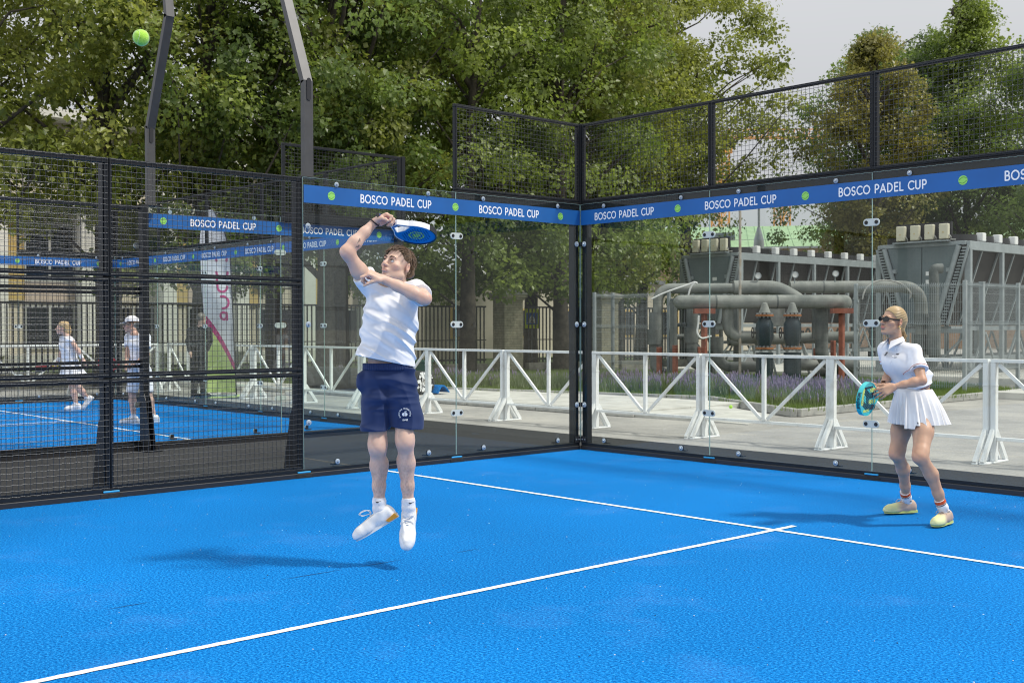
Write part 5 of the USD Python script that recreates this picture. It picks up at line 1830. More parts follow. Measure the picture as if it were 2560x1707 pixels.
def decal(poly, at, x, y, look, surf, m, name, parent, lift=.0022, depth=.0008):
    """flat print wrapped onto a cloth: poly in metres, placed at the point 'at', pressed along -look onto the vertices surf"""
    from scipy.spatial import cKDTree
    tri = trimesh.util.concatenate([trimesh.creation.extrude_polygon(g, depth, engine='earcut') for g in getattr(poly, 'geoms', [poly])])
    x, y, look = (np.array(a, float) / np.linalg.norm(a) for a in (x, y, look))
    at = np.array(at, float)
    q = (surf - at)
    near = np.linalg.norm(q - np.outer(q @ look, look), axis=1) < .25
    q = q[near]
    U = np.c_[q @ x, q @ y]
    tree = cKDTree(U)
    w = q @ look
    out = []
    for px, py, pz in tri.vertices:
        i = np.array(tree.query_ball_point([px, py], .009))
        if len(i) == 0:
            i = np.array([tree.query([px, py])[1]])
        top = w[i].max()
        i = i[w[i] > top - .02]
        z = w[i].mean()
        out.append(at + x * px + y * py + look * (z + lift + pz))
    return wput(name, (np.array(out), tri.faces), m, parent)


def text_poly(text, height, bold=True):
    m = meshkit.text_mesh(text, height, .001, bold=bold)
    f = m.faces[np.abs(m.face_normals[:, 2] - 1) < .01]
    import shapely
    u = shapely.union_all([sg.Polygon(m.vertices[t][:, :2]) for t in f])
    b = u.bounds
    from shapely import affinity
    return affinity.translate(u, -(b[0] + b[2]) / 2, -(b[1] + b[3]) / 2)


def foldnoise(P, e1, e2, f1, f2, seed, sharp=1.6):
    """elongated folds: quick change along e1, slow along e2"""
    e1, e2 = np.array(e1, float), np.array(e2, float)
    e3 = np.cross(e1, e2)
    q = np.c_[P @ e1 * f1 + .8 * np.sin(P @ e2 * 5), P @ e2 * f2, P @ e3 * f2]
    n = meshkit.noise(q + 50, seed)
    return .55 * (1 - np.abs(2 * n - 1) ** sharp) + .75 * (1 - np.abs(2 * n - 1)) ** 2.4


def shoe(parent, ankle, toe, up, L, mats, heel_mat=None, laces='tie', two=None, s=1.0):
    """low tennis shoe: upper, sole, collar rim, laces; toe and up are directions, ankle the joint"""
    x = np.array(toe, float); x /= np.linalg.norm(x)
    z = np.array(up, float); z -= x * (z @ x); z /= np.linalg.norm(z)
    y = np.cross(z, x)
    R3 = np.stack([x, y, z])
    h0 = .078 * s                                                    # ankle joint above the sole
    O = np.array(ankle, float) - z * h0 - x * .055 * s
    w = lambda a, b, c: O + (np.array([a * L / .29, b * s, c * s])) @ R3
    F = Field([w(a, b, c) for a in (-.03, .31) for b in (-.06, .06) for c in (-.02, .14)], .0035, .03)
    F.chain([w(.010, 0, .042), w(.075, 0, .046), w(.15, .002, .040), w(.215, .004, .032), w(.252, .006, .028)], [.040 * s, .040 * s, .040 * s, .038 * s, .030 * s], .03)
    F.cone(w(.258, -.010, .020), w(.258, .012, .020), .019 * s, None, .012)
    F.cone(w(.175, -.020, .026), w(.235, -.012, .024), .026 * s, .022 * s, .03)
    F.cone(w(.175, .022, .026), w(.230, .020, .024), .026 * s, .022 * s, .03)
    F.chain([w(.020, 0, .075), w(.055, 0, .080), w(.105, 0, .066), w(.160, .002, .046)], [.036 * s, .039 * s, .035 * s, .028 * s], .025)
    F.plane(w(0, 0, .012), -z)
    F.plane(w(.055, 0, .098), z * .97 + x * .15)
    F.ell(w(.052, 0, .112), np.array([.040, .028, .024]) * s, R3, .004, cut=True)
    v, f = F.mesh(1)
    if two is None:
        wput('upper', (v, f), mats[0], parent, smooth=True)
    else:
        a = (v - O) @ R3.T[:, 0]
        c = (v - O) @ R3.T[:, 2]
        k = np.clip((a + c * .3 - .150 * L / .29) / .05, 0, 1)[:, None]
        tinted('upper', (v, f), mats[0], parent, two[0] * (1 - k) + two[1] * k)
    out = [(-.030, -.030), (-.036, 0), (-.030, .030), (.02, .038), (.09, .038), (.16, .046), (.215, .047), (.250, .036), (.274, .012), (.272, -.012), (.252, -.034), (.22, -.044), (.16, -.042), (.09, -.036), (.02, -.036)]
    poly = sg.Polygon([(a * L / .29, b * s) for a, b in out]).buffer(.006).buffer(-.003)
    T = np.eye(4); T[:3, 0], T[:3, 1], T[:3, 2], T[:3, 3] = x, y, z, O
    S = wput('sole', MB().prism(poly.buffer(-.004), -.002 * s, .005 * s, T).prism(poly.buffer(-.005), .0052 * s, .019 * s, T), mats[1], parent, smooth=30)
    if heel_mat is not None:
        wput('heel_insert', MB().prism(sg.Polygon([(-.03, .0), (.035, .0), (.05, .016), (-.02, .03)]), -.045 * s, .045 * s, frame(w(0, 0, .006), x, z)), heel_mat, S)
    rim = [w(.052 + .042 * math.cos(a), .031 * math.sin(a), .0985 - .006 * math.cos(a)) for a in np.linspace(0, 2 * np.pi, 25)]
    wput('collar_rim', MB().tube(rim, .0040 * s, 6), mats[2], parent, smooth=True)
    lc = MB()
    for i in range(5):
        u = .112 + i * .021
        hz = .100 - i * .0125
        lc.tube([w(u, -.021, hz - .012), w(u + .006, 0, hz + .0015), w(u + .004, .021, hz - .012)], .0028 * s, 5)
    if laces == 'loop':
        lc.tube(bend([w(.105, 0, .104), w(.10, .03, .135), w(.16, .05, .15), w(.17, .02, .12), w(.108, 0, .104)], 5, .03), .0028 * s, 5)
        lc.tube(bend([w(.105, 0, .104), w(.13, -.03, .14), w(.19, -.03, .135), w(.15, 0, .11)], 5, .03), .0028 * s, 5)
    else:
        lc.tube(bend([w(.105, 0, .102), w(.085, .035, .125), w(.12, .05, .10)], 5, .03), .0028 * s, 5)
        lc.tube(bend([w(.105, 0, .102), w(.12, -.035, .115), w(.14, -.045, .085)], 5, .03), .0028 * s, 5)
    wput('laces', lc, mats[3], parent, smooth=True)
    return w
# ------------------------------------------------------------------ the jumping player
SR, SF, SU = np.array([RIGHT[0], RIGHT[1], 0.0]), np.array([FWD[0], FWD[1], 0.0]), np.array([0, 0, 1.0])
SR /= np.linalg.norm(SR); SF /= np.linalg.norm(SF)
dirn = lambda r, f, u: SR * r + SF * f + SU * u


def m1(x, y, d):
    return pix(735 + .2636 * x, 459.4 + .2636 * y, d)


def m2(x, y, d):
    return pix(735 + .3165 * x, 808.5 + .3165 * y, d)


DM = 7.26
root = m2(500, 1300, DM); root[2] = 0.0
man = wthing('person', 'young man jumping in white T-shirt and navy shorts, racket raised over his head', 'person', root)
J = dict(pel=m2(492, 215, DM), wst=m2(488, 60, DM - .01), che=m1(628, 960, DM - .02), nb=m1(668, 745, DM + .01),
         shR=m1(436, 735, DM - .02), shL=m1(842, 790, DM - .05), elR=m1(232, 448, DM - .16), wrR=m1(474, 196, DM - .07),
         elL=m1(912, 858, DM - .31), wrL=m1(548, 690, DM - .30),
         hiR=m2(425, 270, DM), hiL=m2(590, 265, DM - .01), knR=m2(418, 690, DM - .05), knL=m2(618, 655, DM - .06),
         anR=m2(432, 1150, DM + .02), anL=m2(644, 1165, DM + .03))
HD = Head(m1(674, 572, DM - .03), dirn(-.55, -.77, .33), dirn(.20, .12, 1.0), 1.0)
SKIN_M = (.585, .40, .315)


def torso(F, J, inf, k=.05):
    side = J['shL'] - J['shR']; side = side / np.linalg.norm(side)
    hs = J['hiL'] - J['hiR']; hs /= np.linalg.norm(hs)
    for e in (-1, 1):
        F.chain([J['pel'] + hs * e * .058 - SU * .02, J['wst'] + (hs + side) * .5 * e * .048, J['che'] + side * e * .062, (J['shR'] if e < 0 else J['shL']) * .70 + J['nb'] * .30 - SU * .055],
                [.096 + inf, .086 + inf, .098 + inf, .074 + inf], k)
    return side, hs


F = Field(list(J.values()) + [HD.w(0, 0, .2), m1(560, 100, DM), m1(380, 650, DM - .35)], .0042, .10)
torso(F, J, -.026)
for e, s in (('R', 'shR'), ('L', 'shL')):
    F.cone(J['nb'] - SU * .03, J[s], .046, .052, .04)
F.chain([J['shR'], J['shR'] * .55 + J['elR'] * .45 + dirn(-.004, 0, -.006), J['elR'] * .93 + J['shR'] * .07, J['elR']], [.054, .048, .038, .037], .03)
F.chain([J['elR'], J['elR'] * .70 + J['wrR'] * .30, J['elR'] * .35 + J['wrR'] * .65, J['wrR']], [.038, .0415, .033, .026], .02)
F.chain([J['shL'], J['shL'] * .5 + J['elL'] * .5, J['elL']], [.052, .047, .040], .03)
F.chain([J['elL'], J['elL'] * .72 + J['wrL'] * .28, J['elL'] * .35 + J['wrL'] * .65, J['wrL']], [.040, .041, .033, .026], .02)
for s in 'RL':
    h_, k_, a_ = J['hi' + s], J['kn' + s], J['an' + s]
    bk = dirn(0, .020, 0)
    F.chain([h_, h_ * .5 + k_ * .5, k_ * .92 + h_ * .08, k_], [.066, .061, .055, .052], .03)
    F.ell(k_ + dirn(0, -.026, .0), (.034, .034, .042), None, .03)
    F.chain([k_, k_ * .70 + a_ * .30 + bk * 1.3, k_ * .38 + a_ * .62 + bk * .7, a_], [.049, .051, .038, .032], .03)
    F.cone(k_ * .75 + a_ * .25 + dirn(.02 if s == 'R' else -.02, .035, 0), k_ * .55 + a_ * .45 + dirn(.016 if s == 'R' else -.016, .030, 0), .036, .026, .03)
# neck and head
HD.carve(F)
F.cone(HD.w(0, -.030, -.050), J['nb'] + dirn(0, .005, -.02), .051, .055, .03)
F.cone(HD.w(.03, .0, -.06), J['nb'] + dirn(-.01, -.05, -.03), .018, .014, .02)
# racket geometry for the gripping hand
RA = dirn(.69, .66, -.28); RA /= np.linalg.norm(RA)
RN = dirn(-.03, -.36, -.93); RN -= RA * (RN @ RA); RN /= np.linalg.norm(RN)
RB = np.cross(RN, RA)
GR = m1(575, 172, DM - .06)                                          # middle of the grip
hd = GR - J['wrR'] ; hd /= np.linalg.norm(hd)
tipsR, tR, nR = hand(F, J['wrR'] + hd * .004, dirn(.90, -.10, .30), dirn(.30, -.55, -.78), dirn(.35, -.6, -.6),
                     [(48, 78, 48), (52, 80, 50), (56, 80, 50), (58, 82, 52)], 1.0, (.80, .35, .55), .05)
tipsL, tL, nL = hand(F, J['wrL'], dirn(-.86, -.25, .36), dirn(-.35, .35, -.86), dirn(.1, -.75, -.5),
                     [(42, 62, 40), (50, 70, 42), (56, 74, 44), (60, 76, 44)], .98, (.72, .30, .50), .07)
body = F.mesh(1)
V = body[0]
T0 = HD.tint(V, SKIN_M)
def redden(C, V, c, r, amt, base):
    m = (amt * np.exp(-((np.linalg.norm(V - c, axis=1) / r) ** 2)))[:, None]
    C[:] = C * (1 - m) + np.array(base) * [1.05, .78, .72] * m
for c, r in ((J['elL'], .05), (J['elR'], .05), (J['knR'], .06), (J['knL'], .06), (J['wrL'] + dirn(-.08, 0, .03), .05), (J['wrR'] + dirn(.08, 0, .03), .05)):
    redden(T0, V, c, r, .45, SKIN_M)
# hair on the shins darkens them a little
for s in 'RL':
    k_, a_ = J['kn' + s], J['an' + s]
    u = np.clip(((V - k_) @ (a_ - k_)) / ((a_ - k_) @ (a_ - k_)), -1, 2)
    m = ((u > .1) & (u < 1.05) & (np.linalg.norm(V - (k_ + u[:, None] * (a_ - k_)), axis=1) < .12))
    sp_ = meshkit.noise(V * [220, 220, 60], 3)
    T0[m] *= (1 - .20 * np.clip((sp_[m] - .45) * 3, 0, 1) * np.sin(np.clip((u[m] - .1) / .95, 0, 1) * np.pi))[:, None]
# tattoo on the raised forearm
tc = m1(352, 345, DM - .22)
q = V - tc
qa = J['wrR'] - J['elR']; qa /= np.linalg.norm(qa)
uu, vv = q @ qa, q @ np.cross(qa, SF)
tn = meshkit.noise(np.c_[uu * 55, vv * 90, uu * 0], 8)
m = (np.abs(uu) < .040) & (np.abs(vv - uu * .35) < .010) & (tn > .38) & (q @ SF < .06) & (np.linalg.norm(q, axis=1) < .09)
T0[m] = T0[m] * .35 + np.array([.03, .05, .06]) * .5
body_p = tinted('body', body, M['skin'], man, T0)
HD.face_parts(man)


def hair_short(rs):
    """fringe falling forward, longer layers at the nape"""
    while True:
        d = rs.normal(size=3); d /= np.linalg.norm(d)
        if d[2] > -.5 and not (d[1] > .40 and d[2] < .62) and not (d[2] < .12 and d[1] > -.30) and not (abs(d[0]) > .5 and d[1] > .05 and d[2] < .45):
            break
    c = np.array([0, -.014, .034])
    R = np.array([.078, .100, .090])
    p = c + d * R * 1.0
    L = rs.uniform(.035, .066) * (1.0 if d[1] > .2 and d[2] > .3 else .9)
    t = np.array([0.25 * d[0] + rs.normal() * .30, (.95 if d[1] > -.1 and d[2] > .1 else -.15) + rs.normal() * .25, -.55 - .5 * (d[2] < .3) + rs.normal() * .15])
    t -= d * (t @ d) * .8
    t /= np.linalg.norm(t)
    out = d * rs.uniform(.20, .45)
    pts = [p - d * .004]
    for k in np.linspace(.25, 1, 5):
        v = p + (t * k + out * (k - .75 * k * k)) * L
        r = (v - c) / R
        ln = np.linalg.norm(r)
        if ln < 1.045:
            v = c + r / ln * 1.045 * R
        pts.append(v)
    return pts


hf = Field([HD.w(-.12, -.14, -.12), HD.w(.12, .14, .16)], .0035, .02)
hf.ell(HD.w(0, -.020, .040), np.array([.0785, .099, .090]), HD.T, .01)
hf.cone(HD.w(-.04, -.085, -.02), HD.w(.04, -.085, -.02), .032, None, .03)
hf.plane(HD.w(0, .045, .055), HD.T[1] * .85 - HD.T[2] * .52)
hf.plane(HD.w(0, 0, -.060), -HD.T[2])
for e in (-1, 1):
    hf.ell(HD.w(e * .085, .015, -.022), np.array([.03, .058, .052]), HD.T, .004, cut=True)
hair = wput('hair', hf.mesh(1), M['hair_brown'], man, smooth=True)
locks(HD, hair_short, 950, np.random.RandomState(4), M['hair_brown'], hair, 'hair_locks', .0029)
# ---------------- T-shirt
F = Field([J['pel'], J['nb'], J['shR'], J['shL'], m1(330, 1350, DM), m1(930, 900, DM - .2), m1(840, 1450, DM)], .0045, .12)
side, hs = torso(F, J, -.006, .05)
F.cone(J['nb'] - SU * .035, J['shR'] + dirn(.01, 0, -.005), .054, .064, .04)
F.cone(J['nb'] - SU * .035, J['shL'], .054, .064, .04)
uR, uL = J['elR'] - J['shR'], J['elL'] - J['shL']
F.cone(J['shR'], J['shR'] + uR * .34, .074, .078, .025)
F.cone(J['shL'], J['shL'] + uL * .68, .074, .078, .025)
hem = m1(585, 1395, DM - .01)
F.cone(m1(480, 1200, DM - .02), m1(402, 1345, DM - .05), .055, .040, .05)
F.cone(m1(555, 1200, DM), m1(555, 1400, DM), .090, .098, .05)
F.cone(m1(640, 1150, DM), m1(682, 1430, DM), .080, .086, .05)
down = hem - J['che']; down /= np.linalg.norm(down)
e1 = dirn(.62, .15, .77); e1 /= np.linalg.norm(e1)
e2 = dirn(.77, .1, -.63); e2 /= np.linalg.norm(e2)
def shirt_folds(P):
    a = foldnoise(P, e1, e2, 17, 2.6, 5, 1.0) * .030
    b = foldnoise(P, dirn(.85, .1, .5), dirn(-.5, 0, .85), 12, 2.2, 9, 1.1) * .011 + foldnoise(P, dirn(.55, .1, .83), e2, 34, 4.5, 19, .9) * .008
    w = np.clip(((P - J['che']) @ down + .12) / .25, 0.15, 1)
    arm = np.exp(-(np.linalg.norm(P - J['shR'] - dirn(.05, 0, -.08), axis=1) / .12) ** 2) * foldnoise(P, dirn(.8, 0, .6), dirn(-.6, 0, .8), 24, 4, 2, 1.0) * .022
    return -(a * (.30 + .70 * w) + b * w - .020) - arm
F.ripple(shirt_folds)
# hem, sleeve ends and neck opening
P0 = hem
hem_n = dirn(-.20, -.05, -.98)
F.plane(m1(590, 1408, DM), hem_n)
F.plane(J['shR'] + uR * .31, uR, (J['shR'] + uR * .50, .12))
F.plane(J['shL'] + uL * .64, uL, (J['shL'] + uL * .86, .115))
F.ell(J['nb'] + dirn(-.045, -.055, .045), (.075, .085, .060), None, .006, cut=True)
shirt = F.mesh(1)
sh_p = wput('t_shirt', shirt, M['tee'], man, smooth=True)
nk = MB()
# ---------------- shorts
F = Field([J['pel'], J['hiR'], J['hiL'], J['knR'], J['knL'], J['wst']], .0045, .16)
for e in (-1, 1):
    F.cone(J['pel'] + hs * e * .055 + SU * .03, J['pel'] + hs * e * .050 + dirn(0, 0, .115), .099, .093, .04)
for s, x in (('R', 402), ('L', 614)):
    h_ = J['hi' + s]
    b = m2(x, 560 if s == 'R' else 540, DM - .03)
    F.chain([h_ + SU * .05, h_ - SU * .07, b], [.088, .083, .077], .014)
    F.cone(h_ + dirn(.014 if s == 'L' else -.014, 0, -.1), b + dirn(.014 if s == 'L' else -.008, .02, 0), .080, .074, .03)
F.cone(m2(655, 420, DM), m2(676, 525, DM + .01), .044, .046, .04)
F.cone(m2(300, 175, DM - .02), m2(306, 235, DM - .02), .022, .026, .04)
F.cone(m2(648, 150, DM - .06), m2(655, 205, DM - .05), .024, .028, .04)
def short_folds(P):
    u = np.clip((J['pel'][2] + .15 - P[:, 2]) / .45, 0, 1)
    a = foldnoise(P, dirn(.5, .1, .85), dirn(.85, 0, -.5), 14, 2.6, 12, 1.0) * .020
    b = foldnoise(P, dirn(1, 0, 0), dirn(0, 0, 1), 12, 2.2, 14, 1.0) * .017
    cr = np.exp(-(((P - m2(500, 330, DM - .1)) @ SR / .14) ** 2 + ((P - m2(500, 330, DM - .1)) @ SU / .07) ** 2)) * foldnoise(P, dirn(0.1, 0, 1), dirn(1, 0, -.1), 26, 4, 4, 1.2) * .020
    return -(a * (1 - u * .5) + b * u + cr - .007)
F.ripple(short_folds)
F.plane(m2(410, 566, DM), dirn(.03, .0, -1), (m2(412, 690, DM - .03), .155 * 1.0))
F.plane(m2(612, 545, DM), dirn(-.12, .0, -1), (m2(630, 670, DM - .03), .155))
F.plane(m2(490, 112, DM), dirn(0, 0, 1))
shorts = F.mesh(1)
so_p = wput('shorts', shorts, M['navy'], man, smooth=True)
F = Field([J['wst'], J['pel']], .0045, .2)
for e in (-1, 1):
    F.cone(J['pel'] + hs * e * .052 + SU * .09, J['pel'] + hs * e * .048 + dirn(0, 0, .17), .108, .103, .04)
F.ripple(lambda P: .0022 * np.sin(((P - J['pel']) @ SR) * 420))
F.plane(m2(490, 78, DM), dirn(-.02, 0, 1)); F.plane(m2(490, 128, DM), dirn(0, 0, -1))
wput('waistband', F.mesh(1), M['navy'], man, smooth=True)
for pts, off in (([(268, 205), (290, 160), (318, 130)], 1), ([(560, 155), (640, 152), (672, 195)], 1)):
    P = [m2(x, y, DM - .128) for x, y in pts]
for x0, y0, x1, y1 in ((640, 130, 655, 205),):
    pass
vs = shorts[0]
front = vs[(vs - J['pel']) @ SF < .02]
lc = m2(616, 448, DM - .1)
ring = []
import shapely
from shapely import affinity
circ = 'SVETLANA KUZNETSOVA '
for i, ch in enumerate(circ):
    if ch == ' ':
        continue
    a = math.radians(215 - i * 250 / (len(circ) - 1))
    g_ = text_poly(ch, .0085)
    g_ = affinity.rotate(g_, math.degrees(a) - 90, origin=(0, 0))
    ring.append(affinity.translate(g_, .035 * math.cos(a), .035 * math.sin(a)))
apple = sg.Point(-.006, -.002).buffer(.011).union(sg.Point(.006, -.002).buffer(.011)).difference(sg.LineString([(.001, -.012), (.001, .006)]).buffer(.0016)).union(sg.LineString([(0, .008), (.002, .017)]).buffer(.0018)).union(affinity.rotate(affinity.scale(sg.Point(.007, .015).buffer(.005), 1.2, .6), 30))
word = affinity.translate(text_poly('svet', .0125), .003, -.036)
for g_, nm in ((shapely.union_all(ring), 'logo_lettering'), (apple, 'logo_emblem'), (word, 'logo_lettering')):
    decal(g_, lc, SR, SU, -SF, front, M['letter'], nm, so_p)
# ---------------- socks and shoes
swoosh = sg.Polygon([(-.016, .003), (-.012, -.004), (-.006, -.005), (.018, .007), (-.004, .001), (-.010, .0005)]).buffer(.0007)
toeR, upR = dirn(-.864, -.06, -.503), dirn(-.503, -.1, .864)
toeL, upL = dirn(-.04, -.66, -.75), dirn(0.02, -.75, .66)
for s, toe, up, x in (('R', toeR, upR, 428), ('L', toeL, upL, 641)):
    a_ = J['an' + s]
    top = m2(x, 1052 if s == 'R' else 1056, DM + .015)
    F = Field([top, a_], .0035, .09)
    F.chain([top + SU * .02, top * .5 + a_ * .5, a_ - SU * .005], [.0405, .0395, .0385], .02)
    F.cone(a_, a_ - up / np.linalg.norm(up) * .04 + toe * .02, .038, .036, .02)
    F.ripple(lambda P: .0011 * np.sin(np.arctan2((P - a_) @ SF, (P - a_) @ SR) * 30) + .0016 * np.sin(P[:, 2] * 130))
    F.plane(top, SU)
    sm_ = F.mesh(1)
    sk = wput('sock', sm_, M['knit'], man, smooth=True)
    decal(swoosh, top - SU * .024 + (dirn(.0, 0, 0) if s == 'R' else dirn(.022, 0, -.004)), SR, SU, -SF, sm_[0], M['ink'], 'sock_mark', sk)
    sp_ = part_group('shoe', man, label='white tennis shoe with black collar rim and untied lace loops' if s == 'R' else 'white tennis shoe pointing down, seen from the front')
    w_ = shoe(sp_, a_ - up / np.linalg.norm(up) * .012, toe, up, .293, (M['shoewhite'], M['sole'], M['ink'], M['knit']), M['amber'], 'loop' if s == 'R' else 'tie')
    if s == 'L':
        wput('shoe_mark', MB().tube([w_(.14, .048, .035), w_(.16, .051, .022), w_(.21, .050, .040)], [.002, .004, .0015], 6), M['ink'], sp_)
# cord round the wrist
P = [J['wrR'] + dirn(math.cos(a) * .75 * .034 + .0, math.sin(a) * .034, -math.cos(a) * .66 * .034) for a in np.linspace(0, 2 * np.pi, 17)]
wput('wrist_cord', MB().tube(P, .004, 6).tube(bend([P[0], P[0] + dirn(.01, -.02, .03), GR - RA * .07], 4, .03), .003, 6), M['cord'], man, smooth=True)


# ------------------------------------------------------------------ rackets and ball
def racket_face(hole_rows=7):
    """outline of a padel racket: x across, y from butt to tip, in metres"""
    a = np.linspace(0, 2 * np.pi, 48, endpoint=False)
    headp = sg.Polygon([(.128 * math.cos(t), .315 + .142 * math.sin(t)) for t in a])
    return headp.union(sg.Polygon([(-.030, .135), (.030, .135), (.105, .25), (-.105, .25)])).buffer(.012).buffer(-.012)


def racket(label, mid_grip, a, n, m_face, m_rim, m_tip, m_hole, m_grip, decor=None, loc=None, rim_split=None, name='padel_racket'):
    """a: butt-to-tip direction, n: normal of the decorated face, mid_grip: a point 7 cm above the butt"""
    a = np.array(a, float); a /= np.linalg.norm(a)
    n = np.array(n, float); n -= a * (n @ a); n /= np.linalg.norm(n)
    b = np.cross(a, n)
    O = np.array(mid_grip, float) - a * .07
    T = np.eye(4); T[:3, 0], T[:3, 1], T[:3, 2], T[:3, 3] = b, a, n, O
    t = wthing(name, label, 'racket', O)
    out = racket_face()
    gap = sg.Polygon([(-.022, .160), (.022, .160), (.058, .213), (.0, .226), (-.058, .213)]).buffer(-.004).buffer(.003)
    # holes in a staggered grid
    holes = []
    for j in range(11):
        for i in range(-6, 7):
            x, y = (i + .5 * (j % 2)) * .0195, .258 + j * .0150
            if (x / .098) ** 2 + ((y - .325) / .085) ** 2 < 1:
                holes.append(sg.Point(x, y).buffer(.0052, 4))
    hu = shapely.union_all(holes)
    plate = out.difference(gap).buffer(-.006).difference(hu)
    th = .0175
    core = wput('face', MB().prism(plate, -th + .003, th - .003, T), m_face, t)
    ring_ = out.difference(gap).difference(out.difference(gap).buffer(-.0062))
    if rim_split is None:
        wput('rim', MB().prism(ring_, -th, th, T), m_rim, t)
    else:
        r1, r2 = ring_.difference(rim_split), ring_.intersection(rim_split)
        wput('rim', MB().prism(r1, -th, th, T), m_rim, t)
        wput('rim_guard', MB().prism(r2.buffer(.0012), -th - .001, th + .001, T), m_tip, t)
    wput('holes', MB().prism(shapely.union_all([h.buffer(-.0004) for h in holes]), -th + .006, th - .006, T), m_hole, t, kind='stuff')
    g = MB()
    pr = [(.0, 0), (.0195, .001), (.0195, .012), (.0165, .014)]
    for k in range(12):
        y = .014 + k * .0105
        pr += [(.0168, y), (.0158, y + .0045), (.0168, y + .009)]
    pr += [(.0168, .142), (0, .142)]
    Tg_ = T @ np.array([[1, 0, 0, 0], [0, 0, 1, 0], [0, -1, 0, 0], [0, 0, 0, 1.0]])
    Tg_ = np.eye(4); Tg_[:3, 0], Tg_[:3, 1], Tg_[:3, 2], Tg_[:3, 3] = n, b, a, O
    gr = wput('grip', g.lathe(pr, 14, Tg_), m_grip, t, smooth=40)
    wput('butt_cap', MB().lathe([(0, -.004), (.0188, -.004), (.0188, .0008), (0, .0008)], 14, Tg_), M['cord'], gr, smooth=40)
    if decor:
        for poly, m_, nm in decor:
            poly = poly.difference(hu.buffer(.0008))
            for z0 in (th - .0028,):
                wput(nm, MB().prism(poly, z0, z0 + .0008, T), m_, core)
    return t, T, th


M['rk_blue'] = mat('racket_blue', (.005, .13, .47), .35, coat=.4)
M['rk_white'] = mat('racket_white', (.72, .73, .75), .35)
M['rk_black'] = mat('racket_black', (.014, .014, .016), .4)
M['rk_hole'] = mat('racket_hole', (.010, .012, .016), .8)
M['rk_lime'] = mat('racket_lime', (.35, .62, .12), .5)
M['rk_grip'] = mat('navy_grip', (.016, .026, .13), .6, bump=.3, bscale=200)
M['rk_turq'] = mat('racket_turquoise', (.03, .47, .50), .35, coat=.3)
M['rk_yellow'] = mat('racket_yellow', (.55, .66, .16), .4)
M['rk_navy'] = mat('racket_navy', (.006, .016, .035), .4)
glow = sg.Point(0, .325).buffer(.052)
rk_tip = sg.box(-.2, .325, .2, .6)
tr_, Tr_, th_ = racket('blue and white padel racket held overhead by the jumping man', GR, RA, RN, M['rk_blue'], M['rk_white'], M['rk_black'], M['rk_hole'], M['rk_grip'],
                       [(glow.difference(glow.buffer(-.012)).union(glow.buffer(-.024)), M['rk_lime'], 'face_print')], rim_split=rk_tip)
tp = MB()
for ch_, yy in (('HEAD', 0.0),):
    g_ = text_poly('HEAD', .016)
ball_c = pix(324, 87, 4.72)
M['ball'] = layered('tennis_ball_felt', {
    'g': ('geometry', {}), 'n': ('noise_texture', {'scale': 220.0, 'detail': 3.0}), 'r': ('rgb_ramp', {'ramp': [(.3, (.26, .55, .04)), (.7, (.48, .78, .10))]}),
    'b': ('bump', {'strength': .6, 'distance': .003}), 'p': ('principled_bsdf', {'roughness': .9, 'sheen_weight': .5, 'specular_ior_level': .2})},
    [('g.position', 'n.vector'), ('n.fac', 'r.fac'), ('r.color', 'p.base_color'), ('n.fac', 'b.height'), ('b.normal', 'p.normal')])
M['ballseam'] = mat('ball_seam', (.62, .72, .38), .8)


def tennis_ball(label, c, tilt):
    t = wthing('tennis_ball', label, 'ball', c)
    wput('felt', MB().tm(trimesh.creation.icosphere(3, .0330).apply_translation(c)), M['ball'], t, smooth=True)
    th = np.linspace(0, 2 * np.pi, 61)
    a_, b_ = .75, .25
    P = np.c_[a_ * np.cos(th) + b_ * np.cos(3 * th), a_ * np.sin(th) - b_ * np.sin(3 * th), 2 * math.sqrt(a_ * b_) * np.sin(2 * th)]
    R_ = trimesh.transformations.euler_matrix(*tilt)[:3, :3]
    wput('seam', MB().tube(P @ R_.T * .0332 + c, .0011, 5), M['ballseam'], t, smooth=True)


tennis_ball('lime tennis ball flying high at the upper left', ball_c, (.6, .4, 1.0))
gb = pix(1642, 929, 19.2)
gb2 = ground_at(1827, 19.1)
tennis_ball('lime tennis ball lying on the lawn edge behind the white barrier', np.array([*ground_at(1827, 19.6)[:2], .135 + .02]), (0, 1, .3))
# ------------------------------------------------------------------ the woman with the turquoise racket
def w3(x, y, d):
    return pix(1929.5 + .3514 * x, 679.9 + .3514 * y, d)


def on_ground(x, y, z):
    """where the ray through zoom pixel x, y meets the height z"""
    p = w3(x, y, 1.0) - CAM
    return CAM + p * ((z - CAM[2]) / p[2])


DW = 8.98
root = w3(500, 1480, DW); root[2] = 0
lady = wthing('person', 'woman in white polo and pleated skirt with dark sunglasses, crouching slightly by the back glass', 'person', root)
aR = on_ground(440, 1418, .004); aL = on_ground(690, 1492, .004)      # under the ankles, on the turf
K = dict(pel=w3(492, 655, 8.98), wst=w3(470, 570, 8.98), che=w3(405, 430, 8.97), nb=w3(368, 300, 8.98),
         shR=w3(300, 345, 9.12), shL=w3(488, 362, 8.86), elR=w3(322, 515, 9.10), wrR=w3(278, 590, 8.93),
         elL=w3(535, 552, 8.72), wrL=w3(352, 592, 8.74),
         hiR=w3(425, 735, 9.05), hiL=w3(560, 735, 8.90), knR=w3(372, 1030, 9.02), knL=w3(525, 1050, 8.66),
         anR=aR + SU * .082, anL=aL + SU * .082)
WH = Head(w3(345, 165, 8.95), dirn(-.90, -.40, .16), dirn(.10, .0, 1.0), .92)
SKIN_W = (.50, .305, .205)


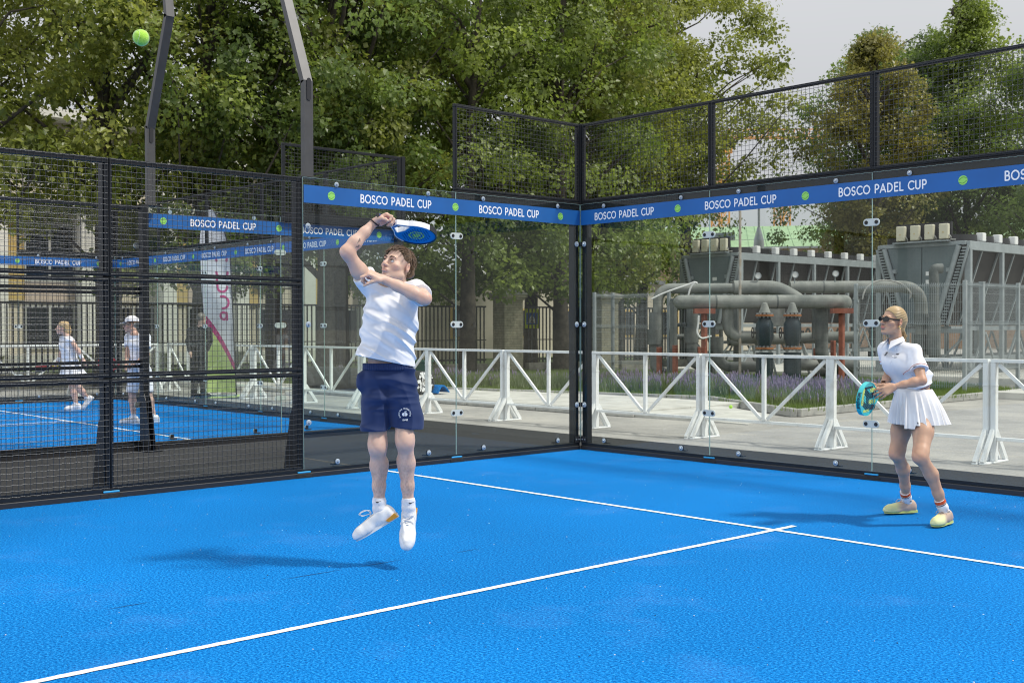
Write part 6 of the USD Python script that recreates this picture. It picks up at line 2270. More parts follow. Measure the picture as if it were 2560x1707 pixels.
def torso_w(F, J, inf, k=.045):
    side = J['shL'] - J['shR']; side = side / np.linalg.norm(side)
    hs = J['hiL'] - J['hiR']; hs /= np.linalg.norm(hs)
    for e in (-1, 1):
        F.chain([J['pel'] + hs * e * .060, J['wst'] + (hs + side) * .5 * e * .052, J['che'] + side * e * .062, (J['shR'] if e < 0 else J['shL']) * .74 + J['nb'] * .26 - SU * .05],
                [.086 + inf, .078 + inf, .082 + inf, .058 + inf], k)
    cf = np.cross(SU, side); cf *= np.sign(cf @ dirn(-1, -.6, 0))
    for e in (-1, 1):
        F.ell(J['che'] + side * e * .055 + cf * .065 - SU * .005, np.array([.058, .058, .058]) + inf * .6, None, .05)
    return side, hs, cf


F = Field(list(K.values()) + [WH.w(0, 0, .18), WH.w(0, .15, 0), w3(215, 700, 8.85)], .0042, .10)
torso_w(F, K, -.012)
for s in ('shR', 'shL'):
    F.cone(K['nb'] - SU * .03, K[s], .042, .048, .05)
for s in 'RL':
    a, b, c = K['sh' + s], K['el' + s], K['wr' + s]
    F.chain([a, a * .5 + b * .5, b], [.050, .042, .034], .03)
    F.chain([b, b * .72 + c * .28, b * .35 + c * .65, c], [.034, .036, .028, .021], .02)
    h_, k_, a_ = K['hi' + s], K['kn' + s], K['an' + s]
    bk = dirn(.022, .008, 0)
    F.chain([h_, h_ * .5 + k_ * .5, k_ * .9 + h_ * .1, k_], [.083, .075, .057, .051], .025)
    F.ell(k_ + dirn(-.026, -.006, 0), (.032, .032, .040), None, .03)
    F.chain([k_, k_ * .70 + a_ * .30 + bk * 1.2, k_ * .36 + a_ * .64 + bk * .6, a_], [.048, .049, .037, .030], .03)
    F.cone(a_, a_ - SU * .03, .03, .03, .02)
WH.carve(F, jaw=.93)
F.cone(WH.w(0, -.030, -.050), K['nb'], .044, .048, .03)
# racket axes
WA = dirn(-.66, -.74, -.10); WA /= np.linalg.norm(WA)
WN = dirn(.74, -.66, -.12); WN -= WA * (WN @ WA); WN /= np.linalg.norm(WN)
WB = np.cross(WA, WN)
RC = w3(168, 672, 8.70)                                               # middle of the racket face
GW = RC - WA * .245
WRT = GW - WA * .005
hR = WRT - K['wrR']
tR_, _, _ = hand(F, K['wrR'], dirn(-.80, -.35, -.42), dirn(-.1, -.75, .6), dirn(-.2, .3, .9), [(45, 75, 45), (50, 78, 48), (55, 78, 48), (58, 80, 50)], .88, (.75, .4, .5), .05)
tL_, _, _ = hand(F, K['wrL'], dirn(-.88, -.12, -.40), dirn(-.30, .80, -.35), dirn(-.3, .25, .9), [(16, 22, 12), (14, 18, 10), (18, 22, 12), (24, 26, 14)], .92, (.80, .50, .15), .17)
body = F.mesh(1)
V = body[0]
TW = WH.tint(V, SKIN_W, (.42, .11, .10))
for c, r in ((K['elL'], .045), (K['knR'] + dirn(-.03, 0, 0), .055), (K['knL'] + dirn(-.03, 0, 0), .055)):
    redden(TW, V, c, r, .5, SKIN_W)
tinted('body', body, M['skin'], lady, TW)
for p, v in tL_[:4]:
    wput('fingernail', MB().tm(trimesh.creation.icosphere(1, .0058).apply_scale([1, 1, .7]).apply_translation(p + v * .003 - WN * .0)), M['letter'], lady, smooth=True)
# sunglasses, earring, watch
M['shade'] = mat('sunglass_lens', (.006, .006, .007), .08, spec=.8)
sg_p = part_group('sunglasses', lady)
for e in (-1, 1):
    T = frame(WH.w(e * .033, .1045, .004), WH.T[0] - e * WH.T[1] * .28, WH.T[2])
    lens = affinity.rotate(affinity.scale(sg.Point(0, 0).buffer(.024), 1.05, .62), e * 6)
    wput('lens', MB().prism(lens, -.003, .003, T), M['shade'], sg_p)
    wput('rim', MB().prism(lens.buffer(.003).difference(lens), -.004, .004, T), M['ink'], sg_p)
    wput('temple', MB().beam(WH.w(e * .057, .094, .008), WH.w(e * .082, -.012, .012), .005, .010), M['ink'], sg_p)
wput('bridge', MB().tube([WH.w(-.010, .109, .006), WH.w(0, .113, .008), WH.w(.010, .109, .006)], .0028, 6), M['ink'], sg_p)
M['gold'] = mat('gold', (.75, .55, .25), .25, .9)
for e in (-1, 1):
    wput('earring', MB().tm(trimesh.creation.torus(.010, .0038, 16, 8).apply_transform(frame(WH.w(e * .082, -.012, -.048), WH.T[1], WH.T[2]))), M['gold'], lady, smooth=True)
wd = K['elR'] - K['wrR']; wd /= np.linalg.norm(wd)
wput('watch', MB().tube([K['wrR'] + wd * .018, K['wrR'] + wd * .034], .0255, 16).cyl(K['wrR'] + wd * .026 + SU * .024, K['wrR'] + wd * .026 + SU * .034, .016, 12), mat('watch_brown', (.09, .035, .012), .4), lady, smooth=40)
for e in (-1, 1):
    wput('eyebrow', MB().tube([WH.w(e * .012, .100, .024), WH.w(e * .028, .0995, .029), WH.w(e * .048, .082, .024)], [.002, .003, .0014], 6), M['brows'], lady, smooth=True)
# hair drawn back into a low ponytail
hf = Field([WH.w(-.12, -.18, -.14), WH.w(.12, .14, .16)], .0035, .03)
hf.ell(WH.w(0, -.018, .040), np.array([.082, .103, .092]) * .92, WH.T, .01)
hf.cone(WH.w(0, -.085, .01), WH.w(0, -.098, -.045), .052 * .92, .030, .03)
hf.plane(WH.w(0, .052, .052), WH.T[1] * .78 - WH.T[2] * .62)
hf.plane(WH.w(0, 0, -.075), -WH.T[2])
for e in (-1, 1):
    hf.ell(WH.w(e * .085, .022, -.040), np.array([.03, .048, .046]), WH.T, .006, cut=True)
    hf.ell(WH.w(e * .082, -.014, -.012), np.array([.022, .026, .038]), WH.T, .006, cut=True)
hf.ripple(lambda P: .0020 * np.sin(np.arctan2(WH.local(P)[:, 2] - .03, np.abs(WH.local(P)[:, 0]) + .02) * 46 + 2 * meshkit.noise(P * 30, 2)))
hw = wput('hair', hf.mesh(1), M['hair_blond'], lady, smooth=True)
rs = np.random.RandomState(8)


def strand_back(rs):
    a = rs.uniform(-1.25, 1.25)
    p = np.array([.076 * math.sin(a), .048 + rs.uniform(-.02, .012) - .03 * abs(a), .062 + .050 * math.cos(a)])
    c = np.array([0, -.017, .038]); R = np.array([.079, .100, .089])
    e = np.array([.012 * math.sin(a), -.108, -.040])
    out = []
    for k in np.linspace(0, 1, 8):
        v = p * (1 - k) + e * k
        q = (v - c) / R; n = np.linalg.norm(q)
        if n > .05 and k < .88:
            v = c + q / n * R * 1.0
        out.append(v + rs.normal(size=3) * .0006)
    return out


def pony(rs):
    s0 = np.array([rs.normal() * .008, -.104, -.040 + rs.normal() * .008])
    return [s0, s0 + [rs.normal() * .006, -.022, -.028], s0 + [rs.normal() * .012, -.032 + rs.normal() * .008, -.062], s0 + [rs.normal() * .016, -.038 + rs.normal() * .014, -.095 - rs.uniform(0, .02)]]


locks(WH, strand_back, 260, rs, M['hair_blond'], hw, 'hair_strands', .0024)
locks(WH, pony, 90, rs, M['hair_blond'], hw, 'ponytail', .0042)
wput('hair_tie', MB().tm(trimesh.creation.torus(.018, .006, 14, 8).apply_transform(frame(WH.w(0, -.108, -.042), WH.T[0], WH.T[2] - WH.T[1] * .6))), M['ink'], hw, smooth=True)
# ---------------- polo shirt
F = Field([K['pel'], K['nb'], K['shR'], K['shL'], w3(600, 520, 8.8), w3(600, 470, 8.8)], .0045, .12)
side, hs, cf = torso_w(F, K, .012)
for s in ('shR', 'shL'):
    F.cone(K['nb'] - SU * .033, K[s], .050, .054, .04)
uR, uL = K['elR'] - K['shR'], K['elL'] - K['shL']
F.cone(K['shR'], K['shR'] + uR * .58, .054, .056, .025)
F.cone(K['shL'], K['shL'] + uL * .66, .055, .060, .025)
F.cone(K['wst'] + dirn(.045, -.01, .035), K['wst'] + dirn(.055, -.02, -.015), .078, .076, .05)
lean = K['nb'] - K['pel']; lean /= np.linalg.norm(lean)


def polo_folds(P):
    a = foldnoise(P, dirn(.35, 0, .94), dirn(.94, 0, -.35), 15, 2.6, 31, 1.0) * .024
    b = foldnoise(P, dirn(.9, .2, -.3), lean, 14, 2.4, 33, 1.0) * .016
    w = np.clip((K['che'] - P) @ lean / .16 + .2, .1, 1)
    return -(a * w + b * .7 - .012)


F.ripple(polo_folds)
F.plane(K['wst'] - lean * .035, -lean)
F.plane(K['shR'] + uR * .56, uR, (K['shR'] + uR * .74, .095))
F.plane(K['shL'] + uL * .64, uL, (K['shL'] + uL * .84, .098))
F.ell(K['nb'] + SU * .062 + cf * .02, (.046, .046, .048), None, .006, cut=True)
polo = F.mesh(1)
pp = wput('polo_shirt', polo, M['tee'], lady, smooth=True)
M['redtrim'] = mat('red_trim', (.40, .06, .02), .7)


def ring_on(surf, c, n, off, m, name, parent, w=.004, lift=.0015, rmax=.13):
    """a thin stripe where the plane through c meets the cloth"""
    n = np.array(n, float) / np.linalg.norm(n)
    u = np.cross(n, [.3, .2, .9]); u /= np.linalg.norm(u); v = np.cross(n, u)
    q = surf - c
    m_ = (np.abs(q @ n - off) < .006) & (np.linalg.norm(q - np.outer(q @ n, n), axis=1) < rmax)
    q = q[m_]
    th = np.arctan2(q @ v, q @ u); r = np.hypot(q @ u, q @ v)
    t = np.linspace(-np.pi, np.pi, 49)
    R_ = np.array([r[np.abs((th - a + np.pi) % (2 * np.pi) - np.pi) < .12].max(initial=0) for a in t])
    R_[R_ == 0] = R_[R_ > 0].mean()
    R_ = (R_ + np.roll(R_, 1) + np.roll(R_, -1)) / 3; R_[-1] = R_[0]
    P = []
    for a, rr in zip(t, R_):
        b = c + n * off + (u * math.cos(a) + v * math.sin(a)) * (rr + lift)
        P += [b - n * w / 2, b + n * w / 2]
    P = np.array(P)
    F_ = [[2 * i, 2 * i + 1, 2 * i + 3, 2 * i + 2] for i in range(len(t) - 1)]
    return wput(name, (P, np.array(F_)), m, parent, smooth=True)


ring_on(polo[0], K['shL'], uL, np.linalg.norm(uL) * .64 - .016, M['redtrim'], 'sleeve_stripe', pp)
ring_on(polo[0], K['shR'], uR, np.linalg.norm(uR) * .56 - .016, M['redtrim'], 'sleeve_stripe', pp)
# collar: a folded band with two points
col_c = K['nb'] + SU * .014 + cf * .010
cs = np.cross(cf, SU)
cs *= np.sign(cs @ side)
band_, V0 = [], []
tt = np.linspace(-2.75, 2.75, 41)
for a in tt:
    dr = -cf * math.cos(a) + cs * math.sin(a)
    f_ = abs(a) / 2.75
    top = col_c + dr * (.050 + .004 * f_) + SU * (.034 - .040 * f_ ** 2) + cf * .022 * f_ ** 3
    wid = .030 + .034 * f_ ** 4
    low = top + dr * .020 - SU * wid + cf * .026 * f_ ** 3 + cs * np.sign(a) * .012 * f_ ** 4
    band_.append((top, top + dr * .006 - SU * .004, low))
n_ = len(tt)
VV = np.array([p for q in band_ for p in q])
FF = np.array([[3 * i + j, 3 * i + j + 1, 3 * i + j + 4, 3 * i + j + 3] for i in range(n_ - 1) for j in range(2)])
wput('collar', (np.vstack([VV, VV - np.array([0, 0, .003])]), np.vstack([FF, FF[:, ::-1] + len(VV)])), M['tee'], pp, smooth=40)
fv = polo[0]
for k in range(3):
    c_ = w3(338 - k * 2, 352 + k * 40, 8.9)
    decal(sg.Point(0, 0).buffer(.0055), c_, SR, SU, cf, fv, M['letter'], 'button', pp, lift=.003)
decal(text_poly('svet', .0125), w3(385, 378, 8.9), np.cross(SU, cf) * np.sign(np.cross(SU, cf) @ SR), SU, cf, fv, M['ink'], 'chest_lettering', pp)
decal(sg.box(-.016, .002, .016, .0045).union(sg.box(-.014, -.006, .014, -.0035)), w3(386, 398, 8.9), np.cross(SU, cf) * np.sign(np.cross(SU, cf) @ SR), SU, cf, fv, M['grey'], 'chest_lettering', pp)
em = sg.Point(0, .008).buffer(.008).difference(sg.Point(0, .008).buffer(.005)).union(sg.Point(0, -.006).buffer(.009).difference(sg.Point(0, -.006).buffer(.0055))).union(sg.box(-.001, -.014, .001, .016))
decal(em, w3(296, 378, 8.98), np.cross(SU, cf) * np.sign(np.cross(SU, cf) @ SR), SU, cf, fv, M['ink'], 'chest_emblem', pp)
# ---------------- skirt
skc = w3(482, 606, 8.96)
hipc = w3(510, 832, 8.94)
skf = cf * .85 + (-SF) * .3; skf -= SU * (skf @ SU); skf /= np.linalg.norm(skf)
sks = np.cross(SU, skf)
NP, NR = 24, 26
tha = np.linspace(0, 2 * np.pi, NP * 8, endpoint=False)
V0 = []
for i, u in enumerate(np.linspace(0, 1, NR)):
    c = skc * (1 - u) + hipc * u
    wv = np.where(np.abs((tha - .12 + np.pi) % (2 * np.pi) - np.pi) < .10, 1, 0)
    for j, a in enumerate(tha):
        a_w = a + .10 * math.sin(3 * a + 1) + .06 * math.sin(5 * a + 2.2) + .03 * math.sin(11 * a)
        saw = ((a_w * NP / (2 * np.pi)) % 1.0)
        pl = (saw ** 1.4 * (1 - max(0, saw - .86) / .14) - .35) * .030 * min(1, max(0, u - .06) * 1.9)
        soft = .012 * u * math.sin(3 * a + .7) + .006 * u * math.sin(7 * a)
        rx, ry = .136 + .080 * u ** .8, .127 + .078 * u ** .8
        r = 1 + (pl + soft) / .16
        dz = -.010 * u * math.cos(a - .4) * 0 - (.026 * u ** 3 if abs(((a - .20 + np.pi) % (2 * np.pi)) - np.pi) < .17 else 0)
        V0.append(c + sks * rx * r * math.sin(a) + skf * ry * r * math.cos(a) + SU * dz)
V0 = np.array(V0)
nA = len(tha)
F0 = np.array([[i * nA + j, i * nA + (j + 1) % nA, (i + 1) * nA + (j + 1) % nA, (i + 1) * nA + j] for i in range(NR - 1) for j in range(nA)])
inn = V0.copy()
ctr = np.repeat(np.array([skc * (1 - u) + hipc * u for u in np.linspace(0, 1, NR)]), nA, 0)
inn = ctr + (V0 - ctr) * .985
sk = wput('skirt', (np.vstack([V0, inn]), np.vstack([F0, F0[:, ::-1] + len(V0)])), M['pleat'], lady, smooth=35)
F = Field([K['wst'], skc], .0045, .18)
for e in (-1, 1):
    F.chain([skc + hs * e * .036 - lean * .006, skc + hs * e * .040 + lean * .040], [.094, .090], .05)
F.plane(skc + lean * .030, lean); F.plane(skc - lean * .012, -lean)
wb = F.mesh(1)
wbp = wput('waistband', wb, M['knit'], sk, smooth=True)
ring_on(wb[0], skc, lean, -.003, M['redtrim'], 'waist_stripe', wbp, .006, .002, .3)
decal(sg.box(-.022, -.0035, .022, .0035), w3(470, 607, 8.85), SR, SU, -SF, wb[0], M['ink'], 'waist_lettering', wbp)
decal(affinity.scale(sg.Point(0, 0).buffer(.008), .5, 1), w3(487, 825, 8.8), SR, SU, -SF, V0[V0 @ SF < (hipc @ SF)], M['ink'], 'skirt_mark', sk)
# ---------------- socks and shoes
M['shoetwo'] = layered('two_tone_shoe', {'a': ('attribute', {'attribute': 'tint'}), 'p': ('principled_bsdf', {'roughness': .6})}, [('a.color', 'p.base_color')])
M['limesole'] = mat('lime_sole', (.55, .62, .20), .5)
M['coral'] = mat('coral_band', (.62, .085, .02), .8)
M['beigelace'] = mat('beige_lace', (.50, .40, .32), .7)
fR = on_ground(258, 1432, .004) - on_ground(478, 1424, .004); fL = on_ground(578, 1512, .004) - on_ground(728, 1490, .004)
for s, fdir in (('R', fR), ('L', fL)):
    fdir = fdir * [1, 1, 0]; fdir /= np.linalg.norm(fdir)
    if s == 'L':
        fdir = dirn(-.72, -.70, 0)
    a_ = K['an' + s]
    k_ = K['kn' + s]
    ln_ = k_ - a_; ln_ /= np.linalg.norm(ln_)
    top = a_ + ln_ * .135
    F = Field([top, a_], .0035, .09)
    F.chain([top + ln_ * .02, top * .5 + a_ * .5, a_], [.0405, .0375, .036], .02)
    F.cone(a_, a_ - SU * .04 + fdir * .02, .036, .034, .02)
    F.ripple(lambda P: .0009 * np.sin(np.arctan2((P - a_) @ SF, (P - a_) @ SR) * 30) + .0012 * np.sin(P[:, 2] * 120))
    F.plane(top, ln_)
    sm_ = F.mesh(1)
    so = wput('sock', sm_, M['knit'], lady, smooth=True)
    ring_on(sm_[0], top, ln_, -.014, M['coral'], 'sock_band', so, .026, .0016, .08)
    ring_on(sm_[0], top, ln_, -.036, M['ink'], 'sock_band', so, .006, .0016, .08)
    decal(text_poly('DO', .013), a_ + SU * .022 + SR * .012, SR, SU, -SF, sm_[0], M['ink'], 'sock_lettering', so)
    sp_ = part_group('shoe', lady, 'beige and lime tennis shoe in side view' if s == 'R' else 'beige and lime tennis shoe pointing towards the viewer')
    shoe(sp_, a_, fdir, SU, .270, (M['shoetwo'], M['limesole'], M['beigelace'], M['beigelace']), None, 'tie', (np.array([.50, .37, .29]), np.array([.63, .66, .34])), .93)
# ---------------- her racket
swirl = shapely.union_all([sg.LineString([(-.075, .20), (-.065, .33), (-.01, .42)]).buffer(.020), sg.LineString([(.02, .19), (.02, .30), (.06, .37)]).buffer(.022), sg.LineString([(-.06, .31), (.03, .33)]).buffer(.026), sg.LineString([(.085, .25), (.09, .38)]).buffer(.008)])
patch = shapely.union_all([sg.LineString([(-.032, .20), (-.026, .29)]).buffer(.016), sg.LineString([(.058, .21), (.062, .28)]).buffer(.015), sg.LineString([(-.02, .415), (.075, .40)]).buffer(.018), sg.LineString([(-.09, .30), (-.085, .38)]).buffer(.010)])
tr_, Tr_, th_ = racket('turquoise padel racket with yellow and dark swirls held by the woman', RC - WA * .255, WA, WN, M['rk_turq'], M['rk_turq'], M['rk_turq'], M['rk_hole'], M['rk_grip'],
                       [(swirl.difference(patch), M['rk_navy'], 'face_print'), (patch, M['rk_yellow'], 'face_print')])
# the maker's name along the outer rim
name_p = text_poly('Bullpadel', .026)
tri = trimesh.util.concatenate([trimesh.creation.extrude_polygon(g, .0008, engine='earcut') for g in name_p.geoms]).subdivide().subdivide()
vv = []
for x, y, z in tri.vertices:
    ang = math.pi / 2 - x / .155 - .05
    px_, py_ = (.1285 + z + .0006) * math.cos(ang), .315 + (.1425 + z + .0006) * math.sin(ang)
    vv.append((Tr_ @ np.array([-px_ if False else px_, py_, y, 1]))[:3])
wput('rim_lettering', (np.array(vv), tri.faces), M['rk_navy'], tr_)
# ------------------------------------------------------------------ people farther off
def figure(label, J, skin, fwd, up, depth, hscale, top_m, low_m, low_kind, sleeves=.5, hair_m='hair_blond', cap=False, long_hair=False, extra=None, trousers=False, shoe_m='shoewhite', toes=None, dress=False):
    H = .0085
    root = (J['anR'] + J['anL']) / 2; root = np.array([root[0], root[1], 0.0])
    t = wthing('person', label, 'person', root)
    hd = Head(J['head'], fwd, up, hscale)
    F = Field(list(J.values()) + [hd.w(0, 0, .16), hd.w(0, .15, 0)], H, .14)
    side = J['shL'] - J['shR']; side /= np.linalg.norm(side)
    hs = J['hiL'] - J['hiR']; hs /= np.linalg.norm(hs)
    wst = J['che'] * .42 + J['pel'] * .58

    def trunk(F, inf, k=.05):
        for e in (-1, 1):
            F.chain([J['pel'] + hs * e * .060, wst + (hs + side) * .5 * e * .050, J['che'] + side * e * .060, (J['shR'] if e < 0 else J['shL']) * .72 + J['nb'] * .28 - SU * .05],
                    [.090 + inf, .078 + inf, .086 + inf, .062 + inf], k)
    trunk(F, -.006)
    for s in 'RL':
        F.cone(J['nb'] - SU * .03, J['sh' + s], .042, .048, .05)
        a, b, c = J['sh' + s], J['el' + s], J['wr' + s]
        F.chain([a, b, b * .7 + c * .3, c], [.048, .036, .038, .025], .03)
        d = (c - b) / np.linalg.norm(c - b)
        F.chain([c, c + d * .055, c + d * .12 - SU * .012], [.024, .030, .018], .02)
        F.cone(c + d * .02, c + d * .075 - SF * .03, .014, .012, .012)
        h_, k_, a_ = J['hi' + s], J['kn' + s], J['an' + s]
        F.chain([h_, k_, k_ * .68 + a_ * .32, a_], [.082, .054, .055, .034], .03)
    hd.carve(F)
    F.cone(hd.w(0, -.03, -.05), J['nb'], .047, .052, .03)
    body = F.mesh(1)
    tinted('body', body, M['skin'], t, hd.tint(body[0], skin))
    hd.face_parts(t, brow=False)
    hf = Field([hd.w(-.14, -.2, -.28), hd.w(.14, .14, .16)], .006, .03)
    hf.ell(hd.w(0, -.020, .040), np.array([.083, .104, .094]) * hscale, hd.T, .01)
    if long_hair:
        hf.chain([hd.w(0, -.06, .04), hd.w(0, -.09, -.06), hd.w(.01, -.085, -.17)], [.075, .062, .040], .05)
        hf.ripple(lambda P: .004 * np.sin(meshkit.noise(P * 22, 4) * 14))
    hf.plane(hd.w(0, .050, .050), hd.T[1] * .80 - hd.T[2] * .60)
    if not long_hair:
        hf.plane(hd.w(0, 0, -.055), -hd.T[2])
    for e in (-1, 1):
        hf.ell(hd.w(e * .085, .025, -.03), np.array([.035, .055, .055]), hd.T, .006, cut=True)
    hair = wput('hair', hf.mesh(1), M[hair_m], t, smooth=True)
    if cap:
        cf_ = Field([hd.w(-.14, -.16, 0), hd.w(.14, .24, .18)], .006, .03)
        cf_.ell(hd.w(0, -.012, .055), np.array([.090, .112, .088]) * hscale, hd.T, .01)
        cf_.plane(hd.w(0, 0, .050), -hd.T[2])
        c_ = wput('cap', cf_.mesh(1), M['tee'], t, smooth=True)
        wput('visor', MB().prism(affinity.scale(sg.Point(0, .085).buffer(.085), .95, 1.05).intersection(sg.box(-.1, .06, .1, .2)), 0, .006, frame(hd.w(0, 0, .052), hd.T[0], hd.T[1] * .97 - hd.T[2] * .2)), M['tee'], c_)
    F = Field([J[k] for k in ('pel', 'nb', 'shR', 'shL', 'elR', 'elL', 'che', 'hiR', 'hiL')], H, .16)
    trunk(F, .014)
    for s in 'RL':
        u = J['el' + s] - J['sh' + s]
        F.cone(J['nb'] - SU * .035, J['sh' + s], .047, .054, .04)
        if sleeves:
            F.cone(J['sh' + s], J['sh' + s] + u * min(sleeves + .15, 1.0), .058, .056 if sleeves < 1 else .048, .03)
        if sleeves >= 1:
            F.cone(J['el' + s], J['el' + s] * .08 + J['wr' + s] * .92, .050, .040, .03)
    F.ripple(lambda P: -(foldnoise(P, dirn(.4, 0, .9), dirn(.9, 0, -.4), 13, 2.6, 41, 1.2) * .014 - .006))
    for s in 'RL':
        u = J['el' + s] - J['sh' + s]
        if 0 < sleeves < 1:
            F.plane(J['sh' + s] + u * sleeves, u, (J['sh' + s] + u * (sleeves + .2), .09))
    F.ell(J['nb'] + SU * .045, (.058, .058, .048), None, .006, cut=True)
    F.plane(J['pel'] - SU * (.06 if not dress else .0), -SU)
    wput('dress_top' if dress else ('jacket' if sleeves >= 1 else 'shirt'), F.mesh(1), M[top_m], t, smooth=True)
    if dress:
        tha = np.linspace(0, 2 * np.pi, 120, endpoint=False)
        V0, nR = [], 14
        for u in np.linspace(0, 1, nR):
            c = (J['pel'] + SU * .06) * (1 - u) + (J['pel'] - SU * .26 + extra['swing']) * u
            r = .115 + .115 * u
            for a in tha:
                V0.append(c + SR * r * (1 + .07 * u * math.sin(9 * a) + .04 * u * math.sin(5 * a + 1)) * math.cos(a) + SF * r * .85 * (1 + .07 * u * math.sin(9 * a)) * math.sin(a))
        V0 = np.array(V0); n = len(tha)
        F0 = np.array([[i * n + j, i * n + (j + 1) % n, (i + 1) * n + (j + 1) % n, (i + 1) * n + j] for i in range(nR - 1) for j in range(n)])
        wput('skirt', (np.vstack([V0, V0 * 1.0 - SU * .001]), np.vstack([F0, F0[:, ::-1] + len(V0)])), M[top_m], t, smooth=True)
    else:
        F = Field([J[k] for k in ('pel', 'hiR', 'hiL', 'knR', 'knL', 'anR', 'anL')], H, .14)
        for e in (-1, 1):
            F.cone(J['pel'] + hs * e * .055, J['pel'] + hs * e * .05 + SU * .10, .098, .090, .05)
        for s in 'RL':
            h_, k_, a_ = J['hi' + s], J['kn' + s], J['an' + s]
            F.chain([h_, k_] + ([a_] if trousers else []), [.094, .080] + ([.064] if trousers else []), .03)
        F.ripple(lambda P: -(foldnoise(P, dirn(.3, 0, .95), dirn(.95, 0, -.3), 12, 2.6, 43, 1.2) * .013 - .006))
        if not trousers:
            for s in 'RL':
                F.plane(J['kn' + s] + SU * .06, -SU, (J['kn' + s] - SU * .05, .11))
        F.plane(J['pel'] + SU * .11, SU)
        wput('trousers' if trousers else 'shorts', F.mesh(1), M[low_m], t, smooth=True)
    for i, s in enumerate('RL'):
        a_ = J['an' + s]
        if not trousers:
            F = Field([a_, a_ + SU * .1], .006, .07)
            l_ = (J['kn' + s] - a_); l_ /= np.linalg.norm(l_)
            F.cone(a_ - SU * .02, a_ + l_ * .14, .038, .040, .01)
            F.plane(a_ + l_ * .085, l_)
            wput('sock', F.mesh(0), M['knit'], t, smooth=True)
        g_ = part_group('shoe', t)
        td, ud = toes[i]
        shoe(g_, a_, td, ud, .275, (M[shoe_m], M['sole'] if shoe_m == 'shoewhite' else M['ink'], M['ink'] if shoe_m != 'shoewhite' else M['knit'], M['knit'] if shoe_m == 'shoewhite' else M['ink']))
    return t, hd


q3 = lambda x, y, d: zpx(100 + .1913 * x, 780 + .1913 * y, d)
DB = 20.7
JB = dict(head=q3(290, 212, DB), nb=q3(352, 305, DB), shR=q3(300, 350, DB + .12), shL=q3(400, 362, DB - .10), che=q3(352, 430, DB), pel=q3(392, 640, DB),
          elL=q3(490, 490, DB - .12), wrL=q3(556, 610, DB - .10), elR=q3(290, 520, DB + .18), wrR=q3(228, 655, DB + .10),
          hiR=q3(370, 720, DB + .05), hiL=q3(432, 720, DB - .04), knR=q3(428, 985, DB - .02), knL=q3(508, 985, DB + .02), anR=q3(476, 1215, DB - .02), anL=q3(624, 1130, DB + .14))
fb_, hb_ = figure('woman in white tennis dress with long blond hair on the neighbouring court', JB, (.55, .36, .28), dirn(-.93, -.30, .05), SU, DB, .95, 'tee', 'tee', 'skirt', sleeves=0, long_hair=True,
                  toes=[(dirn(-.95, -.25, -.06), SU), (dirn(-.62, -.1, -.76), dirn(-.76, -.05, .62))], dress=True, extra=dict(swing=dirn(.06, 0, 0)))
for s in 'RL':
    d = JB['wr' + s] - JB['el' + s]; d /= np.linalg.norm(d)
    wput('wristband', MB().tube([JB['wr' + s] - d * .085, JB['wr' + s] - d * .015], [.036, .034], 12), M['knit'], fb_, smooth=40)
dR = JB['wrR'] - JB['elR']; dR /= np.linalg.norm(dR)
M['rk_red'] = mat('racket_red', (.35, .03, .035), .4)
M['rk_ygrip'] = mat('yellow_grip', (.65, .45, .03), .6)
racket('dark red padel racket with yellow grip held low by the woman in the dress', JB['wrR'] + dR * .075, dirn(-.93, .10, -.08), dirn(.05, -.55, .83), M['rk_red'], M['rk_black'], M['rk_black'], M['rk_hole'], M['rk_ygrip'])
DC = 18.0
JC = dict(head=q3(1192, 165, DC), nb=q3(1228, 275, DC), shR=q3(1165, 325, DC + .14), shL=q3(1385, 330, DC - .10), che=q3(1270, 430, DC), pel=q3(1300, 690, DC),
          elL=q3(1400, 560, DC - .22), wrL=q3(1255, 660, DC - .26), elR=q3(1150, 530, DC + .02), wrR=q3(1130, 675, DC - .15),
          hiR=q3(1230, 770, DC + .05), hiL=q3(1370, 770, DC - .05), knR=q3(1205, 1060, DC + .05), knL=q3(1415, 1055, DC - .06), anR=q3(1225, 1385, DC + .10), anL=q3(1488, 1368, DC - .06))
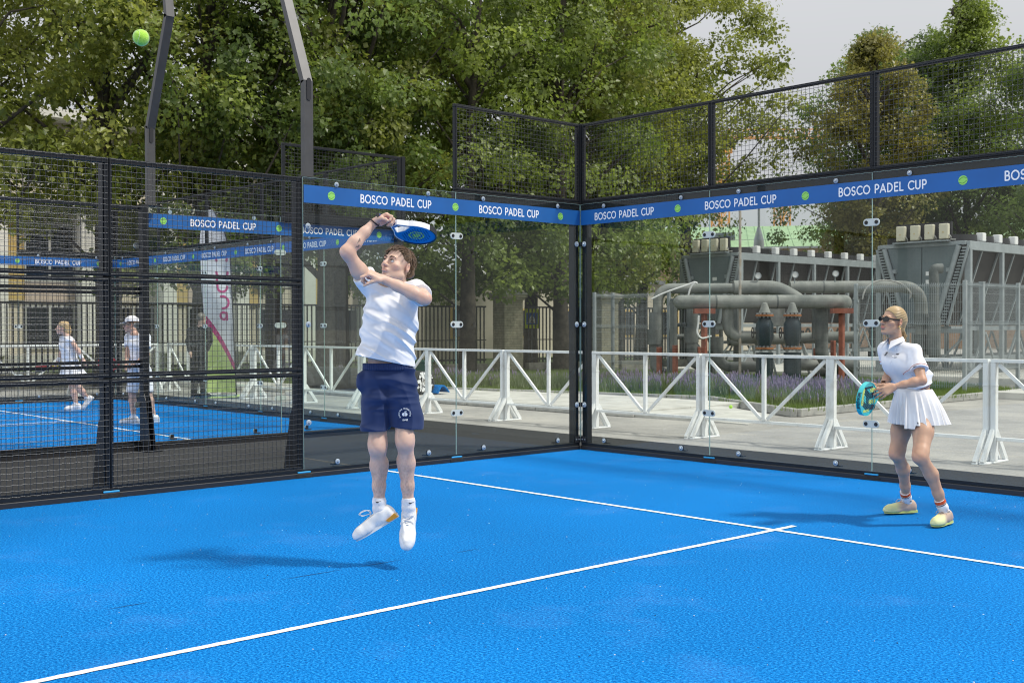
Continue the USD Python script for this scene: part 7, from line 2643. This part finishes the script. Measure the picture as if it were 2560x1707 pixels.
fc_, hc_ = figure('man in white cap and white sportswear behind a black post on the neighbouring court', JC, (.52, .33, .25), dirn(-.95, -.25, .0), SU, DC, 1.0, 'tee', 'tee', 'shorts', sleeves=.62, cap=True, hair_m='hair_brown',
                  toes=[(dirn(-.97, -.2, 0), SU), (dirn(-.94, -.3, 0), SU)])
sg2 = part_group('sunglasses', fc_)
for e in (-1, 1):
    wput('lens', MB().prism(affinity.scale(sg.Point(0, 0).buffer(.024), 1.05, .75), -.003, .003, frame(hc_.w(e * .033, .105, .004), hc_.T[0] - e * hc_.T[1] * .3, hc_.T[2])), M['shade'], sg2)
    wput('temple', MB().beam(hc_.w(e * .057, .094, .008), hc_.w(e * .085, -.012, .012), .005, .010), M['ink'], sg2)
dR = JC['wrR'] - JC['elR']; dR /= np.linalg.norm(dR)
racket('red and black padel racket held by the man in the white cap', JC['wrR'] + dR * .05 + dirn(-.03, -.02, 0), dirn(-.80, -.35, .12), dirn(.35, -.90, 0), M['rk_red'], M['rk_red'], M['rk_black'], M['rk_hole'], M['rk_black'],
       [(sg.Point(0, .32).buffer(.08), M['rk_black'], 'face_print')])
q4 = lambda x, y, d: zpx(400 + .2678 * x, 760 + .2678 * y, d)
DK = 24.7
M['blackcloth'] = cloth_mat('black_cloth', (.014, .015, .016), .8, .15, 300, .2)
JK = dict(head=q4(390, 138, DK), nb=q4(372, 205, DK), shR=q4(275, 245, DK - .05), shL=q4(458, 245, DK + .08), che=q4(362, 300, DK), pel=q4(365, 470, DK),
          elR=q4(262, 345, DK - .08), wrR=q4(280, 440, DK - .12), elL=q4(470, 345, DK + .05), wrL=q4(440, 430, DK + .2),
          hiR=q4(325, 500, DK), hiL=q4(400, 500, DK + .05), knR=q4(325, 670, DK), knL=q4(402, 670, DK + .03), anR=q4(318, 835, DK), anL=q4(405, 838, DK + .05))
fk_, hk_ = figure('man in black standing with his back turned beside the feather flag', JK, (.50, .33, .26), dirn(.45, .88, 0), SU, DK, 1.0, 'blackcloth', 'blackcloth', 'trousers', sleeves=1.0, hair_m='hair_grey', trousers=True, shoe_m='ink',
                  toes=[(dirn(.5, .85, 0), SU), (dirn(.55, .8, 0), SU)])
